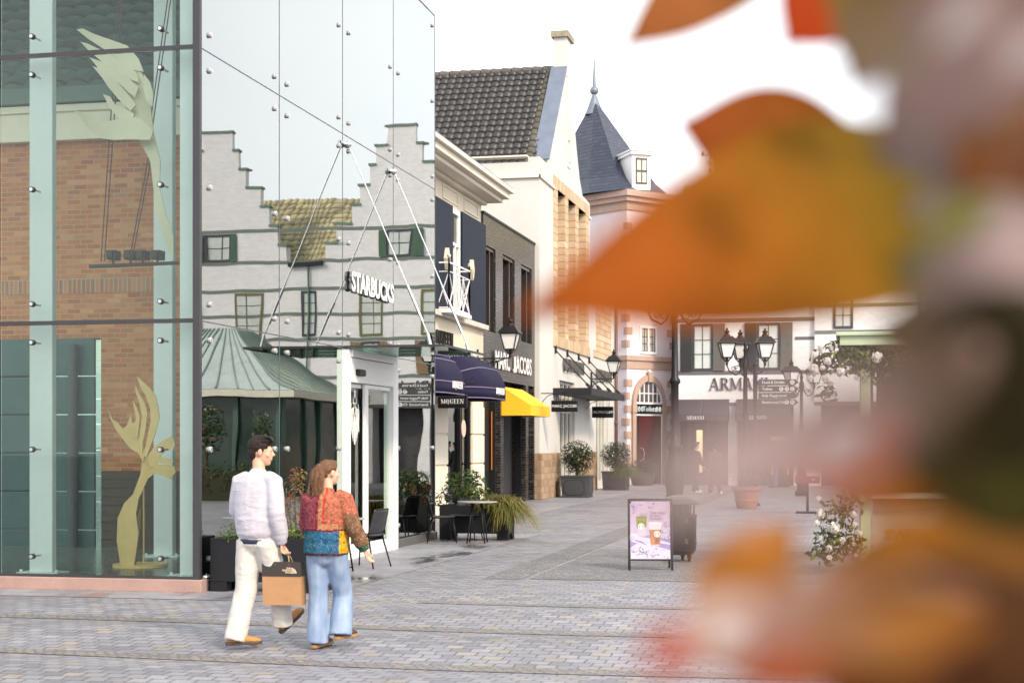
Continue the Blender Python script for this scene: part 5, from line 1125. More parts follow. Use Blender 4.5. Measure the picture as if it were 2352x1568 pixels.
# ================================================================== street lamps
OPAL = P((.72,.72,.72), .3, var=.04, name='opal glass')
def lantern(parent, o, sc=1.):
    o = V(o); S_ = lambda z, w_: [(o + V((sx*w_, sy*w_, z))*1) if sc == 1 else o + V((sx*w_, sy*w_, z))*sc for sx, sy in ((-1,-1),(1,-1),(1,1),(-1,1))]
    b = MB(); lo, hi = S_(.14,.13), S_(.56,.23)
    for i in range(4):
        b.bar(lo[i], hi[i], .026*sc); b.bar(lo[i], lo[(i+1)%4], .026*sc); b.bar(hi[i], hi[(i+1)%4], .034*sc)
    for i in range(4): b.tube([o+V((0,0,-.04))*sc, o + (lo[i]-o)*.5 + V((0,0,-.01))*sc, lo[i]], .013*sc, 5)
    b.lathe([(.03*sc,-.1*sc),(.045*sc,-.04*sc),(.03*sc,.02*sc),(.05*sc,.1*sc),(.05*sc,.14*sc)], o, 10)
    lt = b.build('lantern', IRON, parent)
    b = MB(); r0, r1, r2 = S_(.57,.29), S_(.6,.28), S_(.77,.15)
    b.add(r0+r1+r2, [(3,2,1,0),(8,9,10,11)] + [(i,(i+1)%4,4+(i+1)%4,4+i) for i in range(4)] + [(4+i,4+(i+1)%4,8+(i+1)%4,8+i) for i in range(4)])
    b.lathe([(.1*sc,.77*sc),(.09*sc,.83*sc),(.05*sc,.86*sc),(.085*sc,.9*sc),(.085*sc,.92*sc),(.03*sc,.97*sc),(.035*sc,1.0*sc),(.01*sc,1.03*sc)], o, 12)
    b.build('lantern_roof', IRON, lt)
    b = MB(); a, c = S_(.15,.122), S_(.555,.222); b.add(a+c, [(3,2,1,0),(4,5,6,7)] + [(i,(i+1)%4,4+(i+1)%4,4+i) for i in range(4)]); b.build('glass', OPAL, lt)
def scroll(b, p, d, L, r=.022):
    # curved bracket from post p reaching out L along d, rising at its end
    p = V(p); d = V(d); Z = V((0,0,1))
    b.tube([p + Z*.42 - d*-.02, p + d*.06 + Z*.47, p + d*.1 + Z*.42, p + d*.1 + Z*.2, p + d*.17 + Z*.02, p + d*L*.5 - Z*.08, p + d*L*.85 + Z*.02, p + d*L + Z*.2], [r*.7,r,r,r,r,r*1.1,r,r*.9], 8)
    for c, rad, s0 in ((p + d*L*.42 + Z*.1, .11, 0), (p + d*L*.66 + Z*.12, .08, 2)):
        b.tube([c + d*(rad*(1-t*.045)*math.cos(s0+t*.55)) + Z*(rad*(1-t*.045)*math.sin(s0+t*.55)) for t in range(16)], r*.5, 5)
    b.tube([p + d*.12 + Z*.25, p + d*L*.3 + Z*.28, p + d*L*.45 + Z*.18], r*.5, 5)
LP = thing('street_lamp', 'tall black iron street lamp with three lanterns behind the litter bin', 'street lamp', (0,0,0), 'three armed iron street lamps')
ph = 4.3
b = MB(); b.lathe([(.26,0),(.26,.18),(.21,.22),(.17,.3),(.2,.5),(.21,.75),(.16,1.05),(.12,1.2),(.16,1.28),(.16,1.33),(.1,1.38),(.085,1.6),(.08,2.6),(.115,2.64),(.115,2.7),(.075,2.76),(.06,ph-.3),(.085,ph-.2),(.085,ph-.1),(.055,ph),(.05,ph+.25),(.075,ph+.3),(.04,ph+.4),(.06,ph+.5),(.01,ph+.58)], (0,0,0), 16); b.build('post', IRON, LP, smooth=True, edge=50)
for a in (-5, 190, 95):
    d = V((math.cos(R(a)), math.sin(R(a)), 0)); b = MB(); scroll(b, V((0,0,ph-.35)), d, .58); ar = b.build('arm', IRON, LP, smooth=True); lantern(LP, V((0,0,ph-.05)) + d*.58)
l1, l2, l3 = at(1550,1020,41.5), at(1712,1020,44), at(1841,1020,52)
LAMPS = [(l1, R(8), None, 1.26), (l2, R(14), 'black iron street lamp with three lanterns in front of the dark serif sign', .94), (l3, R(40), 'black iron street lamp half hidden by the white kiosk flowers', .85)]
for p_, rz, lb, k_ in LAMPS:
    if lb is None: LP.location = (p_.x, p_.y, 0); LP.rotation_euler = (0,0,rz); LP.scale = (k_,)*3
    else: dup(LP, (p_.x, p_.y, 0), rz, lb, sc=k_)
def wall_lamp(p, xw, label, sc):
    p = V(p); T_ = thing('wall_lantern', label, 'lamp', p, 'wall lanterns on iron brackets')
    b = MB(); z = p.z - .1*sc; b.tube([(xw, p.y, z), (p.x, p.y, z)], .022*sc, 8); b.box((xw-.02, p.y-.04, z-.45*sc), (xw+.04, p.y+.04, z+.25*sc)); L_ = p.x - xw
    b.tube([(xw, p.y, z-.4*sc), (xw+L_*.15, p.y, z-.15*sc), (xw+L_*.5, p.y, z-.12*sc), (xw+L_*.85, p.y, z-.01)], .02*sc, 6)
    for c in (.22, .5): b.tube([V((xw+L_*c, p.y, z-.13*sc)) + V((.11*sc*(1-t*.05)*math.cos(t*.6), 0, .1*sc*(1-t*.05)*math.sin(t*.6))) for t in range(15)], .013*sc, 5)
    b.build('bracket', IRON, T_, smooth=True); lantern(T_, p, sc)
wall_lamp((-8.72, 39.6, 4.02), -9.6, 'black wall lantern on a long scrolled bracket at the edge of the black tiled shop', .95)
wall_lamp((-8.66, 57.0, 4.2), -9.5, 'black wall lantern above the grey steel canopy next to the pink turret', .95)

# ================================================================== direction sign
fp = at(1735, 1020, 43.6); fp.z = 0
FP_ = thing('direction_sign', 'dark direction sign with four arrow boards in front of the white brick house', 'sign', fp)
b = MB(); b.tube([fp, fp + V((0,0,3.9))], .06, 10); b.ell(fp + V((0,0,3.91)), .07, n=10, k=6); b.lathe([(.14,0),(.14,.05),(.07,.1)], fp, 12); b.build('pole', CHAR, FP_, smooth=True, edge=40)
SG = P((.05,.048,.055), .5, name='sign grey')
for i, tx in enumerate(('Food & Drinks', 'Toilets', 'Kids Playground', 'Roermond City')):
    q = fp + V((.085, -.07, 3.41 - .184*i)); b = MB(); b.prism([(0,-.082),(1.0,-.082),(1.11,0),(1.0,.082),(0,.082)], q, (1,0,0), (0,0,1), (0,.035,0)); ar = b.build('arrow_board', SG, FP_)
    b = MB(); b.text(tx, FY(q + V((.1,-.003,0))), .103, .001, 0, .001, 'LEFT'); b.build('lettering', WFRAME, ar)
    n = (1, 3, 0, 2)[i]
    if n:
        b = MB(); c2 = MB()
        for k in range(n):
            c = q + V((.93 - .15*k, -.004, 0)); b.prism([(.06*math.cos(t*.449), .06*math.sin(t*.449)) for t in range(14)], c, (1,0,0), (0,0,1), (0,.003,0))
            for sx in (-.017,.017): c2.box(c + V((sx-.007,-.0015,-.036)), c + V((sx+.007,-.0005,.026))); c2.prism([(.011*math.cos(t), .011*math.sin(t)+.036) for t in range(6)], c + V((sx,-.0015,0)), (1,0,0), (0,0,1), (0,.001,0))
        b.build('pictogram', WFRAME, ar); c2.build('pictogram_figure', SG, ar)

# ================================================================== litter bin, advertising board, menu stand, bollard
q = V((-2.52, 22.9, 0)); T_ = thing('litter_bin', 'round black litter bin with domed lid and castors behind the lavender poster board', 'bin', q)
b = MB(); b.lathe([(.2,.1),(.22,.12),(.25,.16),(.25,.2),(.255,.21),(.255,.63),(.265,.64),(.265,.68),(.25,.69),(.24,.69)], q, 32); b.build('drum', BLACK, T_, smooth=True, edge=35)
b = MB(); b.lathe([(.3,.83),(.31,.84),(.3,.86),(.25,.9),(.16,.94),(.06,.96),(.01,.965)], q, 32); b.build('lid', P((.07,.07,.075), .3, .4, bump=.9, bsc=34, name='hammered lid'), T_, smooth=True, edge=50)
b = MB()
for a in range(8): b.box(q + V((.22*math.cos(a*.785)-.012, .22*math.sin(a*.785)-.012, .69)), q + V((.22*math.cos(a*.785)+.012, .22*math.sin(a*.785)+.012, .84)))
b.lathe([(.17,.5),(.17,.83)], q, 20); b.build('lid_post', BLACK, T_)
for a in (200, 325, 80):
    b = MB(); c = q + V((.2*math.cos(R(a)), .2*math.sin(R(a)), 0)); b.tube([c + V((-.018,0,.045)), c + V((.018,0,.045))], .045, 14); b.box(c + V((-.03,-.02,.05)), c + V((.03,.02,.13))); b.build('castor', BLACK, T_)
b = MB()
for a in (-60, -20): 
    for z in (.3, .6): c = q + V((.262*math.cos(R(a)), .262*math.sin(R(a)), z)); b.tube([c + V((-.02,0,.04)), c, c + V((.02,0,-.04))], .012, 5); b.tube([c + V((.02,0,.03)), c, c + V((-.02,0,-.03))], .01, 5)
b.build('latch', P((.14,.11,.05), .4, .5, name='worn brass'), T_)

uu = V((CS, SN, 0)); nn_ = V((SN, -CS, 0)); o = at(1446, 1020, 21.15); o.z = 0   # the board faces up the street
AB = thing('advertising_board', 'folding pavement board with a lavender poster of two iced coffees', 'sign', o)
tilt = V((-nn_.x*.16, -nn_.y*.16, 1)).normalized(); bw, bh = .575, .80
def ab(a, c, d=0.): return o + uu*a + tilt*(c + .15) + nn_*d
b = MB(); b.bar(ab(.0,-.15), ab(.0,bh+.02), .028, .03); b.bar(ab(bw,-.15), ab(bw,bh+.02), .028, .03); b.bar(ab(0,bh+.012), ab(bw,bh+.012), .028, .03); b.bar(ab(0,-.005), ab(bw,-.005), .02, .02); b.build('front_frame', BLACK, AB)
b = MB(); t2_ = V((nn_.x*-.0, 0, 0)); back = -nn_*.38
for a in (.02, bw-.0): b.bar(ab(a,bh)+V((0,0,-.01)), o + uu*a + back + nn_*0 - nn_*.02, .026, .026)
b.bar(o+uu*.02+back*.8+V((0,0,.18)), o+uu*bw+back*.8+V((0,0,.18)), .02); b.build('back_frame', BLACK, AB)
b = MB(); b.prism([(.014,0.006),(bw-.014,0.006),(bw-.014,bh-.004),(.014,bh-.004)], ab(0,0), uu, tilt, -nn_*.012)
pc = lambda st, col: b.color(mul(col, .7), st)
pc(0, (.62,.52,.74))
po_n = uu.cross(tilt); po_n = po_n if po_n.dot(nn_) > 0 else -po_n
lay = [0]
def pp(pts, col, flip=False):
    lay[0] += 1; st = len(b.v); b.prism([(a*bw, c*bh) for a, c in pts], ab(0,0) + po_n*(.0006 + .00012*lay[0]), uu, tilt, po_n*.0001); pc(st, col)
def circ(x, y, r, k=12, ry=None): return [(x + r*math.cos(6.283*i/k), y + (ry or r*bw/bh)*math.sin(6.283*i/k)) for i in range(k)]
LAV, LAV2, PRP, DPR = (.68,.6,.82), (.74,.68,.86), (.36,.3,.6), (.16,.12,.34)
pp([(.03,.01),(.97,.01),(.97,.35),(.03,.45)], LAV2)
pp([(.03,.60),(.97,.55),(.97,.97),(.03,.97)], (.62,.46,.66))
pp([(.03,.72),(.97,.70),(.97,.97),(.03,.97)], (.58,.44,.6))
for q_ in ([(.22,.39),(.5,.36),(.97,.28),(.97,.34),(.45,.41)], [(.12,.32),(.42,.24),(.3,.31),(.14,.335)], [(.5,.25),(.97,.16),(.97,.25),(.72,.28)], [(.25,.14),(.48,.05),(.4,.1),(.28,.16)], [(.03,.2),(.2,.28),(.03,.3)]): pp(q_, PRP)
pp([(.16,.72),(.43,.72),(.39,.39),(.21,.39)], (.66,.58,.72)); pp([(.16,.72),(.43,.72),(.405,.545),(.185,.53)], (.28,.3,.045)); pp(circ(.295,.72,.133,14,.013), (.2,.24,.03)); pp([(.2,.66),(.4,.64),(.4,.59),(.19,.61)], (.2,.24,.03))
pp([(.46,.62),(.77,.62),(.72,.235),(.51,.235)], (.5,.2,.075)); pp([(.455,.62),(.775,.62),(.757,.505),(.475,.505)], (.78,.72,.78)); pp(circ(.615,.62,.157,14,.014), (.86,.82,.86)); pp([(.53,.4),(.6,.33),(.58,.27),(.52,.27)], (.62,.3,.12)); pp([(.62,.36),(.7,.43),(.7,.3),(.62,.26)], (.36,.12,.04)); pp([(.51,.255),(.72,.255),(.715,.225),(.515,.225)], (.6,.55,.7))
for x, y in ((.285,.56), (.66,.43)):
    pp(circ(x, y, .078), (.85,.85,.85)); pp(circ(x-.04, y, .016, 8, .03), (.45,.47,.4)); pp(circ(x+.04, y, .016, 8, .03), (.45,.47,.4)); pp([(x-.02,y+.02),(x+.02,y+.02),(x,y+.045)], (.5,.5,.45))
for i in range(70):
    x, y = (rnd.uniform(.04,.2), rnd.uniform(.78,.97)) if i < 26 else (rnd.uniform(.22,.6), rnd.uniform(.86,.97)) if i < 36 else (rnd.uniform(.04,.95), rnd.uniform(.02,.2)) if i < 58 else (rnd.uniform(.86,.96), rnd.uniform(.3,.5))
    pp(circ(x, y, rnd.uniform(.008,.022), 6), rnd.choice([DPR, PRP, (.28,.2,.42), (.45,.4,.68)]))
for x, y in ((.12,.17),(.58,.09),(.9,.38),(.06,.36),(.82,.5),(.3,.17)):
    pp(circ(x, y, .06, 7), (.72,.7,.86))
    for k in range(7): pp(circ(x+rnd.uniform(-.05,.05), y+rnd.uniform(-.035,.035), rnd.uniform(.008,.018), 5), rnd.choice([DPR, PRP, (.5,.45,.75)]))
def ptext(tx, x, y, s, col, rot=0, ax='LEFT'):
    st = len(b.v); lay[0] += 1; M_ = frame(ab(x*bw, y*bh) + po_n*(.004 + .0001*lay[0]), uu, tilt)
    if rot: M_ = M_ @ Matrix.Rotation(R(rot), 4, 'Z')
    b.text(tx, M_, s, .0004, 0, 0, ax); pc(st, col)
DK = (.25,.2,.3)
ptext('Two ways', .49, .795, .052, DK); ptext('to love', .49, .745, .052, DK); ptext('lavender.', .49, .695, .052, DK)
ptext('STARBUCKS', .955, .86, .03, (.85,.82,.88), 90, 'CENTER'); ptext('NEW', .83, .63, .02, (.1,.22,.18)); ptext('Iced', .82, .6, .022, DK); ptext('Lavender', .82, .575, .022, DK); ptext('Latte', .82, .55, .022, DK); ptext('Iced Lavender', .27, .775, .018, DK); ptext('Matcha Latte', .27, .75, .018, DK)
b.build('poster', colmat('poster print', .35), AB)
q = V((-1.16, 39.44, 0)); T_ = thing('menu_stand', 'dark menu stand on a single post with a red box top', 'stand', q)
b = MB(); b.box(q + V((-.28,-.2,0)), q + V((.28,.2,.05))); b.box(q + V((-.03,-.03,.05)), q + V((.03,.03,.75))); b.build('post', BLACK, T_)
b = MB(); b.box(q + V((-.3,-.22,.75)), q + V((.3,.22,.92))); b.build('menu_box', P((.2,.03,.025), .5, name='red box'), T_, bevel=.01)
b = MB(); b.text('M', FY(q + V((.15,-.223,.83))), .1, .002); b.build('lettering', WFRAME, T_)
q = V((-2.87, 64.2, 0)); T_ = thing('bollard', 'squat dark iron bollard in front of the lit shop window', 'bollard', q)
b = MB(); b.lathe([(.3,0),(.3,.12),(.2,.18),(.18,.75),(.24,.8),(.24,.86),(.2,.9),(.24,1.0),(.05,1.03)], q, 12); b.build('body', IRON, T_, smooth=True, edge=40)

# ================================================================== cafe chairs and tables
t = NT('mesh weave'); v_ = t.n('ShaderNodeTexVoronoi', {'Vector': t.obj(), 'Scale': 55.}).outputs[0]
MESHW = t.end(t.n('ShaderNodeMixShader', {0: t.math('LESS_THAN', v_, .3), 1: t.pbr((.035,.036,.04,1), .4), 2: t.n('ShaderNodeBsdfTransparent').outputs[0]}).outputs[0])
def chair(label):
    T_ = thing('cafe_chair', label, 'chair', (0,0,0), 'black wire cafe chairs')
    bx = lambda u, v: (lambda a, z: (a*.22*(1-.12*v), -.2 - .09*v + .035*(2*u-1)**2, .47 + .34*v))(2*u-1, 0)
    b = MB(); b.grid(lambda u, v: ((2*u-1)*.225, -.2 + .42*v, .45 + .015*(2*u-1)**2 - .015*math.sin(v*3.1)), 8, 8); b.build('seat', P((.04,.041,.045), .4, name='seat'), T_, smooth=True, solid=.014)
    b = MB(); b.grid(bx, 10, 8); b.build('backrest', MESHW, T_, smooth=True, solid=.01)
    b = MB(); b.tube([V(bx(0,0)) + V((0,-.02,-.02))] + [V(bx(0,k/5)) for k in range(1,5)] + [V(bx(.04,.98))] + [V(bx(k/8,1.0)) for k in range(1,8)] + [V(bx(.96,.98))] + [V(bx(1,k/5)) for k in range(4,0,-1)] + [V(bx(1,0)) + V((0,-.02,-.02))], .011, 8); b.build('back_frame', BLACK, T_, smooth=True)
    for sx in (-1, 1):
        for sy, yy in ((-.16,-.27), (.18,.24)):
            b = MB(); b.tube([(sx*.19, sy, .44), (sx*.25, yy, .0)], [.013,.01], 8); b.build('leg', BLACK, T_, smooth=True)
    b = MB(); b.tube([(-.19,-.16,.435),(.19,-.16,.435),(.19,.18,.435),(-.19,.18,.435),(-.19,-.16,.435)], .01, 6); b.build('seat_frame', BLACK, T_)
    return T_
C0 = chair('black wire chair with mesh back at the table right behind the walking woman')
C0.location = (-6.62, 20.75, 0); C0.rotation_euler = (0,0,R(78))
def place(T_, x, y, rz, lb): return dup(T_, (x, y, 0), R(rz), lb)
place(C0, -7.0, 26.3, -72, 'black wire chair seen side on, left of the far round cafe table')
place(C0, -6.75, 26.95, 178, 'black mesh backed chair seen from the front, behind the far round cafe table')
def table(label):
    T_ = thing('cafe_table', label, 'table', (0,0,0), 'round grey cafe tables')
    b = MB(); b.lathe([(.3,.725),(.34,.73),(.345,.74),(.34,.75),(.01,.752)], (0,0,0), 36); b.build('table_top', P((.3,.3,.31), .35, var=.1, name='table top'), T_, smooth=True, edge=40)
    for a in (30, 120, 210, 300):
        b = MB(); d = V((math.cos(R(a)), math.sin(R(a)), 0)); b.tube([d*.1 + V((0,0,.725)), d*.22 + V((0,0,.0))], .012, 8); b.build('leg', BLACK, T_, smooth=True)
    b = MB(); b.tube([V((.2*math.cos(R(a)), .2*math.sin(R(a)), .06)) for a in (30,210)], .009, 6); b.tube([V((.2*math.cos(R(a)), .2*math.sin(R(a)), .068)) for a in (120,300)], .009, 6); b.build('stretcher', BLACK, T_)
    return T_
T0 = table('round grey cafe table partly hidden by the walking woman'); T0.location = (-6.72, 19.9, 0); T0.rotation_euler = (0,0,.3); T0.scale = (1,1,.96)
place(T0, -6.36, 26.25, 20, 'round grey cafe table standing in front of the far planter box')
# ================================================================== people
def remeshed(b, name, mat, parent, vox=.012, it=3, disp=None, colf=None):
    me0 = b.mesh('tmp', mat); o = bpy.data.objects.new('tmp', me0); COL.objects.link(o)
    m = o.modifiers.new('r', 'REMESH'); m.mode = 'VOXEL'; m.voxel_size = vox; m.use_smooth_shade = True
    s = o.modifiers.new('s', 'SMOOTH'); s.factor = .6; s.iterations = it
    bpy.context.view_layer.update(); dg = bpy.context.evaluated_depsgraph_get()
    me = bpy.data.meshes.new_from_object(o.evaluated_get(dg)); bpy.data.objects.remove(o); me.name = name
    if disp:
        ns = [v.normal.copy() for v in me.vertices]
        for v, n in zip(me.vertices, ns): v.co += n * disp(v.co, n)
    if colf:
        ca = me.color_attributes.new('Col', 'FLOAT_COLOR', 'POINT'); ns = [v.normal.copy() for v in me.vertices]
        ca.data.foreach_set('color', [k for v, n in zip(me.vertices, ns) for k in (*colf(v.co, n), 1.)])
    me.materials.clear(); me.materials.append(mat)
    me.polygons.foreach_set('use_smooth', [True]*len(me.polygons))
    o = bpy.data.objects.new(name, me); COL.objects.link(o); o.parent = parent; LOC[o.name] = V((0,0,0)); return o
def folds(amp, fz=(13,13,6), ph=0.):
    def f(c, n): q = V((c.x*fz[0]+ph, c.y*fz[1], c.z*fz[2])); return amp * (noise.noise(q) + .5*noise.noise(q*2.1))
    return f
t = NT('skin'); c_ = t.n('ShaderNodeVertexColor', layer_name='Col').outputs[0]
SKIN = t.end(t.pbr(c_, .5, 0., None, .4, **{'Subsurface Weight': .12, 'Subsurface Radius': (.01,.004,.002)}))
HAIRD = P((.014,.008,.006), .5, var=.4, spec=.25, sc=60, bump=.5, bsc=220, name='dark brown hair'); HAIRB = P((.12,.058,.027), .5, var=.45, spec=.3, sc=50, bump=.6, bsc=220, name='light brown hair')
EYE_ = P((.03,.02,.015), .15, name='eye')
def hand(b, w_, d, side, curl=.9):
    w_ = V(w_); d = V(d).normalized(); s = V(side).normalized(); s = (s - d*s.dot(d)).normalized(); pn = d.cross(s)  # s = thumb side, pn = palm normal
    b.tube([w_ - d*.03, w_ + d*.02, w_ + d*.055, w_ + d*.09], [(.024,.02),(.034,.015),(.041,.014),(.038,.012)], 10, side=s)
    for i, (o, l) in enumerate(((.03,.07),(.011,.078),(-.009,.073),(-.028,.058))):
        p = w_ + d*.085 + s*o; q = [p - d*.015]; a = 0; 
        for k, f in enumerate((.45,.32,.25)):
            a += curl*(.55,.8,.6)[k]*(1+.08*i); q.append(q[-1] + (d*math.cos(a) + pn*math.sin(a))*(l*f + (.015 if k == 0 else 0)))
        b.tube(q, [.0095,.009,.0083,.007], 8)
    p = w_ + d*.03 + s*.026; b.tube([p, p + d*.03 + s*.022 + pn*.012, p + d*.06 + s*.024 + pn*.028, p + d*.083 + s*.014 + pn*.04], [.013,.0115,.01,.008], 8)
def person(label, loc, rz, J, H, skin, fine=True, hair=None, group=None):
    T_ = thing('person', label, 'person', (0,0,0), group); vx = .0065 if fine else .02
    hc, yaw = V(J['head']), R(J.get('yaw', 0)); k = H / 1.8; Mh = Matrix.Rotation(-yaw, 3, 'Z') @ Matrix.Rotation(R(J.get('nod', 0)), 3, 'X')
    h = lambda x, y, z: hc + Mh @ V((x*k, y*k, z*k))
    b = MB()
    b.ell(h(0,-.012,.03), (.076*k,.098*k,.098*k), Mh); b.ell(h(0,.035,-.035), (.06*k,.068*k,.082*k), Mh); b.ell(h(0,.062,-.09), (.034*k,.03*k,.026*k), Mh); b.ell(h(0,.07,.005), (.052*k,.03*k,.05*k), Mh)
    b.tube([h(0,.088,.022), h(0,.112,-.022), h(0,.1,-.03)], [.009*k,.016*k,.01*k], 8)
    for s in (-1, 1): b.ell(h(s*.077,.0,-.005), (.011*k,.02*k,.033*k), Mh); b.ell(h(s*.05,.062,-.025), (.018*k,.02*k,.02*k), Mh)
    b.tube([h(-.02,.095,-.058), h(0,.1,-.056), h(.02,.095,-.058)], .008*k, 6)
    nb = V(J['neck']); b.tube([nb + V((0,-.01,-.06)), nb, h(0,-.02,-.06), h(0,-.005,-.0)], [.07*k,.056*k,.053*k,.05*k], 12)
    p = V(J['pelvis']); b.tube([p + V((0,0,-.05)), p + V((0,0,.1)), (p+nb)/2, nb + V((0,-.01,-.1)), nb + V((0,0,-.03))], [(.15*k,.1*k),(.14*k,.095*k),(.14*k,.09*k),(.17*k,.09*k),(.08*k,.06*k)], 14, side=(1,0,0))
    for s, S_ in ((-1,'L'), (1,'R')):
        sh, el, wr = V(J['sh'+S_]), V(J['el'+S_]), V(J['wr'+S_]); b.tube([sh.lerp(nb,.4), sh, sh.lerp(el,.5), el, el.lerp(wr,.3), wr], [.05*k,.055*k,.047*k,.04*k,.041*k,.025*k], 10)
        hd = V(J.get('hd'+S_, (wr - el))); hand(b, wr, hd, V(J.get('th'+S_, (0,1,0))), J.get('curl'+S_, .6))
        hp, kn, an = V(J['hp'+S_]), V(J['kn'+S_]), V(J['an'+S_]); b.tube([hp, hp.lerp(kn,.5), kn, kn.lerp(an,.35), an], [.085*k,.075*k,.056*k,.055*k,.037*k], 10)
        to = V(J['to'+S_]); b.tube([an + (an-to)*.12 + V((0,0,-.03)), an.lerp(to,.5) + V((0,0,-.0)), to], [.035*k,.036*k,.025*k], 8)
    lip = h(0,.1,-.057)
    def cf(c, n): return mul(skin, .55 + 0*c.x) if (c - lip).length < .018*k else skin
    remeshed(b, 'body', SKIN, T_, vx, 3, None, cf)
    if fine:
        for s in (-1, 1): b = MB(); b.ell(h(s*.031,.086,.012), (.011,.007,.007), Mh); b.build('eye', EYE_, T_, smooth=True)
    if hair: hair(T_, h, Mh, k)
    T_.location = loc; T_.rotation_euler = (0,0,rz); T_.scale = (.955,)*3 if fine else (1,1,1); return T_
def shoe(T_, an, to, upper, sole, name='shoe', w_=.046):
    an, to = V(an), V(to); d = (to - an); d = V((d.x,d.y,d.z + (an.z-to.z) - .0)) if False else d
    f = V((d.x, d.y, 0)).normalized(); pitch = math.atan2(to.z - (an.z - .065), V((d.x,d.y,0)).length); f = f*math.cos(pitch) + V((0,0,math.sin(pitch))); r = f.cross(V((0,0,1))).normalized(); u = r.cross(f)
    hb = an - u*.062 - f*.06; L = .285
    b = MB(); P_ = lambda a, z: hb + f*a + u*z
    b.tube([P_(-.005,.045), P_(.03,.05), P_(.1,.055), P_(.18,.04), P_(.25,.032), P_(L,.028)], [(.03,.03),(.038,.04),(.043,.047),(.048,.034),(.042,.026),(.018,.014)], 12, side=r); b.tube([P_(.03,.04), P_(.045,.1)], [(.04,.042),(.036,.042)], 12, side=f)
    so = remeshed(b, name, upper, T_, .009, 2)
    b = MB(); o = [(-.018,-.026),(-.022,0),(-.018,.026),(.06,.038),(.14,.042),(.2,.05),(.26,.04),(.29,.018),(.294,0),(.29,-.018),(.26,-.04),(.2,-.05),(.14,-.042),(.06,-.038)]
    b.prism(o, P_(0,-.002), f, r, u*.03); b.build('sole', sole, so, bevel=.006)
def trousers(T_, J, mat, r=(.115,.108,.104,.11), name='trousers', vox=.012, top=.08, amp=.010):
    b = MB(); p = V(J['pelvis']); b.tube([p + V((0,0,-.07)), p + V((0,0,0)), p + V((0,0,top))], [(.168,.125),(.172,.122),(.15,.108)], 16, side=(1,0,0)); b.ell(p + V((.0,-.035,-.03)), (.148,.09,.12))
    for s, S_ in ((-1,'L'),(1,'R')):
        hp, kn, an = V(J['hp'+S_]), V(J['kn'+S_]), V(J['an'+S_]); an2 = an + V((0,.0,-.03)); b.tube([hp + V((0,0,.02)), hp.lerp(kn,.5), kn, kn.lerp(an,.5), an2], [r[0],r[1],r[2],(r[2]+r[3])/2,r[3]], 14)
    return remeshed(b, name, mat, T_, vox, 4, folds(amp*.8, (9,9,6), 3.))
def clothmat(name, col, seam=.0, bsc=400.):
    t = NT(name); g = t.noise(t.obj(), 7., 5.); c = t.ramp(g, [(.3, mul(col, .88)), (.7, mul(col, 1.06))])
    wv = t.n('ShaderNodeVectorMath', {0: t.obj(), 1: (4, 4, 10)}, operation='MULTIPLY').outputs[0]
    wr = t.n('ShaderNodeTexNoise', {'Vector': wv, 'Scale': 1., 'Detail': 2., 'Distortion': 1.6}).outputs[0]
    h = t.math('ADD', t.math('MULTIPLY', t.math('ABSOLUTE', t.math('SUBTRACT', wr, .5)), 6.), t.math('MULTIPLY', t.noise(t.obj(), bsc, 2.), .15))
    return t.end(t.pbr(c, .85, 0., t.bump(h, .18, .014), .25, **{'Sheen Weight': .2}))
# --- walking man
J = dict(pelvis=(0,0,.95), neck=(0,.03,1.515), head=(0,.055,1.685), yaw=56, nod=-4,
    shL=(-.19,.0,1.43), elL=(-.25,.03,1.17), wrL=(-.22,.2,.98), shR=(.19,.0,1.43), elR=(.245,-.035,1.16), wrR=(.235,.05,.905), hdR=(.0,.12,-1), thR=(-.3,1,0), curlR=1.25,
    hpL=(-.085,0,.9), knL=(-.1,-.02,.5), anL=(-.12,-.15,.085), toL=(.03,-.02,.025), hpR=(.085,0,.9), knR=(.1,.17,.52), anR=(.1,.24,.19), toR=(.15,.42,.27))
def hair_short(T_, h, Mh, k, mat=HAIRD):
    b = MB(); b.ell(h(0,-.022,.05), (.085*k,.105*k,.092*k), Mh); b.ell(h(0,-.062,-.0), (.07*k,.055*k,.085*k), Mh); b.ell(h(0,.05,.1), (.068*k,.058*k,.04*k), Mh)
    for i in range(60):
        a = rnd.uniform(0,6.28); e = rnd.uniform(.1,1.3); p = V((.084*math.cos(a)*math.cos(e), -.015+.1*math.sin(a)*math.cos(e), .05+.092*math.sin(e)))
        if p.y > .06 and p.z < .09: continue
        q = p + V((rnd.uniform(-.012,.012), .03, .006)); b.tube([h(*(p*.95)), h(*(p*1.03)), h(*q)], [.012*k,.01*k,.003*k], 6)
    for i in range(7): x = -.06+.02*i; b.tube([h(x,.03,.13), h(x+.012,.075,.132), h(x+.02,.1,.1-.012*(i%2))], [.015*k,.014*k,.007*k], 6)
    for s in (-1, 1): b.tube([h(s*.074,.012,.06), h(s*.077,.024,.0)], [.014*k,.006*k], 6)
    remeshed(b, 'hair', mat, T_, .006, 1, folds(.003, (60,60,25)))
def gz(p): return swell(p.x, p.y)
pm = at(590, 1020, 13.0); pm.z = gz(at(560,1020,13.4)) - .005
MAN = person('person in a pale lilac sweatshirt and off white jeans walking with a paper shopping bag', pm, TH - R(30), J, 1.8, (.56,.33,.23), True, hair_short, 'couple walking across the square')
SWEAT = clothmat('lilac sweatshirt', (.47,.455,.52))
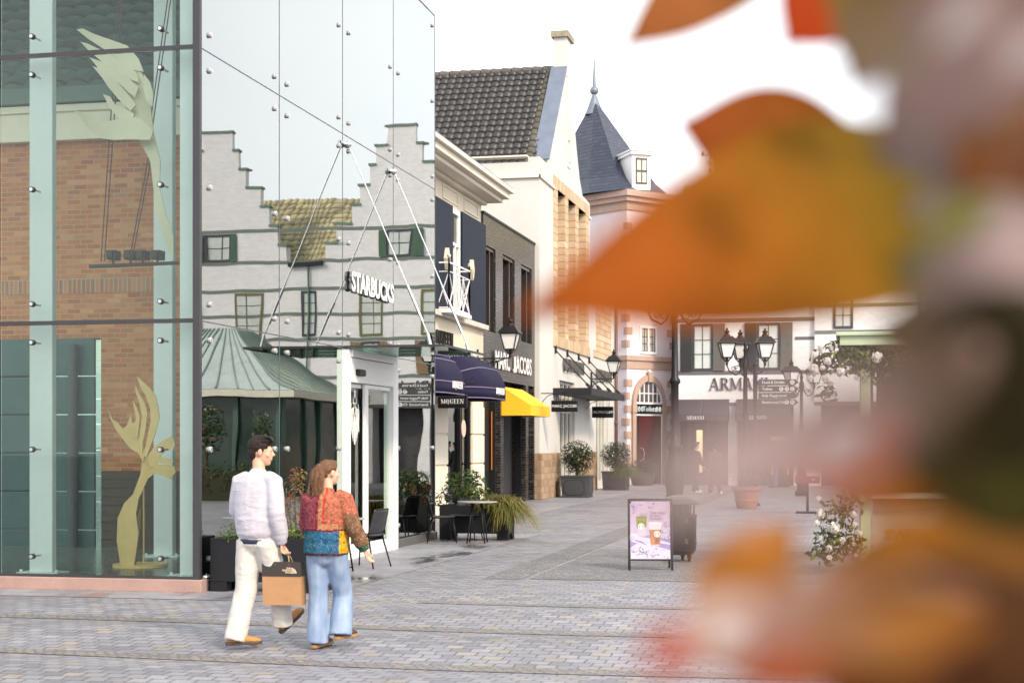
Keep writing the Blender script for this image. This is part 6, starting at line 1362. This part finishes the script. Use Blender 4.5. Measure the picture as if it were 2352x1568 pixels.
def top(T_, J, mat, name, rings, sl, vox=.011, amp=.011, colf=None, neckr=.068, cuffs=True):
    b = MB(); nb = V(J['neck'])
    b.tube([V((0, y, z)) for z, a, c, y in rings], [(a, c) for z, a, c, y in rings], 20, side=(1,0,0))
    b.tube([nb + V((0,-.02,-.06)), nb + V((0,-.008,-.0)), nb + V((0,-.004,.02))], [.085,neckr+.006,neckr], 14)
    for S_ in 'LR':
        sh, el, wr = V(J['sh'+S_]), V(J['el'+S_]), V(J['wr'+S_]); e2 = el.lerp(wr, .5); cu = wr - (wr-el).normalized()*.04
        b.tube([sh.lerp(nb,.45) + V((0,0,-.02)), sh, sh.lerp(el,.5), el, e2, cu, cu + (wr-el).normalized()*.015, wr + (wr-el).normalized()*.012], [sl[0],sl[0],sl[1],sl[2],sl[3],sl[4]+.012,sl[4],sl[4]-.003], 14)
    f1 = folds(amp, (8,8,4.5), 1.); f2 = folds(amp*.9, (6,6,20), 5.)
    def dsp(c, n):
        lo = max(0, 1 - abs(c.z - rings[1][0] - .1)/.22); return f1(c, n) + f2(c, n) * (.35 + .9*lo)
    return remeshed(b, name, mat, T_, vox, 3, dsp, colf)
top(MAN, J, SWEAT, 'sweatshirt', [(.925,.165,.125,0),(.945,.172,.13,0),(.985,.2,.152,0),(1.1,.208,.155,-.005),(1.25,.214,.148,-.005),(1.36,.205,.138,0),(1.42,.175,.12,.0),(1.475,.12,.095,.012),(1.51,.08,.08,.02)], (.078,.077,.074,.069,.046), amp=.0065)
b = MB(); b.lathe([(.163,.895),(.168,.93),(.15,.94)], (0,0,0), 24); tl = b.build('shirt_hem', P((.02,.025,.06), .8, name='navy shirt'), MAN, smooth=True); tl.scale = (1,.78,1)
trousers(MAN, J, clothmat('off white denim', (.54,.52,.49)), (.116,.106,.098,.094))
TANS, GUM = P((.38,.18,.045), .8, var=.12, sc=20, name='tan suede'), P((.06,.035,.025), .6, name='brown sole')
shoe(MAN, J['anL'], J['toL'], TANS, GUM); shoe(MAN, J['anR'], (J['toR'][0], J['toR'][1], J['toR'][2]+.0), TANS, GUM)
# shopping bag hanging from his right hand
hw_ = Matrix.Rotation(TH - R(30), 3, 'Z') @ V((.235,.085,.81))*.955 + pm
bu = (V((CS, SN, 0)) * .985 + V((-SN, CS, 0)) * -.17).normalized(); bn = V((bu.y, -bu.x, 0)); bc = hw_ + V((CS,SN,0))*.0; bz = hw_.z - .42
BG = thing('shopping_bag', 'brown paper shopping bag with black top and twine handles, held by the man', 'bag', (bc.x, bc.y, bz))
KR = P((.37,.2,.095), .8, var=.1, sc=6, bump=.3, bsc=14, name='kraft paper'); BKP = P((.03,.022,.02), .7, var=.2, name='black print')
b = MB(); tiltb = (V((0,0,1)) + bu*-.03).normalized()
def bp(a, z, d): return V((bc.x, bc.y, bz)) + bu*a + tiltb*z + bn*d
def bagbox(z0, z1, g, mi):
    W2, D2 = .165, .06; pinch = lambda z: .75 + .0*z if z > .3 else 1
    q0 = [bp(-W2-g,z0,-D2-g), bp(W2+g,z0,-D2-g), bp(W2+g,z0,D2+g), bp(-W2-g,z0,D2+g)]; q1 = [bp(-W2-g,z1,(-D2-g)*.92), bp(W2+g,z1,(-D2-g)*.92), bp(W2+g,z1,(D2+g)*.92), bp(-W2-g,z1,(D2+g)*.92)]
    return q0 + q1, [(0,1,5,4),(1,2,6,5),(2,3,7,6),(3,0,4,7)]
vs, fs = bagbox(0, .235, 0, 0); b.add(vs, fs + [(3,2,1,0)]); b.build('paper', KR, BG, solid=.003)
b = MB(); vs, fs = bagbox(.2355, .355, 0, 0); b.add(vs, fs); bt_ = b.build('black_top', BKP, BG, solid=.003)
b = MB()
for d in (-.05, .05): b.tube([bp(-.05,.33,d*1.12), bp(-.045,.38,d*.6), bp(-.01,.425,0), bp(.03,.43,0), bp(.06,.38,d*.6), bp(.065,.33,d*1.12)], .0035, 6)
b.build('handle', P((.5,.36,.2), .8, name='twine'), BG)
b = MB(); fo = frame(bp(.095,.285,.0665), bu, tiltb); 
for i, tx in enumerate(('THE', 'NORTH', 'FACE')): b.text(tx, fo @ Matrix.Translation((-.0125, .017-.0165*i, 0)), .0205, .0004, 0, .0006, 'RIGHT')
def arc(r0, r1): return [(r0*math.cos(R(a)), r0*math.sin(R(a))) for a in range(0,91,15)] + [(r1*math.cos(R(a)), r1*math.sin(R(a))) for a in range(90,-1,-15)]
for r0, r1 in ((.0,.014),(.019,.03),(.035,.046)): b.prism(arc(max(r0,.0005), r1), fo @ V((-.008,-.024,0)), bu, tiltb, bn*.0008)
b.build('print', P((.62,.5,.36), .7, name='pale print'), bt_)
# --- walking woman
Jw = dict(pelvis=(0,0,.86), neck=(0,.02,1.365), head=(0,.045,1.515), yaw=34, nod=2,
    shL=(-.155,0,1.285), elL=(-.2,.05,1.05), wrL=(-.15,.2,.93), shR=(.165,0,1.285), elR=(.26,-.03,1.06), wrR=(.335,.03,.865), hdR=(.15,.5,-1), thR=(-.3,1,.3), curlR=.55,
    hpL=(-.08,0,.82), knL=(-.085,.03,.46), anL=(-.085,.0,.08), toL=(-.05,.2,.025), hpR=(.08,0,.82), knR=(.1,.13,.46), anR=(.11,.05,.15), toR=(.16,.23,.09))
def hair_pony(T_, h, Mh, k, mat=HAIRB):
    b = MB(); b.ell(h(0,-.018,.042), (.081*k,.102*k,.09*k), Mh); b.ell(h(0,-.05,.015), (.068*k,.056*k,.07*k), Mh); b.ell(h(0,.045,.095), (.058*k,.048*k,.03*k), Mh)
    for s in (-1,1): b.tube([h(s*.055,.06,.085), h(s*.072,.02,.05), h(s*.062,-.05,.03)], [.012,.014,.016], 8)
    root = h(0,-.115,.065); b.ell(root, .026)
    for i in range(34):
        ox, oy, ph_ = rnd.gauss(0,.013), rnd.gauss(0,.012), rnd.uniform(0,6.28); pts = [h(ox*.3,-.105,.065)]
        L_ = rnd.uniform(.2,.34)
        for j in range(1, 9):
            f = j/8; pts.append(root + V((ox*(1+1.6*math.sin(f*2.8)) + .008*math.sin(f*9+ph_), -.03*math.sin(f*2.2) + oy + .007*math.cos(f*9+ph_), -L_*f + .02*math.sin(f*3.14))))
        b.tube(pts, [.012,.014,.015,.015,.014,.013,.011,.008,.003], 6)
    remeshed(b, 'hair', mat, T_, .006, 1, folds(.003, (70,70,22)))
    b = MB(); b.lathe([(.02,-.008),(.026,0),(.02,.008)], (0,0,0), 12); o = b.build('hair_tie', BLACK, T_); o.location = h(0,-.125,.062); o.rotation_euler = (R(70),0,0)
pw = at(750, 1020, 12.9); pw.z = gz(pw) - .004
WOM = person('person with a brown ponytail in a colourful patchwork jacket and wide blue jeans', pw, TH - R(15), Jw, 1.62, (.58,.35,.25), True, hair_pony, 'couple walking across the square')
t = NT('patchwork'); c_ = t.n('ShaderNodeVertexColor', layer_name='Col').outputs[0]; ob = t.obj()
vo = t.n('ShaderNodeTexVoronoi', {'Vector': ob, 'Scale': 60.}); vr = vo.outputs[0]; vc = vo.outputs[1]
vg = t.n('ShaderNodeSeparateColor', {0: vc}).outputs[1]; c1 = t.mix(.6, c_, t.ramp(vg, [(0, (.05,.03,.04)), (.4, (.5,.5,.5)), (1, (1,.95,.9))]), 'MULTIPLY')
pet = t.ramp(vr, [(.18, (1,1,1)), (.3, (0,0,0))]); sel = t.math('GREATER_THAN', t.n('ShaderNodeSeparateColor', {0: vc}).outputs[0], .45)
c1 = t.mix(t.math('MULTIPLY', t.math('MULTIPLY', pet, sel), .45), c1, (.55,.4,.34,1))
w2 = t.n('ShaderNodeTexVoronoi', {'Vector': ob, 'Scale': 95.}).outputs[1]; c1 = t.mix(.35, c1, t.mix(.8, w2, c1, 'MULTIPLY')) if 0 else c1
PATCH = t.end(t.pbr(c1, .85, 0., t.bump(t.noise(ob, 200.), .2, .004), .2))
def jack(c, n):
    x, y, z = c
    d = math.sqrt(x*x + y*y)
    if x > .2 and z < 1.3 or x > .235:
        f = (1.285 - z) / .42
        if f > .93: return (.03,.1,.07)
        return (.42,.12,.07) if f < .28 else (.2,.11,.06)
    if x < -.215 and z < 1.25: return (.35,.07,.09)
    if z < .835: return (.1,.015,.02)
    if z < 1.02:
        if x > .155 and y < .1: return (.62,.36,.02)
        if x > -.05 and y < 0: return (.025,.12,.23)
        return (.015,.11,.17)
    if z < 1.036: return (.16,.012,.025)
    if y < .03:
        if -.045 < x < -.025: return (.2,.012,.03)
        if x < -.035: return (.24,.05,.07)
        if z < 1.085 or x < .015: return (.4,.18,.09)
        if z < 1.098 or x < .03: return (.55,.03,.03)
        return (.42,.13,.075)
    return (.4,.1,.08)
top(WOM, Jw, PATCH, 'jacket', [(.815,.195,.152,-.008),(.84,.202,.157,-.008),(.95,.2,.152,-.004),(1.1,.2,.145,-.004),(1.2,.2,.138,-.004),(1.27,.185,.125,0),(1.32,.12,.095,.01),(1.35,.075,.075,.015)], (.08,.077,.07,.064,.05), .008, .007, jack, .06)
t = NT('blue denim'); ob = t.obj(); g = t.noise(ob, 6., 5.); sx = t.n('ShaderNodeSeparateXYZ', {0: ob})
gx = t.n('ShaderNodeTexNoise', {'Vector': t.n('ShaderNodeVectorMath', {0: ob, 1: (14, 14, 2.5)}, operation='MULTIPLY').outputs[0], 'Scale': 1., 'Detail': 4.}).outputs[0]
DEN = t.end(t.pbr(t.mix(.5, t.ramp(g, [(.3, (.17,.24,.38)), (.7, (.27,.35,.48))]), t.ramp(gx, [(.35, (.15,.22,.36)), (.7, (.38,.45,.55))])), .85, 0., t.bump(t.noise(ob, 350.), .2, .003), .2))
trousers(WOM, Jw, DEN, (.104,.094,.085,.1), 'jeans', .011, .05, .009)
SH2, GUM2 = P((.05,.02,.02), .6, var=.5, sc=25, name='dark red trainers'), P((.3,.17,.08), .6, name='gum sole')
shoe(WOM, Jw['anL'], Jw['toL'], SH2, GUM2); shoe(WOM, Jw['anR'], Jw['toR'], SH2, GUM2)
# --- people far down the street
def passer(px_, d, hd, label, H, topc, legc, shoec, st):
    k = H/1.8; J = dict(pelvis=(0,0,.95*k), neck=(0,.02,1.515*k), head=(0,.05,1.685*k), shL=(-.19*k,0,1.43*k), elL=(-.25*k,-.06*st,1.17*k), wrL=(-.24*k,.05,.93*k), shR=(.19*k,0,1.43*k), elR=(.25*k,.05,1.17*k), wrR=(.24*k,.18,.97*k),
        hpL=(-.085,0,.9*k), knL=(-.09,.1*st,.5*k), anL=(-.1,.18*st,.09), toL=(-.1,.18*st+.2,.03), hpR=(.085,0,.9*k), knR=(.09,.0,.5*k), anR=(.1,-.2*st,.09), toR=(.1,-.2*st+.2,.03))
    p = at(px_, 1020, d); p.z = 0
    T_ = person(label, p, hd, J, H, (.5,.3,.22), False, lambda T_, h, Mh, k: hair_short(T_, h, Mh, k, HAIRD), 'people strolling far down the street')
    b = MB()
    top(T_, J, clothmat('far top', topc), 'jacket', [(z*k,a,c,0) for z,a,c in ((.9,.175,.13),(.95,.185,.135),(1.1,.195,.14),(1.3,.21,.14),(1.43,.18,.12),(1.5,.08,.08))], (.08,.075,.07,.062,.045), .02, .008)
    trousers(T_, J, clothmat('far legs', legc), (.1,.09,.08,.075), 'trousers', .02)
    for S_ in 'LR': shoe(T_, J['an'+S_], J['to'+S_], P(shoec, .6, name='far shoe'), P((.6,.6,.58), .6, name='white sole') if shoec[0] > .3 else GUM)
passer(1643, 53.2, TH + R(20), 'person in dark leggings and white trainers walking away, left of the terracotta pot', 1.7, (.05,.045,.05), (.025,.025,.03), (.8,.8,.8), 1)
passer(1597, 54.5, TH + R(-60), 'person in black with one white shoe showing behind the poster board', 1.75, (.03,.03,.035), (.03,.03,.035), (.75,.75,.75), .8)
passer(1781, 61.5, TH + R(70), 'person in a dark jacket and blue jeans standing before the lit shop window', 1.8, (.03,.035,.045), (.09,.13,.22), (.05,.03,.025), .15)
# ================================================================== autumn shrub hanging close in front of the camera
FOL = leafmat('autumn leaf', .55, .6, .12)
SHR = thing('autumn_shrub', 'orange and olive leaved autumn shrub reaching in close on the right, out of focus', 'shrub', at(2500, 1700, .7))
b = MB()
def bigleaf(p0, p1, w_, cols, bend=.12, roll=0., wide=.42, fold=.12):
    a, t_ = at(*p0), at(*p1); ax = t_ - a; L = ax.length; f = ax / L; view = V((-SN, CS, 0)); s = f.cross(view).normalized(); n = s.cross(f)
    Mr = Matrix.Rotation(R(roll), 3, f); s = Mr @ s; n = Mr @ n; W2 = w_ / FP * (p0[2] + p1[2]) / 4
    nu, nv = 14, 8; st = len(b.v); k = len(cols) - 1
    ins = math.log(.5) / math.log(wide)
    for i in range(nu + 1):
        u = i / nu; sh = math.sin(math.pi * u ** ins) ** 1.0 if 0 < u < 1 else .0
        sh = max(sh, .015); q = u * k; m = min(k - 1, int(q)); fr = q - m; c = [cols[m][j] + (cols[m+1][j] - cols[m][j]) * fr for j in range(3)]
        for j in range(nv + 1):
            v = 2 * j / nv - 1; b.v.append(a + f*(L*u) + s*(W2*sh*v) + n*(L*bend*math.sin(math.pi*u)*-.6 + W2*fold*abs(v)*sh + W2*.06*math.sin(v*9+u*14)))
            b.color(mul(c, 1 - .1*abs(v)), len(b.v) - 1)
    for i in range(nu):
        for j in range(nv): q = st + i*(nv+1) + j; b.f.append([q, q+nv+1, q+nv+2, q+1]); b.m.append(0)
OR, RO, BR, OL, GO, RD, DK_, MV, PK = (.46,.11,.01), (.42,.08,.012), (.22,.075,.012), (.13,.13,.003), (.36,.17,.004), (.55,.07,.012), (.03,.025,.008), (.22,.15,.14), (.55,.42,.41)
LEAVES = [
 ((2400,398,.8),(1190,722,.56),470,[OL,(.075,.085,.002),(.12,.1,.002),(.27,.135,.003),(.4,.14,.005),OR,OR],.1,12,.52),
 ((2080,390,.95),(1560,285,.92),260,[GO,BR,(.45,.13,.02),(.6,.13,.03)],.1,-20,.6),
 ((1850,-190,.95),(1432,110,.92),200,[BR,BR,(.42,.14,.035),(.42,.13,.035)],.1,10,.5),
 ((2020,-140,.85),(1805,105,.85),250,[BR,BR,RD,RD],.1,10,.5),
 ((2160,-160,.62),(1925,120,.62),190,[BR,(.22,.14,.03),(.26,.15,.03)],.1,0,.5),
 ((2480,-120,.42),(2010,330,.42),230,[(.2,.13,.1),MV,MV],.1,20,.5),
 ((2350,-140,.5),(2090,300,.5),170,[(.42,.36,.36),PK,MV],.1,-10,.5),
 ((2520,120,.55),(2200,420,.5),260,[(.3,.12,.06),(.26,.09,.04),BR],.1,10,.5),
 ((2500,250,.52),(2220,520,.5),200,[(.1,.05,.02),(.14,.06,.03),BR],.1,0,.5),
 ((2480,240,.5),(2010,360,.55),150,[BR,(.3,.24,.2),MV],.1,20,.5),
 ((2500,430,.5),(2080,480,.55),150,[(.2,.13,.05),(.3,.2,.13),(.4,.3,.28)],.1,10,.5),
 ((2520,500,.4),(2060,725,.42),130,[MV,PK,MV,(.2,.14,.1)],.1,15,.5),
 ((2500,560,.45),(2040,620,.5),190,[MV,(.45,.34,.28),OL],.1,15,.5),
 ((2500,780,.5),(2010,760,.55),190,[DK_,(.12,.08,.03),(.16,.09,.03)],.1,0,.5),
 ((2520,830,.36),(2040,930,.38),260,[DK_,DK_,(.09,.06,.02)],.1,0,.5),
 ((2520,1010,.38),(2070,1070,.4),240,[DK_,(.06,.05,.012),(.1,.07,.02)],.1,10,.5),
 ((2520,700,.6),(2100,900,.6),260,[DK_,DK_,(.1,.08,.03)],.1,10,.5),
 ((2220,845,.2),(1400,1185,.19),200,[(.16,.1,.07),MV,(.44,.33,.32),(.5,.39,.38)],.05,0,.5),
 ((2160,865,.24),(1540,1110,.22),120,[(.2,.13,.11),MV,(.45,.34,.33)],.05,10,.5),
 ((2120,985,.4),(1780,1115,.4),100,[OR,(.6,.12,.015),(.6,.1,.02)],.1,10,.5),
 ((2220,1020,.42),(1890,1165,.42),110,[(.2,.09,.02),(.5,.17,.015),(.56,.17,.015)],.1,10,.5),
 ((2280,1100,.42),(2030,1020,.42),120,[BR,OR,GO],.1,10,.5),
 ((1590,1530,.48),(1825,1205,.52),165,[(.4,.16,.05),(.55,.2,.03),(.62,.23,.02)],.1,10,.45),
 ((2060,1340,.3),(1650,1460,.3),70,[BR,(.34,.17,.1),PK],.1,0,.5),
 ((2020,1440,.38),(1660,1560,.38),115,[BR,(.42,.12,.05),(.45,.11,.05)],.1,0,.5),
 ((1630,1440,.34),(1470,1535,.34),70,[OR,RD,RD],.1,0,.5),
 ((2520,1130,.48),(2090,1320,.5),220,[(.12,.06,.012),(.22,.1,.015),(.3,.16,.04)],.1,10,.5),
 ((2520,1290,.45),(1730,1520,.45),270,[(.14,.06,.015),(.3,.12,.015),(.4,.15,.015),OR],.1,5,.5),
 ((2520,1440,.4),(1900,1600,.42),300,[(.05,.02,.012),(.12,.045,.02),BR],.1,5,.5),
 ((2520,1330,.5),(2130,1225,.5),170,[(.1,.07,.015),(.14,.13,.01),(.16,.15,.015)],.1,5,.5),
 ((2520,1380,.4),(2230,1560,.4),200,[(.1,.045,.02),(.12,.05,.02),(.14,.055,.02)],.1,5,.5),
 ((2300,1420,.36),(1760,1430,.33),120,[BR,(.34,.14,.03),(.36,.2,.14)],.1,5,.5),
 ((2100,-120,.55),(1955,210,.55),130,[(.1,.06,.02),(.16,.11,.05),(.24,.17,.13)],.1,0,.5),
 ((2520,900,.45),(2080,1140,.45),260,[(.02,.02,.006),(.035,.03,.01),(.1,.05,.015)],.1,0,.5),
 ((2520,740,.38),(2120,860,.38),190,[(.03,.025,.01),(.06,.045,.02),(.12,.08,.05)],.1,0,.5),
 ((2160,-60,.45),(2100,330,.45),110,[(.3,.26,.25),(.55,.5,.5),(.5,.45,.44)],.1,0,.5),
 ((2060,1310,.33),(1690,1425,.33),80,[BR,(.4,.26,.22),(.44,.29,.26)],.1,0,.5),
 ((2330,-60,.38),(2140,110,.38),45,[(.2,.12,.08),(.4,.33,.32),(.5,.43,.42)],.1,0,.5),
 ((2420,60,.36),(2290,180,.36),45,[(.45,.37,.36),(.5,.42,.41),(.4,.3,.29)],.1,0,.5),
 ((2120,60,.4),(2010,230,.4),40,[(.16,.12,.05),(.2,.16,.1),(.3,.25,.22)],.1,0,.5),
 ((2440,230,.36),(2270,330,.36),55,[(.14,.06,.02),(.2,.09,.03),(.26,.12,.05)],.1,0,.5),
 ((2300,470,.4),(2090,540,.4),45,[(.12,.13,.01),(.16,.17,.01),(.2,.16,.03)],.1,0,.5),
 ((2420,560,.36),(2260,650,.36),50,[(.4,.28,.25),(.45,.33,.31),(.4,.29,.27)],.1,0,.5),
 ((2400,1090,.38),(2220,1150,.38),50,[(.05,.05,.01),(.08,.075,.012),(.12,.1,.02)],.1,0,.5),
]
for i, L_ in enumerate(LEAVES):
    L_ = list(L_)
    if i < 4: L_[3] = [mul(c, .84) for c in L_[3]]
    if i > 3: L_[2] *= 1.3 if L_[0][2] < .3 else 1.65
    bigleaf(*L_)
cb = (.92,.8,.75)
for (x, y, d, r) in ((1662,1440,.3,62), (1955,1040,.36,48)):  # pale leaf discs added to imitate bright out-of-focus highlights
    bigleaf((x+r,y-r,d),(x-r,y+r,d), r*2, [cb,cb,cb], .0, 0, .5)
b.build('leaves', FOL, SHR, smooth=True, recalc=False)
b = MB()
for pts in ([(2500,1700,.62),(2450,1200,.58),(2420,700,.7),(2380,380,.8),(2300,-100,.85),(2200,-300,.9)], [(2450,1200,.58),(2300,1080,.5),(2150,960,.46)], [(2420,700,.7),(2250,800,.4),(2200,860,.22)], [(2380,380,.8),(2200,370,.9),(2080,390,.95)], [(2500,1500,.5),(2300,1400,.45),(2060,1320,.32)], [(2300,-100,.85),(2000,-170,.9),(1850,-200,.95)]):
    b.tube([at(*p) for p in pts], [.004]*(len(pts)-1) + [.0015], 6)
b.build('twigs', P((.12,.06,.04), .7, name='twig bark'), SHR, smooth=True)
# ================================================================== pieces of a part that stand apart become parts of their own
def split_loose(o):
    me = o.data; n = len(me.vertices); par = list(range(n))
    def fd(i):
        while par[i] != i: par[i] = par[par[i]]; i = par[i]
        return i
    for e in me.edges: a, c = fd(e.vertices[0]), fd(e.vertices[1]); par[a] = c
    isl = {}
    for i in range(n): isl.setdefault(fd(i), []).append(i)
    bx = []
    for k, vi in isl.items():
        cs = [me.vertices[i].co for i in vi]; bx.append([[min(c[j] for c in cs) - .012 for j in range(3)], [max(c[j] for c in cs) + .012 for j in range(3)], set(vi)])
    ch = True
    while ch:
        ch = False
        for i in range(len(bx)):
            for j in range(i + 1, len(bx)):
                if all(bx[i][0][k] <= bx[j][1][k] and bx[j][0][k] <= bx[i][1][k] for k in range(3)):
                    bx[i] = [[min(bx[i][0][k], bx[j][0][k]) for k in range(3)], [max(bx[i][1][k], bx[j][1][k]) for k in range(3)], bx[i][2] | bx[j][2]]; del bx[j]; ch = True; break
            if ch: break
    if len(bx) < 2: return
    vs = [v.co.copy() for v in me.vertices]; fs = [tuple(p.vertices) for p in me.polygons]
    for q, (lo_, hi_, s) in enumerate(bx):
        idx = {v: k for k, v in enumerate(sorted(s))}; m = bpy.data.meshes.new(o.name)
        m.from_pydata([vs[v] for v in sorted(s)], [], [tuple(idx[v] for v in f) for f in fs if f[0] in s])
        for mt in me.materials: m.materials.append(mt)
        if q == 0: o.data = m
        else:
            c = o.copy(); c.data = m; COL.objects.link(c)
SPLIT = {'pier','stone_plinth','stone_lintel','string_course','shop_front','stone_pier','plinth','column','roof_beam','post','frieze_moulding','attic_moulding','rain_gutter','light_strip','lit_window','wall_anchor','transom','cornice','soldier_course','corner_post','foot','latch','stone_panel'}
for o in list(SC.objects):
    if o.type == 'MESH' and o.parent and o.name.split('.')[0] in SPLIT and not o.children: split_loose(o)
